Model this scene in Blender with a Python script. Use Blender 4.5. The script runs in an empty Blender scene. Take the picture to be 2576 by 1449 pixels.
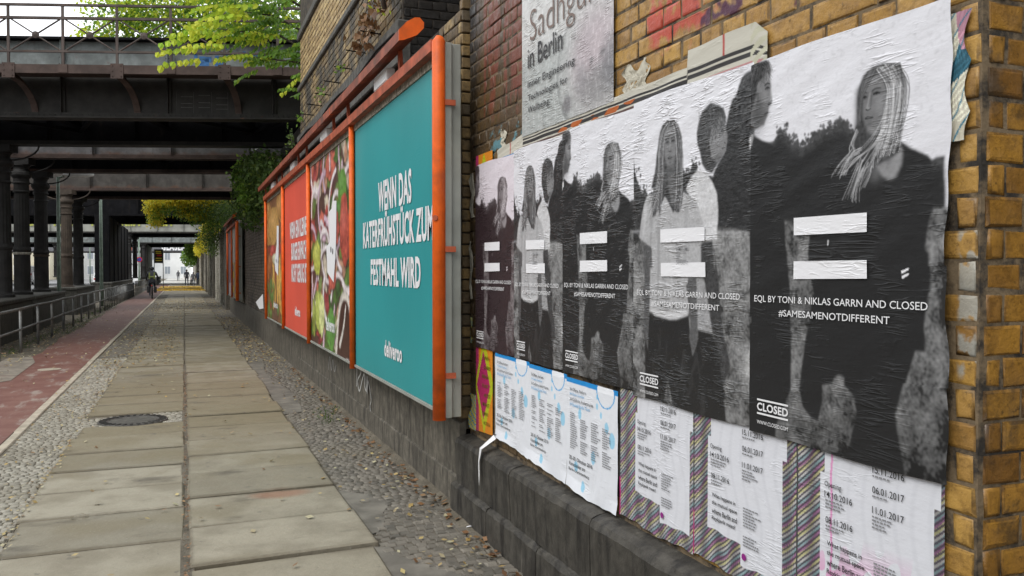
import bpy, bmesh, math, random
import numpy as np
from mathutils import Vector, Matrix, Quaternion
random.seed(7); np.random.seed(7)
R = math.radians
sc = bpy.context.scene
COL = sc.collection

# ---------------------------------------------------------------- camera
cam_d = bpy.data.cameras.new("camera"); cam = bpy.data.objects.new("camera", cam_d); COL.objects.link(cam)
cam.location = (0, 0, 1.6)
cam.rotation_euler = (R(90 - 1.146), 0, R(-21.45))
cam_d.sensor_width = 36; cam_d.lens = 36 * 2100 / 2576
cam_d.clip_start = 0.05; cam_d.clip_end = 2000
sc.camera = cam
# ---------------------------------------------------------------- sky, sun, exposure
w = bpy.data.worlds.new("World"); sc.world = w; w.use_nodes = True
nt = w.node_tree; nt.nodes.clear()
sky = nt.nodes.new('ShaderNodeTexSky'); sky.sky_type = 'NISHITA'; sky.sun_disc = False
sky.sun_elevation = R(48); sky.sun_rotation = R(-118); sky.air_density = 1.6; sky.dust_density = 5
hs = nt.nodes.new('ShaderNodeHueSaturation'); hs.inputs['Saturation'].default_value = 0.12; hs.inputs['Value'].default_value = 1.0
mx = nt.nodes.new('ShaderNodeMix'); mx.data_type = 'RGBA'; mx.inputs[0].default_value = 0.8
mx.inputs[7].default_value = (9.2, 9.5, 9.9, 1)       # an even cloud cover
bg = nt.nodes.new('ShaderNodeBackground'); bg.inputs['Strength'].default_value = 0.15
wo = nt.nodes.new('ShaderNodeOutputWorld')
nt.links.new(sky.outputs[0], hs.inputs['Color']); nt.links.new(hs.outputs[0], mx.inputs[6])
nt.links.new(mx.outputs[2], bg.inputs['Color']); nt.links.new(bg.outputs[0], wo.inputs['Surface'])
sun_d = bpy.data.lights.new("sun", 'SUN'); sun_d.energy = 0.9; sun_d.angle = R(25); sun_d.color = (1, .96, .9)
sun = bpy.data.objects.new("sun", sun_d); COL.objects.link(sun)
_el, _az = R(48), R(-118)   # azimuth from +Y towards +X
sdir = Vector((math.sin(_az) * math.cos(_el), math.cos(_az) * math.cos(_el), math.sin(_el)))
sun.rotation_euler = sdir.to_track_quat('Z', 'Y').to_euler(); sun.location = (-6, 2, 12)
sc.view_settings.view_transform = 'Standard'; sc.view_settings.look = 'None'
sc.view_settings.exposure = 0.5; sc.view_settings.gamma = 1
sc.cycles.max_bounces = 8; sc.cycles.diffuse_bounces = 4; sc.cycles.transparent_max_bounces = 8
sc.cycles.use_denoising = True; sc.cycles.volume_bounces = 0; sc.cycles.volume_max_steps = 64

# ---------------------------------------------------------------- node helpers
class Mt:
    def __init__(s, name, rough=.8, spec=.3, metal=0):
        s.m = bpy.data.materials.new(name); s.m.use_nodes = True; s.t = s.m.node_tree; s.t.nodes.clear()
        s.out = s.t.nodes.new('ShaderNodeOutputMaterial'); s.b = s.t.nodes.new('ShaderNodeBsdfPrincipled')
        s.t.links.new(s.b.outputs[0], s.out.inputs[0])
        s.b.inputs['Roughness'].default_value = rough; s.b.inputs['Metallic'].default_value = metal
        s.b.inputs['Specular IOR Level'].default_value = spec
        s._p = None
    def put(s, sock, v):
        if isinstance(v, bpy.types.NodeSocket): s.t.links.new(v, sock)
        elif isinstance(v, (tuple, list)):
            v = tuple(v)
            if sock.type == 'RGBA' and len(v) == 3: v = v + (1,)
            sock.default_value = v
        else:
            sock.default_value = v
    def pos(s):
        if s._p is None:
            g = s.t.nodes.new('ShaderNodeNewGeometry'); s._g = g; s._p = g.outputs['Position']
        return s._p
    def xyz(s):
        n = s.t.nodes.new('ShaderNodeSeparateXYZ'); s.put(n.inputs[0], s.pos()); return n.outputs
    def rnd(s):
        s.pos(); o = s.t.nodes.new('ShaderNodeObjectInfo')
        return s.math('FRACT', s.math('ADD', o.outputs['Random'], s._g.outputs['Random Per Island']))
    def vscale(s, v):
        n = s.t.nodes.new('ShaderNodeVectorMath'); n.operation = 'MULTIPLY'; s.put(n.inputs[0], s.pos()); n.inputs[1].default_value = v; return n.outputs[0]
    def noise(s, scale=5, detail=4, rough=.55, vec=None, dist=0, out=0):
        n = s.t.nodes.new('ShaderNodeTexNoise'); n.inputs['Scale'].default_value = scale; n.inputs['Detail'].default_value = detail
        n.inputs['Roughness'].default_value = rough; n.inputs['Distortion'].default_value = dist
        s.put(n.inputs['Vector'], s.pos() if vec is None else (s.vscale(vec) if isinstance(vec, tuple) else vec)); return n.outputs[out]
    def vor(s, scale=5, vec=None, feature='F1', out=0):
        n = s.t.nodes.new('ShaderNodeTexVoronoi'); n.feature = feature; n.inputs['Scale'].default_value = scale
        s.put(n.inputs['Vector'], s.pos() if vec is None else (s.vscale(vec) if isinstance(vec, tuple) else vec)); return n.outputs[out]
    def math(s, op, a, b=0.0, c=None):
        n = s.t.nodes.new('ShaderNodeMath'); n.operation = op; s.put(n.inputs[0], a); s.put(n.inputs[1], b)
        if c is not None: s.put(n.inputs[2], c)
        return n.outputs[0]
    def ss(s, v, lo, hi, a=0.0, b=1.0):
        n = s.t.nodes.new('ShaderNodeMapRange'); n.interpolation_type = 'SMOOTHSTEP'; s.put(n.inputs[0], v)
        for i, k in enumerate((lo, hi, a, b)): n.inputs[i + 1].default_value = k
        return n.outputs[0]
    def ramp(s, fac, stops, const=False):
        n = s.t.nodes.new('ShaderNodeValToRGB'); e = n.color_ramp.elements
        if const: n.color_ramp.interpolation = 'CONSTANT'
        while len(e) < len(stops): e.new(.5)
        for k, (p, c) in enumerate(stops):
            e[k].position = p; e[k].color = tuple(c) + (1,) if len(c) == 3 else c
        s.put(n.inputs[0], fac); return n.outputs[0]
    def mix(s, fac, a, b, mode='MIX'):
        n = s.t.nodes.new('ShaderNodeMix'); n.data_type = 'RGBA'; n.blend_type = mode
        s.put(n.inputs[0], fac); s.put(n.inputs[6], a); s.put(n.inputs[7], b); return n.outputs[2]
    def attr(s, name):
        n = s.t.nodes.new('ShaderNodeAttribute'); n.attribute_name = name; return n.outputs['Color']
    def bump(s, h, strength=.5, dist=.01, prev=None):
        n = s.t.nodes.new('ShaderNodeBump'); n.inputs['Strength'].default_value = strength; n.inputs['Distance'].default_value = dist
        s.put(n.inputs['Height'], h)
        if prev is not None: s.put(n.inputs['Normal'], prev)
        s.put(s.b.inputs['Normal'], n.outputs[0]); return n.outputs[0]
    def col(s, c): s.put(s.b.inputs['Base Color'], c); return s
    def rough(s, v): s.put(s.b.inputs['Roughness'], v); return s

def plain(name, c, rough=.7, metal=0, var=.25, scale=8, bump=.15, dirt=None, spec=.3):
    m = Mt(name, rough, spec, metal)
    n = m.noise(scale, 5)
    k = m.mix(m.ss(n, .3, .75), tuple(x * (1 - var) for x in c), tuple(min(1, x * (1 + var)) for x in c))
    if dirt: k = m.mix(m.ss(m.noise(scale * .35, 6, .65), .5, .75), k, dirt)
    m.col(k)
    if bump: m.bump(m.noise(scale * 6, 4), bump, .004)
    return m.m

# ---------------------------------------------------------------- mesh helpers
class MB:
    def __init__(s): s.v = []; s.f = []; s.mi = []; s.cur = 0
    def add(s, vs, fs):
        o = len(s.v); s.v += [tuple(p) for p in vs]; s.f += [tuple(i + o for i in f) for f in fs]; s.mi += [s.cur] * len(fs); return s
    def box(s, x0, x1, y0, y1, z0, z1):
        return s.add([(x0,y0,z0),(x1,y0,z0),(x1,y1,z0),(x0,y1,z0),(x0,y0,z1),(x1,y0,z1),(x1,y1,z1),(x0,y1,z1)],
                     [(0,3,2,1),(4,5,6,7),(0,1,5,4),(1,2,6,5),(2,3,7,6),(3,0,4,7)])
    def bbox(s, x0, x1, y0, y1, z0, z1, b=.01):
        bm = bmesh.new(); bmesh.ops.create_cube(bm, size=1)
        for v in bm.verts: v.co = ((x0+x1)/2 + v.co.x*(x1-x0), (y0+y1)/2 + v.co.y*(y1-y0), (z0+z1)/2 + v.co.z*(z1-z0))
        bmesh.ops.bevel(bm, geom=bm.edges[:], offset=b, segments=1, affect='EDGES')
        bm.verts.ensure_lookup_table()
        s.add([v.co[:] for v in bm.verts], [[v.index for v in f.verts] for f in bm.faces]); bm.free(); return s
    def obox(s, c, a, b, d):            # centre and three half-axis vectors
        c, a, b, d = map(Vector, (c, a, b, d))
        P = [c + i*a + j*b + k*d for k in (-1,1) for j in (-1,1) for i in (-1,1)]
        return s.add(P, [(0,2,3,1),(4,5,7,6),(0,1,5,4),(1,3,7,5),(3,2,6,7),(2,0,4,6)])
    def bar(s, p, q, w, h, up=(0,0,1)):
        p, q = Vector(p), Vector(q); d = q - p; u = Vector(up); x = d.cross(u)
        if x.length < 1e-6: x = d.cross(Vector((1,0,0)))
        x.normalize(); u = x.cross(d).normalized()
        return s.obox((p+q)/2, d/2, x*w/2, u*h/2)
    def tube(s, pts, r, n=8, cap=True):
        pts = [Vector(p) for p in pts]; rs = r if isinstance(r, (list, tuple)) else [r]*len(pts); V = []; F = []
        prev = None
        for i, p in enumerate(pts):
            d = (pts[min(i+1, len(pts)-1)] - pts[max(i-1, 0)]).normalized()
            if prev is None:
                x = d.cross(Vector((0,0,1)))
                if x.length < .01: x = d.cross(Vector((1,0,0)))
            else: x = prev - d*prev.dot(d)
            x.normalize(); prev = x; y = d.cross(x)
            V += [p + (x*math.cos(2*math.pi*k/n) + y*math.sin(2*math.pi*k/n))*rs[i] for k in range(n)]
        for i in range(len(pts)-1):
            for k in range(n):
                F.append((i*n+k, i*n+(k+1)%n, (i+1)*n+(k+1)%n, (i+1)*n+k))
        if cap: F += [tuple(range(n))[::-1], tuple(range((len(pts)-1)*n, len(pts)*n))]
        return s.add(V, F)
    def lathe(s, c, prof, n=20):
        V = []; F = []
        for r, z in prof: V += [(c[0]+r*math.cos(2*math.pi*k/n), c[1]+r*math.sin(2*math.pi*k/n), c[2]+z) for k in range(n)]
        for i in range(len(prof)-1):
            for k in range(n): F.append((i*n+k, i*n+(k+1)%n, (i+1)*n+(k+1)%n, (i+1)*n+k))
        F += [tuple(range(n))[::-1], tuple(range((len(prof)-1)*n, len(prof)*n))]
        return s.add(V, F)
    def prism(s, poly, fn, d0, d1):      # poly in 2D, fn(a,b,d)->point
        n = len(poly)
        V = [fn(a, b, d0) for a, b in poly] + [fn(a, b, d1) for a, b in poly]
        F = [tuple(range(n))[::-1], tuple(range(n, 2*n))] + [(i, (i+1)%n, n+(i+1)%n, n+i) for i in range(n)]
        return s.add(V, F)
ORG = {}
def setmesh(me, mats, smooth=False):
    for m in (mats if isinstance(mats, (list, tuple)) else [mats]): me.materials.append(m)
    if smooth: me.polygons.foreach_set('use_smooth', [True]*len(me.polygons))
def tag(o, label=None, cat=None, group=None, kind=None):
    if label: o['label'] = label
    if cat: o['category'] = cat
    if group: o['group'] = group
    if kind: o['kind'] = kind
    return o
def thing(name, loc, label, cat, group=None, kind=None):
    o = bpy.data.objects.new(name, None); COL.objects.link(o); o.location = loc; ORG[o] = Vector(loc); o.empty_display_size = .1
    return tag(o, label, cat, group, kind)
def mesh_obj(name, me, parent=None, loc=None):
    o = bpy.data.objects.new(name, me); COL.objects.link(o)
    wl = Vector(loc) if loc is not None else Vector((0,0,0))
    if parent is not None:
        o.parent = parent; o.location = wl - ORG[parent]
    else: o.location = wl
    ORG[o] = wl
    return o
def part(name, mb, mats, parent=None, smooth=False, origin=None, **kw):
    """mb in world coordinates; the object's origin sits at the parent's base (or at origin)."""
    me = bpy.data.meshes.new(name)
    o0 = Vector(origin) if origin is not None else (ORG[parent] if parent is not None else Vector((0,0,0)))
    if isinstance(mb, MB):
        V = [(p[0]-o0.x, p[1]-o0.y, p[2]-o0.z) for p in mb.v]
        me.from_pydata(V, [], mb.f)
        setmesh(me, mats, smooth)
        if any(mb.mi): me.polygons.foreach_set('material_index', mb.mi)
    else:
        V, F = mb; V = np.asarray(V, dtype=np.float32) - np.array(o0[:], dtype=np.float32)
        F = np.asarray(F, dtype=np.int32); k = F.shape[1]
        me.vertices.add(len(V)); me.vertices.foreach_set('co', V.ravel())
        me.loops.add(F.size); me.loops.foreach_set('vertex_index', F.ravel())
        me.polygons.add(len(F)); me.polygons.foreach_set('loop_start', np.arange(0, F.size, k, dtype=np.int32))
        me.polygons.foreach_set('loop_total', np.full(len(F), k, dtype=np.int32))
        me.update(calc_edges=True); setmesh(me, mats, smooth)
    me.update()
    return tag(mesh_obj(name, me, parent, o0), **kw)
def struct(name, mb, mats, **kw): return part(name, mb, mats, None, kind='structure', **kw)
CAMP = Vector((0, 0, 1.6))
# bridge frame: e runs along the skewed bridges, n across them
BE = Vector((math.sin(R(108.65)), math.cos(R(108.65)), 0)); BN = Vector((math.sin(R(18.65)), math.cos(R(18.65)), 0))
def bw(s, q, z): return BE*s + BN*q + Vector((0, 0, z))
def s_at(X, q):
    Y = (q - BN.x*X)/BN.y; return BE.x*X + BE.y*Y
def y_at(X, q): return (q - BN.x*X)/BN.y
# ---------------------------------------------------------------- materials
def brick_mat(name, pal, soot=(.03,.028,.025), soot_lo=.55, soot_hi=.8, special=None, rough=.45):
    m = Mt(name, rough, .4)
    r = m.rnd()
    c = m.ramp(r, [(0, pal[0]), (.3, pal[1]), (.62, pal[2]), (.85, pal[3]), (1, pal[0])])
    c = m.mix(m.ss(m.noise(55, 5, .7), .56, .72), c, tuple(x*.35 for x in pal[2]))
    c = m.mix(m.ss(m.noise(11, 4), .35, .8, 0, .6), c, pal[3])
    c = m.mix(m.ss(m.noise(27, 6, .72), .45, .7, 0, .6), c, tuple(x*.5 for x in pal[3]))
    c = m.mix(m.ss(m.noise(16, 5, .7, vec=(2, 2, .5)), .6, .75, 0, .5), c, tuple(x*1.25+.02 for x in pal[1]))
    ed = m.attr('edge'); c = m.mix(m.math('MULTIPLY', m.ss(ed, .35, 1.0), m.ss(m.noise(13, 4, .7), .35, .7, .0, .8)), c, tuple(x*.2+.008 for x in pal[3]))
    if special: c = special(m, c)
    sn = m.noise(2.1, 7, .68)
    c = m.mix(m.ss(sn, soot_lo, soot_hi, 0, .93), c, soot)
    m.col(c); m.rough(m.ss(m.noise(20, 3), .3, .7, rough - .1, rough + .25))
    b = m.bump(m.noise(30, 5, .6), .5, .008); m.bump(m.noise(140, 3), .35, .003, b)
    return m.m
def region(m, y0, y1, z0, z1, soft=.08):
    X, Y, Z = m.xyz()
    wob = m.math('MULTIPLY', m.math('SUBTRACT', m.noise(7, 4), .5), .35)
    Y2 = m.math('ADD', Y, wob); Z2 = m.math('ADD', Z, wob)
    a = m.math('MULTIPLY', m.ss(Y2, y0-soft, y0+soft), m.ss(Y2, y1-soft, y1+soft, 1, 0))
    b = m.math('MULTIPLY', m.ss(Z2, z0-soft, z0+soft), m.ss(Z2, z1-soft, z1+soft, 1, 0))
    return m.math('MULTIPLY', a, b)
def poster_wall_paint(m, c):
    X, Y, Z = m.xyz()
    # sooty brown stretch towards the far corner
    dk = m.math('MULTIPLY', m.ss(Y, 2.9, 4.5), m.ss(m.noise(2.5, 6, .6), .2, .6, .6, .95))
    c = m.mix(dk, c, (.055, .038, .022))
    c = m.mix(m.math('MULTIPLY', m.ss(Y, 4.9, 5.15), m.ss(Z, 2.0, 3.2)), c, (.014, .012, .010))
    # red spray paint running down in drips near the far corner
    dr = m.ss(m.noise(6, 4, .6, vec=(1, 1.6, .22)), .47, .55)
    c = m.mix(m.math('MULTIPLY', m.math('MULTIPLY', region(m, 4.05, 5.0, 2.55, 4.2), dr), .6), c, (.20, .045, .03))
    # red and purple graffiti high on the wall
    c = m.mix(m.math('MULTIPLY', region(m, 2.52, 2.95, 2.5, 3.0, .03), m.ss(m.noise(8, 3), .4, .5)), c, (.42, .07, .04))
    c = m.mix(m.math('MULTIPLY', region(m, 1.85, 2.62, 2.47, 3.4, .02), m.ss(m.noise(5, 3), .42, .48)), c, (.075, .02, .045))
    c = m.mix(m.math('MULTIPLY', m.math('MULTIPLY', m.ss(Y, 1.50, 1.485), m.math('MULTIPLY', m.ss(Z, 1.33, 1.36), m.ss(Z, 1.68, 1.72, 1, 0))), m.ss(m.noise(16, 3), .4, .5, 0, .8)), c, (.33, .34, .31))
    c = m.mix(m.math('MULTIPLY', region(m, 3.55, 4.9, 2.28, 2.42, .02), m.ss(m.noise(9, 3), .5, .56)), c, (.1, .22, .25))
    return c
OCHRE = [(.35,.190,.036), (.45,.265,.064), (.40,.230,.060), (.24,.125,.030)]
M_BRICK_P = brick_mat('glazed_ochre_brick', OCHRE, soot_lo=.6, soot_hi=.85, special=poster_wall_paint, rough=.42)
def gable_paint(m, c):
    return m.mix(m.ss(m.noise(4, 6, .7), .55, .68, 0, .75), c, (.05, .035, .02))
M_BRICK_G = brick_mat('wet_ochre_brick', [(.31,.155,.024), (.37,.19,.030), (.27,.135,.022), (.18,.085,.018)], soot_lo=.50, soot_hi=.78, special=gable_paint, rough=.35)
M_BRICK_D = brick_mat('sooty_yellow_brick', [(.30,.2,.08), (.42,.31,.15), (.2,.13,.055), (.12,.085,.045)], soot_lo=.36, soot_hi=.60, rough=.6)
M_BRICK_C = brick_mat('grimy_corner_brick', [(.22,.14,.05), (.28,.18,.065), (.17,.11,.045), (.10,.075,.045)], soot_lo=.5, soot_hi=.7, rough=.55)
M_BRICK_T = brick_mat('clean_yellow_brick', [(.42,.29,.12), (.5,.37,.18), (.33,.22,.09), (.25,.17,.08)], soot_lo=.52, soot_hi=.75, rough=.6)
M_BRICK_F = brick_mat('grimy_brown_brick', [(.15,.125,.10), (.19,.155,.12), (.13,.11,.09), (.11,.085,.065)], soot_lo=.48, soot_hi=.72, rough=.7)
M_BRICK_K = brick_mat('shade_black_recess_brick', [(.02,.017,.014), (.03,.024,.018), (.015,.013,.011), (.012,.011,.01)], rough=.85)  # near-black brick: the shade of the recess is put into its colour
def mortar(name, c=(.20,.16,.11)):
    m = Mt(name, .9); m.col(m.mix(m.ss(m.noise(9, 6, .7), .42, .62), c, (.03,.026,.022))); m.bump(m.noise(60, 5), .6, .006); return m.m
M_MORTAR = mortar('weathered_mortar', (.17,.125,.075)); M_MORTAR_D = mortar('sooty_mortar', (.075,.06,.045))
def stone(name, c, streak=(.04,.038,.034), amt=.8, rough=.75):
    m = Mt(name, rough)
    k = m.mix(m.ss(m.noise(14, 6, .65), .3, .75), tuple(x*.65 for x in c), tuple(x*1.25 for x in c))
    st = m.ss(m.noise(5, 5, .65, vec=(2, 2.4, .35)), .42, .7, 0, amt)
    k = m.mix(st, k, streak)
    k = m.mix(m.ss(m.noise(7, 5, .6, vec=(2.5, 3, .3)), .62, .74, 0, .5), k, tuple(min(1, x*2.4) for x in c))
    m.col(k); b = m.bump(m.noise(18, 6, .65), .6, .012); m.bump(m.noise(120, 3), .3, .003, b); return m.m
M_PLINTH = stone('black_grimy_stone', (.062,.057,.048), (.014,.013,.012), .9, .6)
M_PLINTH_B = stone('grey_streaked_concrete', (.135,.122,.098), (.035,.032,.027), .9)
M_BAND = stone('dark_weathered_sandstone', (.10,.095,.085), (.035,.033,.03), .8)
M_CONC = stone('mossy_concrete', (.085,.082,.07), (.028,.027,.024), .8)
M_PLASTER = stone('pale_stained_plaster', (.42,.40,.34), (.12,.11,.09), .6)
def slab_mat():
    m = Mt('worn_granite_slab', .6)
    X, Y, Z = m.xyz(); r = m.rnd()
    c = m.ramp(r, [(0, (.235,.211,.155)), (.35, (.298,.270,.205)), (.7, (.255,.232,.172)), (1, (.20,.180,.132))])
    c = m.mix(m.ss(m.noise(260, 2, .5), .52, .66, 0, .35), c, (.10,.095,.08))
    c = m.mix(m.ss(m.noise(2.4, 6, .6), .38, .66, 0, .7), c, (.165,.145,.105))
    # brown algae film between the gratings, in a band of its own
    br = m.math('MULTIPLY', m.ss(Y, 7.6, 9.2), m.ss(Y, 12.2, 13.6, 1, 0))
    br2 = m.math('MULTIPLY', m.ss(Y, 6.0, 7.5), m.ss(m.noise(1.6, 4), .45, .62))
    c = m.mix(m.math('MULTIPLY', m.math('MAXIMUM', br, m.math('MULTIPLY', br2, .8)), .62), c, (.15,.125,.07))
    c = m.mix(m.ss(Y, 16, 24, 0, .35), c, (.17,.15,.11))
    # dark spill stains
    c = m.mix(m.ss(m.noise(1.35, 5, .6, vec=(1, 1.7, 1)), .58, .70, 0, .7), c, (.08,.07,.052))
    c = m.mix(m.ss(m.noise(.55, 3, .5, vec=(1, 1.5, 1)), .5, .62, 0, .5), c, (.17,.145,.09))
    c = m.mix(m.ss(m.noise(9, 4, .6), .66, .72, 0, .6), c, (.09,.082,.068))
    d = m.math('ADD', m.math('POWER', m.math('MULTIPLY', m.math('SUBTRACT', X, .62), 4.2), 2), m.math('POWER', m.math('MULTIPLY', m.math('SUBTRACT', Y, 6.05), 7), 2))
    c = m.mix(m.ss(d, .1, 1.2, .6, 0), c, (.22,.09,.045))
    tc = m.t.nodes.new('ShaderNodeTexCoord'); sp_ = m.t.nodes.new('ShaderNodeSeparateXYZ'); m.put(sp_.inputs[0], tc.outputs['Generated'])
    def edge(o): return m.math('SUBTRACT', .5, m.math('ABSOLUTE', m.math('SUBTRACT', o, .5)))
    ex, ey = edge(sp_.outputs[0]), edge(sp_.outputs[1]); e_ = m.math('MINIMUM', m.math('MULTIPLY', ex, 2), m.math('MULTIPLY', ey, .8))
    e_ = m.math('ADD', e_, m.math('MULTIPLY', m.math('SUBTRACT', m.noise(11, 5, .7), .5), .09))
    c = m.mix(m.ss(e_, .0, .075, .8, 0), c, (.105,.088,.06)); c = m.mix(m.ss(m.noise(48, 5, .75), .6, .74, 0, .55), c, (.09,.08,.06)); c = m.mix(m.ss(m.noise(75, 3, .6), .66, .74, 0, .5), c, (.42,.41,.37))
    m.col(c); b = m.bump(m.noise(28, 5, .6), .5, .008); m.bump(m.noise(220, 3), .3, .002, b)
    m.rough(m.ss(m.noise(2.4, 4), .3, .7, .5, .8)); return m.m
M_SLAB = slab_mat()
def cobble_mat(name, pal, rough=.6):
    m = Mt(name, rough); r = m.rnd()
    c = m.ramp(r, [(0, pal[0]), (.33, pal[1]), (.66, pal[2]), (1, pal[3])])
    c = m.mix(m.ss(m.noise(1.2, 5), .45, .7, 0, .5), c, (.16,.14,.10))
    c = m.mix(m.ss(m.noise(200, 2), .5, .66, 0, .3), c, (.05,.048,.042))
    m.col(c); m.bump(m.noise(90, 4), .5, .004); return m.m
M_COB_L = cobble_mat('pale_mosaic_stone', [(.25,.232,.19), (.33,.31,.255), (.19,.175,.14), (.28,.26,.21)])
M_COB_R = cobble_mat('dark_mosaic_stone', [(.125,.113,.092), (.17,.152,.125), (.095,.087,.072), (.20,.18,.148)])
def ground_mat():
    m = Mt('sandy_dirt', .95); c = m.mix(m.ss(m.noise(3, 7, .7), .35, .7), (.09,.078,.058), (.165,.145,.11))
    c = m.mix(m.ss(m.noise(40, 5, .7), .5, .7, 0, .6), c, (.055,.048,.038))
    m.col(c); m.bump(m.noise(25, 6, .7), .8, .02); return m.m
M_DIRT = ground_mat()
def far_cob():
    m = Mt('distant_mosaic_paving', .85)
    v = m.vor(17); c = m.mix(m.ss(v, .2, .6), (.24,.225,.19), (.10,.09,.075))
    c = m.mix(m.ss(m.noise(1.2, 5), .4, .7, 0, .7), c, (.15,.125,.08)); m.col(c); m.bump(m.math('SUBTRACT', 1, v), .6, .01); return m.m
M_FARCOB = far_cob()
def red_mat():
    m = Mt('worn_red_cycle_paving', .7); X, Y, Z = m.xyz()
    c = m.mix(m.ss(m.noise(3, 6, .65), .35, .7), (.135,.060,.047), (.175,.090,.070))
    c = m.mix(m.ss(m.noise(4, 6, .7, vec=(1.2, .35, 1)), .52, .68, 0, .8), c, (.27,.235,.20))
    c = m.mix(m.ss(m.noise(1.1, 5), .55, .75, 0, .6), c, (.10,.05,.045))
    c = m.mix(m.ss(Y, 18, 30, 0, .6), c, (.13,.085,.075))
    m.col(c); m.bump(m.noise(70, 4), .4, .004); return m.m
M_RED = red_mat()
M_KERB = plain('cream_kerb_stone', (.36,.32,.25), .7, var=.2, scale=6, dirt=(.2,.18,.13))
M_ASPH = plain('worn_grey_asphalt', (.15,.138,.115), .85, var=.3, scale=5, dirt=(.08,.075,.065), bump=.4)
M_PALE = plain('painted_bright_paving', (.42,.41,.38), .85, var=.12, scale=1)  # brightness of the far end put into the paving colour
M_ASPH2 = plain('pale_worn_concrete', (.21,.185,.15), .85, var=.3, scale=4, dirt=(.14,.09,.07), bump=.4)
M_ROAD = plain('street_asphalt', (.22,.22,.22), .8, var=.2, scale=1.2)
def steel(name, c, rust=.5, rough=.6, rustc=(.12,.045,.02), spec=.2, low=False):
    m = Mt(name, rough, spec)
    k = m.mix(m.ss(m.noise(3, 6, .65), .35, .7), tuple(x*.7 for x in c), tuple(x*1.25 for x in c))
    k = m.mix(m.ss(m.noise(2.2, 7, .7), .75-rust*.4, .92-rust*.4, 0, .85), k, rustc)
    k = m.mix(m.ss(m.noise(5, 5, .7, vec=(1, 1, .2)), .55, .75, 0, .5), k, (.03,.025,.02))
    if low:
        Z = m.math('ADD', m.xyz()[2], m.math('MULTIPLY', m.math('SUBTRACT', m.noise(2.2, 5, .7), .5), .5)); k = m.mix(m.ss(Z, 4.78, 4.98, .75, 0), k, (.12,.055,.03))
    m.col(k); m.bump(m.noise(45, 4), .3, .004); return m.m
M_STEEL = steel('dark_riveted_steel', (.030,.028,.025), .3)
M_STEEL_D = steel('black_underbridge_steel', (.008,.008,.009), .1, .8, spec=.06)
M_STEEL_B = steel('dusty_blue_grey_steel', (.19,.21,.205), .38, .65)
M_STEEL_M = steel('faded_mauve_steel', (.125,.122,.125), .15, .65, low=True)
M_STEEL_N = steel('dull_brown_steel', (.062,.056,.050), .2, .65, low=True)
M_STEEL_R = steel('rust_brown_steel', (.065,.045,.038), .45, .7, (.085,.042,.028))
M_RAILING = steel('rusty_iron_rail', (.07,.055,.048), .5, .7, (.10,.045,.025))
M_IRON = steel('dark_cast_iron', (.026,.025,.024), .25, .6)
M_IRON_R = steel('rusty_cast_iron', (.072,.056,.043), .3, .6, (.10,.05,.03))
M_GALV = plain('dull_galvanised_tube', (.19,.195,.19), .55, .25, var=.3, scale=6, dirt=(.16,.13,.1))
M_ORANGE = plain('orange_enamel', (.74,.12,.012), .5, var=.14, scale=9, dirt=(.42,.08,.02), bump=.15, spec=.3)
M_ORANGE_D = plain('faded_orange_enamel', (.36,.082,.036), .62, var=.35, scale=7, dirt=(.13,.055,.035), bump=.3)
M_HOOD = plain('brown_orange_hood', (.23,.062,.034), .6, var=.4, scale=6, dirt=(.10,.05,.035), bump=.3)  # darker and browner than the orange posts
M_BOARD = plain('grey_painted_board', (.27,.28,.25), .6, var=.12, scale=4, dirt=(.2,.2,.17), bump=.2)
M_BOARD_D = plain('old_paste_edge', (.30,.27,.21), .8, var=.5, scale=25, dirt=(.07,.05,.035), bump=.5)
M_WHITE = plain('white_enamel', (.8,.8,.79), .5, var=.05, bump=0)
M_GREENP = plain('grey_green_pole_paint', (.16,.21,.165), .6, var=.25, scale=7)
def wrinkly(name, rough=.40, s1=1.0, base=None, spec=.15, amt=1.0):
    m = Mt(name, rough, spec); m.col(m.attr('Col') if base is None else base)
    n1 = m.noise(5.5, 2, .5, vec=(1, 1.05, 9), dist=.8)
    r1 = m.math('POWER', m.math('SUBTRACT', 1.0, m.math('ABSOLUTE', m.math('MULTIPLY', m.math('SUBTRACT', n1, .5), 7))), 3)
    r1 = m.math('MAXIMUM', r1, 0.0)
    msk = m.ss(m.noise(6, 4, .6), .46, .68)
    n2 = m.noise(14, 3, .6, vec=(1, 1.6, 4))
    h = m.math('ADD', m.math('MULTIPLY', r1, m.math('MULTIPLY', msk, 1.25)), m.math('MULTIPLY', n2, .35*s1))
    b = m.bump(h, .55*amt, .0075); m.bump(m.noise(26, 3, .5, vec=(1,1,2.2)), .16*amt, .006, b)
    return m.m
M_POSTER = wrinkly('glossy_pasted_print', amt=.7)
M_POSTER2 = wrinkly('wet_crinkled_print', .34, spec=.3, amt=1.15)
M_PAPER = wrinkly('pasted_paper_print', .55, 1.2, spec=.2, amt=.55)
def solid(name, c, rough=.5):
    m = Mt(name, rough); m.col(c); return m.m
M_WINK = wrinkly('white_poster_ink', .42, 1, (.74,.74,.76), amt=.6)
M_INK = solid('black_ink', (.02,.02,.022)); M_INKG = solid('grey_ink', (.22,.22,.23)); M_INKB = solid('blue_ink', (.05,.33,.62)); M_INKL = solid('pale_blue_ink', (.30,.58,.75))
M_INKW = solid('white_ink', (.72,.72,.73)); M_INKP = solid('purple_ink', (.25,.02,.2)); M_INKR = solid('brown_ink', (.16,.11,.09)); M_CHALK = solid('white_spray_paint', (.5,.5,.48), .8)
M_CHALK2 = solid('grey_spray_paint', (.30,.30,.29), .8)
M_INKO = solid('olive_print_ink', (.13,.10,.01)); M_INKM = solid('dark_magenta_ink', (.22,.015,.08))
M_PRINT = wrinkly('smooth_billboard_print', .5, .3, spec=.3, amt=.15)
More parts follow.
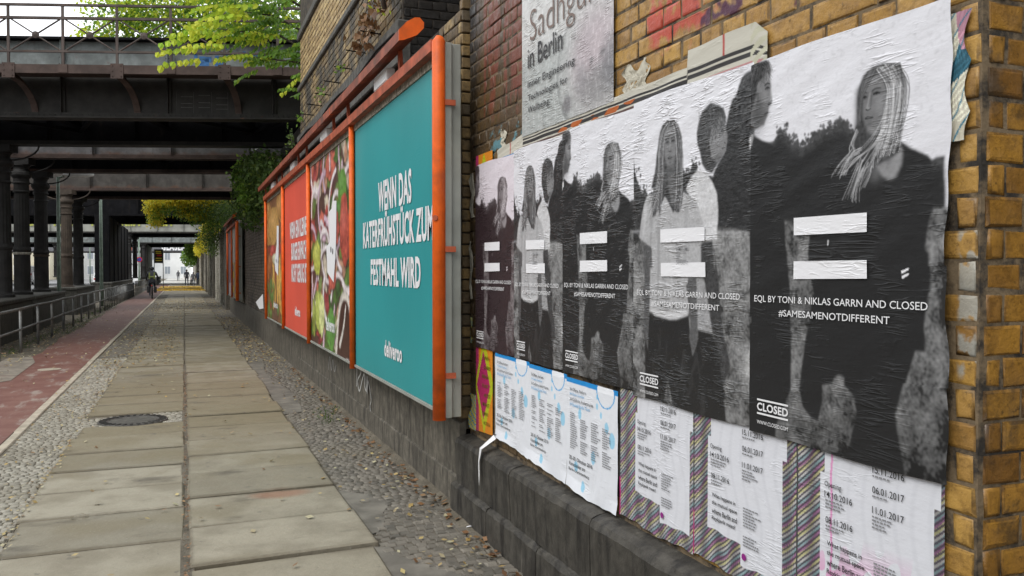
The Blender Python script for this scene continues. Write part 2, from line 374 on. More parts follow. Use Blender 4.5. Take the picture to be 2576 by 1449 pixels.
M_FOOD = wrinkly('food_billboard_print', .45, .3, spec=.25, amt=.15)
def leaf_mat(name, pal, trans=.45):
    m = Mt(name, .5); r = m.rnd(); c = m.ramp(r, [(i/(len(pal)-1), p) for i, p in enumerate(pal)])
    m.col(c); t = m.t.nodes.new('ShaderNodeBsdfTranslucent'); m.put(t.inputs['Color'], c)
    x = m.t.nodes.new('ShaderNodeMixShader'); x.inputs[0].default_value = trans
    m.t.links.new(m.b.outputs[0], x.inputs[1]); m.t.links.new(t.outputs[0], x.inputs[2]); m.t.links.new(x.outputs[0], m.out.inputs[0]); return m.m
M_LEAF_Y = leaf_mat('yellow_green_leaf', [(.56,.62,.05), (.40,.56,.05), (.66,.66,.07), (.28,.48,.04)])
M_LEAF_G = leaf_mat('fresh_green_leaf', [(.13,.26,.04), (.19,.33,.045), (.10,.20,.03), (.28,.38,.05)])
M_LEAF_D = leaf_mat('dark_green_leaf', [(.05,.095,.02), (.085,.145,.03), (.04,.075,.018), (.14,.19,.035)])
M_LEAF_O = leaf_mat('autumn_yellow_leaf', [(.66,.50,.03), (.50,.50,.04), (.72,.55,.04), (.30,.36,.04)])
M_LEAF_C = leaf_mat('golden_fallen_leaf', [(.66,.40,.03), (.72,.50,.05), (.55,.30,.03), (.60,.45,.05)], .2)
M_LEAF_B = leaf_mat('dry_brown_leaf', [(.16,.08,.035), (.24,.13,.06), (.10,.05,.025), (.30,.19,.09)], .15)
M_LEAF_F = leaf_mat('fallen_leaf', [(.30,.19,.06), (.42,.34,.15), (.16,.08,.035), (.40,.38,.24), (.22,.13,.07)], .1)
M_BARK = plain('grey_brown_bark', (.09,.075,.055), .9, scale=20)
M_GLASS = solid('dark_window_glass', (.05,.06,.07), .15)
M_BLACK = solid('matt_black', (.015,.015,.016), .7)
M_RUBBER = solid('black_rubber', (.02,.02,.02), .85)
M_SKIN = solid('skin', (.45,.26,.18), .6)
M_REDL = solid('red_plastic', (.55,.02,.015), .3)
# ---------------------------------------------------------------- bricks
def brick_tmpl(L, H=.070, b=.0045, jit=.0035):
    j = lambda: random.uniform(-jit, jit)
    V = []
    for x, ins in ((-.008 + random.uniform(-.0015, .0015), b), (-.008 + b*.8, 0), (.045, 0)):
        for sy, sz in ((-1,-1), (1,-1), (1,1), (-1,1)):
            V.append((x, sy*(L/2 - ins) + j(), sz*(H/2 - ins) + j()*.7))
    V += [(-.0085, sy*(L/2 - .012), sz*(H/2 - .011)) for sy, sz in ((-1,-1), (1,-1), (1,1), (-1,1))]
    F = [(12,15,14,13)] + [(12+k, 12+(k+1)%4, (k+1)%4, k) for k in range(4)]
    for r in (0, 4):
        for k in range(4): F.append((r+k, r+(k+1)%4, r+4+(k+1)%4, r+4+k))
    return np.array(V), F
EDGE = np.array([1.]*12 + [0.]*4, dtype=np.float32)
def edge_attr(me, n):
    a = me.attributes.new('edge', 'FLOAT', 'POINT'); a.data.foreach_set('value', np.tile(EDGE, n))
def tmpl_mesh(name, V, F, mat):
    me = bpy.data.meshes.new(name); me.from_pydata([tuple(v) for v in V], [], F); name == 'brick' and edge_attr(me, 1); me.materials.append(mat); me.update(); return me
def brick_layout(a0, a1, z0, z1, skip=None, phase=0, clean_edge=True):
    out = []; n = int(round((z1 - z0)/.0772))
    for c in range(n):
        z = z0 + (c + .5)*.0772
        odd = (c + phase) % 2
        pit = .256 if odd else .128; L = pit - .008
        a = a0 + (0 if not odd else .064) - (0 if odd else 0)
        if odd: out.append((a0 + .031, z, .052))          # closer
        while a < a1 - .03:
            l = min(L, a1 - a - .004)
            if l > .04:
                ac = a + l/2
                if not (skip and skip(ac, z)): out.append((ac, z, l))
            a += pit
    return [o for o in out if not (skip and skip(o[0], o[1]))]
def bricks(parent, plane, pos, lay, mat, singles=300, matfn=None, view=CAMP):
    """lay bricks of one wall face; the singles that lie nearest to the photographer are objects, the rest one part."""
    def P(a, z, d=0): return Vector((pos + d, a, z)) if plane == 'X' else Vector((a, pos + d, z))
    def size(o):
        p = P(o[0], o[1]) - view; return -o[2]/max(.5, p.length)**2
    items = sorted(lay, key=size)
    tm = {}
    for o in items[:singles]:
        key = round(o[2], 2)
        if key not in tm: tm[key] = [tmpl_mesh('brick', *brick_tmpl(o[2]), mat) for _ in range(5)]
        b = bpy.data.objects.new('brick', random.choice(tm[key])); COL.objects.link(b); b.parent = parent
        w_ = P(o[0], o[1], random.uniform(-.003, .003)); b.location = w_ - ORG[parent]
        b.rotation_euler = (0, random.uniform(-.012, .012), (R(90) if plane == 'Y' else 0) + random.uniform(-.012, .012))
    rest = items[singles:]
    if rest:
        VV = []; FF = []
        for k, o in enumerate(rest):
            V, F = brick_tmpl(o[2]); V[:, 0] += random.uniform(-.003, .003)
            if plane == 'Y': V = np.stack([-V[:, 1], V[:, 0], V[:, 2]], 1)
            c = P(o[0], o[1]); VV.append(V + np.array(c[:])); FF.append(np.array(F) + 16*k)
        o_ = part('brickwork', (np.concatenate(VV), np.concatenate(FF)), mat, parent, kind='stuff'); edge_attr(o_.data, len(rest))
# ---------------------------------------------------------------- ground
g = MB(); g.add([(-60,-30,-.03), (60,-30,-.03), (60,600,-.03), (-60,600,-.03)], [(0,1,2,3)]); struct('ground', g, M_DIRT)
g = MB(); g.add([(-22,-10,-.004), (-5.3,-10,-.004), (-5.3,400,-.004), (-22,400,-.004)], [(0,1,2,3)]); struct('road', g, M_ROAD)
g = MB(); g.box(-5.3,-5.15,-10,400,-.03,.02); struct('road_kerb', g, M_KERB)
# cycle path with a wavy worn outer edge
V = []; F = []
ys = np.concatenate([np.arange(-4, 45, .5), np.arange(45, 401, 8)])
for i, y in enumerate(ys):
    wl = -2.64 - .05*math.sin(y*.9) - .03*math.sin(y*2.3) - min(.25, max(0, (y-15)*.008))
    V += [(wl, y, .012), (-1.575, y, .016)]
    if i: F.append((2*i-2, 2*i-1, 2*i+1, 2*i))
struct('cycle_path', MB().add(V, F), M_RED)
pm = MB(); pm.add([(-2.72,13.3,.018), (-2.35,13.9,.018), (-2.42,16.5,.018), (-2.62,17.6,.018), (-3.0,17.5,.018), (-3.02,13.5,.018)], [(0,1,2,3,4,5)])
struct('concrete_patch', pm, M_ASPH2)
kerb = thing('kerb', (-1.52, 6, 0), None, None, kind='structure')
y = 2.2
while y < 60:
    L = random.uniform(.85, 1.05) if y < 40 else 4
    part('kerb_stone', MB().bbox(-1.572+random.uniform(-.006,.006), -1.485, y, y+L-.012, -.05, .024+random.uniform(-.004,.004), .008), M_KERB, kerb); y += L
part('kerb_stone', MB().box(-1.57, -1.485, 60, 260, -.05, .022), M_KERB, kerb)
# pavement of big granite slabs, two abreast
pav = thing('pavement', (0, 6, 0), None, None, kind='structure')
def slab(x0, x1, y0, y1, sk, z):
    b = .012; P = []
    cs = [(x0, y0), (x1, y0 + sk), (x1, y1 + sk), (x0, y1)]
    cx, cy = (x0+x1)/2, (y0+y1+sk)/2
    cs = [(a + random.uniform(-.008, .008), c + random.uniform(-.008, .008)) for a, c in cs]
    def ring(ins, zz, tilt=True):
        return [(a + (ins if a < cx else -ins), c + (ins if c < cy else -ins), zz + (tx*(a-cx) + ty*(c-cy))) for a, c in cs]
    tx, ty = random.uniform(-.006, .006), random.uniform(-.008, .008)
    V = ring(b, z) + ring(0, z - b*.8) + ring(-.004, -.06)
    F = [(0,1,2,3)]
    for r in (0, 4):
        for k in range(4): F.append((r+k, r+4+k, r+4+(k+1)%4, r+(k+1)%4))
    return MB().add(V, F)
MANY = (-.51, 9.62)
for side in (-1, 1):
    y = 2.45 if side < 0 else 2.6
    while y < 62:
        L = random.uniform(.66, .74) if y < 40 else 1.4
        x0, x1 = (-.975, -.006) if side < 0 else (.013, 1.02)
        x1 += random.uniform(-.02, .025) if side > 0 else 0; x0 -= random.uniform(-.02, .02) if side < 0 else 0
        sk = .05*side if side > 0 else .035
        z = .035 + random.uniform(-.008, .008)
        if side < 0 and 9.25 < y + L/2 < 10.15: y += L; continue        # the manhole sits here
        if side < 0 and 4.55 < y < 5.2: L += .0
        part('slab', slab(x0, x1, y, y + L - random.choice((.012, .02, .03, .036)), sk*random.uniform(.3, 1.2), z), M_SLAB, pav); y += L
struct('distant_path', MB().add([(-1.48,60,.02), (1.6,60,.02), (1.6,112,.02), (-1.48,112,.02)], [(0,1,2,3)]), M_SLAB)
struct('pale_distant_path', MB().add([(-3.2,112,.024), (1.7,112,.024), (1.7,330,.024), (-3.2,330,.024)], [(0,1,2,3)]), M_PALE)
# mosaic paving
def cob_tmpl(sx, sy):
    j = lambda: random.uniform(-.004, .004)
    V = [(a*(sx/2-.0055)+j()*.7, b*(sy/2-.0055)+j()*.7, .010+j()*.5) for a, b in ((-1,-1),(1,-1),(1,1),(-1,1))]
    V += [(a*sx/2+j()*.6, b*sy/2+j()*.6, .003) for a, b in ((-1,-1),(1,-1),(1,1),(-1,1))] + [(a*sx/2, b*sy/2, -.04) for a, b in ((-1,-1),(1,-1),(1,1),(-1,1))]
    F = [(0,1,2,3)]
    for r in (0, 4):
        for k in range(4): F.append((r+k, r+4+k, r+4+(k+1)%4, r+(k+1)%4))
    return np.array(V), F
def cobbles(name, x0f, x1f, y0, y1, mat, holes, zf, singles=150, pitch=.064, curve=.0):
    items = []; y = y0; row = 0
    while y < y1:
        x = x0f(y) + (row % 2)*.03 + .01
        while x < x1f(y) - .02:
            px = random.uniform(.052, .072)
            xx = x + px/2; yy = y + curve*math.sin((xx)*4.5 + y*.3)*.09 + (xx)*.12 + random.uniform(-.006, .006)
            if not holes(xx, yy): items.append((xx, yy, px - .0045, .0585 + random.uniform(-.006, .002), random.uniform(-.004, .004), random.uniform(-.06, .06)))
            x += px
        y += pitch; row += 1
    root = thing(name, (x0f(6), 6, 0), None, None, kind='structure')
    items.sort(key=lambda i: i[1]**2 + i[0]**2 if i[1] > 3.2 else 99 + i[1])
    T = [tmpl_mesh('cobble', *cob_tmpl(.056, .053), mat) for _ in range(8)]
    for it in items[:singles]:
        o = bpy.data.objects.new('cobble', random.choice(T)); COL.objects.link(o); o.parent = root
        o.location = Vector((it[0], it[1], zf(it[0], it[1]) + it[4])) - ORG[root]; o.rotation_euler = (random.uniform(-.06,.06), random.uniform(-.06,.06), it[5] + random.choice((0, math.pi))); o.scale = (it[2]/.056, it[3]/.053, 1)
    VV = []; FF = []
    for k, it in enumerate(items[singles:]):
        V, F = cob_tmpl(it[2], it[3]); c, s_ = math.cos(it[5]), math.sin(it[5])
        V = np.stack([V[:,0]*c - V[:,1]*s_ + it[0], V[:,0]*s_ + V[:,1]*c + it[1], V[:,2] + zf(it[0], it[1]) + it[4]], 1); VV.append(V); FF.append(np.array(F) + 12*k)
    part('small_cobbles', (np.concatenate(VV), np.concatenate(FF)), mat, root, kind='stuff')
def hole_l(x, y): return (x - MANY[0])**2 + (y - MANY[1])**2 < .345**2
def left_x1(y): return -.0 if 9.28 < y < 10.1 else -.985
cobbles('mosaic_paving', lambda y: -1.475, left_x1, 3.0, 17, M_COB_L, hole_l, lambda x, y: .012, 300, curve=.4)
def hole_r(x, y):
    if 1.0 < x < 1.22 + .07*math.sin(y*1.3) and 9.6 < y < 17: return True
    if x < 1.27 + .05*math.sin(y*9) - .5*(abs(y - 5.55)) ** 1.2 and 5.0 < y < 6.1: return True
    if x < 1.33 + .04*math.sin(y*8) - .35*(abs(y - 3.95)) and 3.2 < y < 4.6: return True
    return False
cobbles('mosaic_paving', lambda y: 1.03, lambda y: 1.70, 2.6, 15, M_COB_R, hole_r, lambda x, y: .004 + .02*max(0, (x-1.2)), 300, curve=1.0)
struct('paving_beyond', MB().add([(-1.48,17,.006), (-.97,17,.006), (-.97,60,.006), (-1.48,60,.006)], [(0,1,2,3)]).add([(1.0,15,.008), (1.72,15,.02), (1.72,60,.02), (1.0,60,.008)], [(0,1,2,3)]), M_FARCOB)
p = MB()
p.add([(1.02,9.5,.016)] + [(1.235+.07*math.sin(y*1.3), y, .018) for y in np.arange(9.6, 17.1, .4)] + [(1.02,17,.016)], [tuple(range(21))]); struct('asphalt_patch', p, M_ASPH)
p = MB(); V = [(1.0,3.0,.012)] + [(1.36+.04*math.sin(y*8)-.35*abs(y-3.95)*(1 if y > 3.95 else .3), y, .014) for y in np.arange(3.0, 4.75, .1)] + [(1.0,4.75,.012)]
p.add(V, [tuple(range(len(V)))]); V = [(1.0,4.95,.012)] + [(1.30+.04*math.sin(y*9)-.5*abs(y-5.55)**1.2, y, .014) for y in np.arange(5.0, 6.15, .1)] + [(1.0,6.15,.012)]
p.add(V, [tuple(range(len(V)))]); struct('asphalt_patch', p, M_ASPH)
V = []; F = []
for k, y in enumerate(np.arange(4.6, 13.5, .06)):
    xe = 1.60 - .07*math.sin(y*1.1)**2 - .03*math.sin(y*5.3) + .012*math.sin(y*23); V += [(xe, y, .010), (1.64, y, .036 + .004*math.sin(y*9)), (1.70, y, .06)]
    if k: F += [(3*k-3, 3*k-2, 3*k+1, 3*k), (3*k-2, 3*k-1, 3*k+2, 3*k+1)]
struct('dirt_drift', MB().add(V, F), M_DIRT)
# manhole
mh = thing('manhole_cover', (MANY[0], MANY[1], 0), 'round iron manhole cover with smooth grey centre between pavement and mosaic strip', 'manhole cover')
c = (MANY[0], MANY[1], 0)
part('outer_ring', MB().lathe(c, [(.24,.0), (.335,.0), (.34,.03), (.335,.036), (.245,.036), (.24,.03)], 40), steel('worn_manhole_iron', (.07,.066,.06), .3, .5), mh)
part('lid', MB().lathe(c, [(.236,.0), (.236,.03), (.23,.034), (0.001,.034)], 40), M_CONC, mh)
nb = MB()
for k in range(28):
    a = 2*math.pi*k/28; u = Vector((math.cos(a), math.sin(a), 0)); nb.obox(Vector(c)+u*.29+Vector((0,0,.038)), u*.035, Vector((-u.y,u.x,0))*.014, (0,0,.004))
part('tread', nb, M_STEEL, mh)
sm = thing('drain_lid', (-2.03, 15.24, 0), 'small pale round drain lid set in the red cycle path', 'drain lid')
part('lid', MB().lathe((-2.03,15.24,0), [(.17,.0), (.17,.022), (.001,.024)], 24), M_KERB, sm)
# ---------------------------------------------------------------- poster wall
XP = 1.76; YE = 1.44; YC = 5.215
pw = thing('brick_wall', (XP, 3.2, 0), 'ochre glazed brick wall covered with pasted posters above a black stone base', 'wall')
part('mortar_core', MB().box(XP-.0045, 4.2, YE-.0045, YC, .50, 5.2), M_MORTAR, pw)
def in_posters(a, z):
    return 1.56 < a < 5.0 and .62 < z < 2.22
lay = brick_layout(YE, YC, .545, 5.1, in_posters)
bricks(pw, 'X', XP, lay, M_BRICK_P, 300)
part('coping', MB().bbox(XP-.06, 4.2, YE-.06, YC, 5.2, 5.3, .01), M_BAND, pw)
gw = thing('brick_wall', (2.6, YE, 0), 'narrow end face of the ochre brick wall at its near corner', 'wall')
lay = brick_layout(XP+.012, 3.4, .545, 4.5, None, 1)
bricks(gw, 'Y', YE, lay, M_BRICK_G, 300)
# black plinth of stone blocks
def block(y0, y1, z0, z1, xf0, xf1, xb, ch=.04, wob=.003):
    j = lambda: random.uniform(-wob, wob); P = []
    prof = [(xf0, z0), (xf1, z1-ch), (xf1+ch*.35, z1-ch*.3), (xf1+ch*1.2, z1), (xb, z1+.015), (xb, z0)]
    m = 14; V = []
    for k in range(m):
        y = y0 + (y1-y0)*k/(m-1); e = .008 if k in (0, m-1) else 0
        for (x, z) in prof: V.append((x + (e + j() if x < xb else 0), y, z + (-e + j() if z > z0 else 0)))
    n = len(prof); F = [tuple(range(n)), tuple(range((m-1)*n, m*n))[::-1]]
    for k in range(m-1):
        for i in range(n): F.append((k*n+i, (k+1)*n+i, (k+1)*n+(i+1)%n, k*n+(i+1)%n))
    return MB().add(V, F)
for y0, y1 in ((YE-.12, 2.35), (2.35, 3.3), (3.3, 4.28), (4.28, 5.27)):
    part('plinth_block', block(y0+.004, y1-.004, .215, .52, 1.665, 1.655, XP+.02), M_PLINTH, pw)
for y0, y1 in ((YE-.15, 2.9), (2.9, 3.85), (3.85, 4.6), (4.6, 5.30)):
    part('plinth_block', block(y0+.004, y1-.004, -.05, .215, 1.63, 1.635, XP+.02, .025), M_PLINTH, pw)
# ---------------------------------------------------------------- billboard wall and the pier above it
bwl = thing('brick_wall', (1.71, 9.5, 0), 'tall sooty yellow brick abutment with stone bands behind the orange billboard', 'wall')
part('mortar_core', MB().box(1.710, 4.2, 5.27, 13.6, .55, 3.32).box(1.730, 4.2, 6.92, 13.5, 3.32, 7.4).box(2.5, 4.2, 5.27, 6.92, 3.32, 7.4), M_MORTAR_D, bwl)
lay = brick_layout(5.262, 5.75, .62, 3.3)
bricks(bwl, 'X', 1.71, lay, M_BRICK_D, 60)
lay = brick_layout(1.71, XP, .62, 5.0)
cn = MB()
for k in range(57):
    z = .62 + k*.0772; cn.bbox(1.712, XP+.02, 5.25+random.uniform(-.003,.003), 5.31, z+.004, z+.071, .005)
part('corner_bricks', cn, M_BRICK_C, bwl, kind='stuff')
XU = 1.73
lay = brick_layout(6.94, 13.5, 3.74, 4.40)
bricks(bwl, 'X', XU, lay, M_BRICK_D, 130)
lay = brick_layout(6.94, 13.45, 4.52, 5.2)
bricks(bwl, 'X', XU, lay, M_BRICK_T, 110)
lay = brick_layout(6.94, 13.4, 5.34, 7.3)
bricks(bwl, 'X', XU+.03, lay, M_BRICK_D, 40)
struct('debris', MB().add([(-.03,2.4,.027),(.04,2.4,.027),(.04,62,.027),(-.03,62,.027)],[(0,1,2,3)]), M_DIRT)
struct('joint_sand', MB().add([(-1.483,2.6,.013),(-.978,2.6,.013),(-.978,17,.013),(-1.483,17,.013)],[(0,1,2,3)]).add([(-.978,9.2,.013),(-.0,9.2,.013),(-.0,10.2,.013),(-.978,10.2,.013)],[(0,1,2,3)]).add([(1.0,2.4,.0055),(1.2,2.4,.0055),(1.2,15,.0055),(1.0,15,.0055)],[(0,1,2,3)]).add([(1.2,2.4,.0055),(1.72,2.4,.0160),(1.72,15,.0160),(1.2,15,.0055)],[(0,1,2,3)]), M_DIRT)
# far return face of the pier is hidden from the path; its near return is the dark recess
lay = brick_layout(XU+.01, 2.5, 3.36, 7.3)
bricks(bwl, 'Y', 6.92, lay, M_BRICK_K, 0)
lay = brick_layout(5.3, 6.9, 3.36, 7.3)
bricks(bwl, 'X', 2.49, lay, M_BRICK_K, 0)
yy = 6.9
while yy < 13.5:
    y1 = min(13.56, yy + random.uniform(.8, 1.1)); part('stone_band', MB().bbox(1.675, 1.80, yy+.003, y1-.003, 3.34, 3.72, .012), M_BAND, bwl)
    part('ledge_stone', MB().bbox(1.685, 1.80, yy+.003, y1-.003, 4.42, 4.50, .012), M_BAND, bwl)
    part('ledge_stone', MB().bbox(1.68, 1.82, yy+.003, y1-.003, 5.215, 5.33, .015), M_BAND, bwl); yy = y1
part('coping', MB().bbox(1.64, 4.2, 5.2, 13.6, 7.4, 7.52, .02), M_BAND, bwl)
for y0, y1 in ((5.26, 6.7), (6.7, 8.2), (8.2, 9.9), (9.9, 11.6), (11.6, 13.6)):
    part('plinth_block', block(y0+.003, y1-.003, .24, .60, 1.69, 1.685, 1.74, .02, .002), M_PLINTH_B, bwl)
    part('plinth_block', block(y0+(.4 if y0 > 5.3 else 0), min(13.6, y1+.4)-.003, -.05, .24, 1.672, 1.675, 1.74, .012, .002), M_PLINTH_B, bwl)
# low wall running on under the bridges
lw = thing('brick_wall', (1.72, 20, 0), 'low grimy brick retaining wall running on under the railway bridges', 'wall')
part('mortar_core', MB().box(1.73, 2.3, 13.6, 34.5, .6, 3.45), M_MORTAR_D, lw)
lay = brick_layout(17.4, 27.0, .62, 3.4)
bricks(lw, 'X', 1.72, lay, M_BRICK_F, 120)
lay = brick_layout(13.6, 17.4, 3.0, 3.4)
bricks(lw, 'X', 1.72, lay, M_BRICK_F, 0)
for k in range(10):
    y0 = 13.6 + k*2.1; part('plinth_block', block(y0+.003, y0+2.1-.003, -.05, .60, 1.68, 1.69, 1.74, .02, .002), M_PLINTH_B, lw)
part('coping', MB().bbox(1.66, 2.35, 13.62, 34.6, 3.45, 3.55, .015), M_BAND, lw)
pl = MB(); 
part('plaster_patch', MB().bbox(1.705, 1.74, 26.9, 29.5, .62, 3.3, .006), M_PLASTER, lw)
fw = thing('plastered_wall', (1.75, 60, 0), 'long plastered retaining wall with pilasters receding to the bright end', 'wall')
part('wall_face', MB().box(1.75, 2.4, 34.6, 150, -.05, 3.5), M_PLINTH_B, fw)
for k in range(20):
    y0 = 36 + k*5.6; part('pilaster', MB().bbox(1.58, 1.78, y0, y0+.7, -.05, 3.5, .02), M_PLASTER if k % 3 else M_PLINTH_B, fw)
    part('plaster_panel', MB().bbox(1.725, 1.76, y0+.9, y0+5.2, .9 if k % 2 else .5, 3.1, .01), M_PLASTER if k != 0 else M_BRICK_F, fw)
part('coping', MB().bbox(1.66, 2.45, 34.6, 150, 3.5, 3.62, .015), M_BAND, fw)
struct('embankment', MB().box(2.35, 40, 13.7, 170, -.05, 3.42), M_DIRT)
struct('embankment', MB().box(4.2, 40, -12, 13.7, -.05, 5.0), M_DIRT)
# ---------------------------------------------------------------- poster art, drawn by the script as polygons and strokes
PA={
"trees":[(-0.137,0.185),(0.13,0.223),(0.153,0.221),(0.182,0.2),(0.197,0.198),(0.211,0.211),(0.241,0.224),(0.255,0.24),(0.29,0.246),(0.303,0.26),(0.338,0.251),(0.364,0.246),(0.384,0.243),(0.391,0.229),(0.416,0.237),(0.435,0.221),(0.455,0.235),(0.48,0.223),(0.497,0.222),(0.516,0.216),(0.535,0.215),(0.564,0.226),(0.588,0.242),(0.634,0.252),(0.92,0.319),(0.934,0.327),(0.952,0.322),(0.984,0.322),(0.987,0.431),(0.58,0.457),(-0.133,0.469)],
"grass":[(-0.009,0.439),(0.217,0.437),(0.364,0.444),(0.931,0.429),(1.013,0.429),(1.1,1.1),(-0.1,1.1)],
"coat":[(-0.013,0.189),(0.02,0.191),(0.078,0.213),(0.166,0.241),(0.185,0.278),(0.191,0.365),(0.217,0.437),(0.221,0.439),(0.243,0.565),(0.254,0.618),(0.262,0.787),(0.261,0.871),(0.176,0.97),(0.17,1.012),(0.177,1.089),(-0.016,1.115),(-0.1,1.05),(-0.1,0.3)],
"face":[(-0.005,0.0),(0.105,0.004),(0.12,0.012),(0.132,0.035),(0.124,0.053),(0.13,0.075),(0.126,0.091),(0.137,0.114),(0.134,0.12),(0.117,0.124),(0.114,0.14),(0.106,0.145),(0.11,0.152),(0.1,0.157),(0.092,0.165),(0.088,0.173),(0.053,0.173),(0.029,0.178),(0.017,0.2),(0.005,0.218),(-0.027,0.221),(-0.069,0.172),(-0.072,-0.01)],
"hair":[(-0.08,-0.011),(0.105,0.004),(0.116,0.014),(0.132,0.035),(0.105,0.041),(0.097,0.03),(0.074,0.046),(0.043,0.054),(0.036,0.086),(-0.004,0.133),(-0.02,0.157),(-0.027,0.189),(-0.077,0.185)],
"collar":[(-0.027,0.189),(0.017,0.187),(0.005,0.218),(-0.027,0.223)],
"mdots":[(0.101,0.077),(0.117,0.121),(0.102,0.143),(0.086,0.086),(0.068,0.112)],
"torso":[(0.797,0.275),(0.847,0.295),(0.915,0.316),(0.935,0.332),(0.944,0.37),(0.94,0.429),(0.928,0.456),(0.919,0.514),(0.931,0.521),(0.924,0.601),(0.906,0.674),(0.903,0.729),(0.863,0.729),(0.839,0.782),(0.787,0.873),(0.797,0.906),(0.82,0.953),(0.836,0.996),(0.836,1.053),(0.504,1.106),(0.543,1.009),(0.585,0.967),(0.609,0.883),(0.6,0.851),(0.552,0.83),(0.553,0.81),(0.531,0.805),(0.508,0.814),(0.491,0.831),(0.44,0.84),(0.436,0.886),(0.418,0.931),(0.379,0.926),(0.33,0.905),(0.31,0.863),(0.319,0.827),(0.338,0.739),(0.366,0.677),(0.388,0.62),(0.364,0.565),(0.358,0.521),(0.367,0.475),(0.52,0.455),(0.577,0.318),(0.697,0.301),(0.745,0.292)],
"neck":[(0.697,0.323),(0.739,0.299),(0.759,0.269),(0.791,0.269),(0.812,0.305),(0.812,0.326),(0.787,0.352),(0.759,0.357),(0.73,0.348)],
"head":[(0.609,0.14),(0.617,0.119),(0.637,0.105),(0.676,0.1),(0.719,0.101),(0.757,0.109),(0.789,0.124),(0.799,0.18),(0.795,0.244),(0.791,0.277),(0.745,0.294),(0.691,0.316),(0.634,0.296),(0.612,0.239),(0.608,0.184)],
"crown":[(0.609,0.14),(0.621,0.117),(0.642,0.104),(0.687,0.099),(0.73,0.1),(0.773,0.106),(0.798,0.123),(0.811,0.155),(0.815,0.19),(0.806,0.232),(0.791,0.256),(0.785,0.23),(0.765,0.228),(0.747,0.147),(0.719,0.117),(0.677,0.114),(0.644,0.123),(0.632,0.14)],
"wdots":[(0.697,0.16),(0.624,0.169),(0.661,0.209),(0.658,0.181),(0.721,0.191),(0.677,0.135),(0.648,0.194),(0.668,0.228)],
"strands":[[(0.767,0.137),(0.753,0.174),(0.738,0.225),(0.701,0.269),(0.634,0.285)],[(0.783,0.139),(0.779,0.19),(0.759,0.241),(0.734,0.285),(0.686,0.321)],[(0.757,0.117),(0.805,0.168),(0.805,0.211),(0.77,0.26)],[(0.747,0.179),(0.717,0.228),(0.662,0.266),(0.612,0.28),(0.548,0.297),(0.505,0.333)],[(0.689,0.209),(0.656,0.216),(0.605,0.227),(0.577,0.255),(0.541,0.277)],[(0.605,0.238),(0.577,0.268),(0.594,0.282),(0.541,0.305),(0.512,0.331)],[(0.624,0.283),(0.577,0.291),(0.555,0.317),(0.543,0.338)],[(0.669,0.32),(0.658,0.341),(0.625,0.366)],[(0.624,0.308),(0.601,0.348),(0.566,0.39)],[(0.646,0.323),(0.613,0.363),(0.605,0.398)],[(0.742,0.199),(0.722,0.25),(0.69,0.3),(0.691,0.322)],[(0.794,0.154),(0.795,0.192),(0.775,0.229),(0.759,0.274)],[(0.763,0.15),(0.769,0.189),(0.743,0.251),(0.713,0.302)],[(0.786,0.261),(0.791,0.277),(0.77,0.286)]],
"bars":[[(0.269,0.426),(0.657,0.428),(0.657,0.472),(0.27,0.47)],[(0.27,0.536),(0.658,0.536),(0.66,0.578),(0.269,0.581)]],
"mini":[(0.807,0.558),(0.84,0.551),(0.838,0.556),(0.81,0.564)],
"t1":[(0.021,0.626),(0.924,0.622),(0.926,0.642),(0.021,0.647)],
"t2":[(0.18,0.661),(0.766,0.659),(0.766,0.678),(0.18,0.679)],
"logo":[(0.044,0.913),(0.245,0.91),(0.242,0.932),(0.044,0.937)],
"lb":[(0.044,0.905),(0.245,0.902),(0.044,0.943),(0.245,0.94)],
"url":[(0.045,0.963),(0.246,0.958),(0.246,0.967),(0.045,0.972)],
}
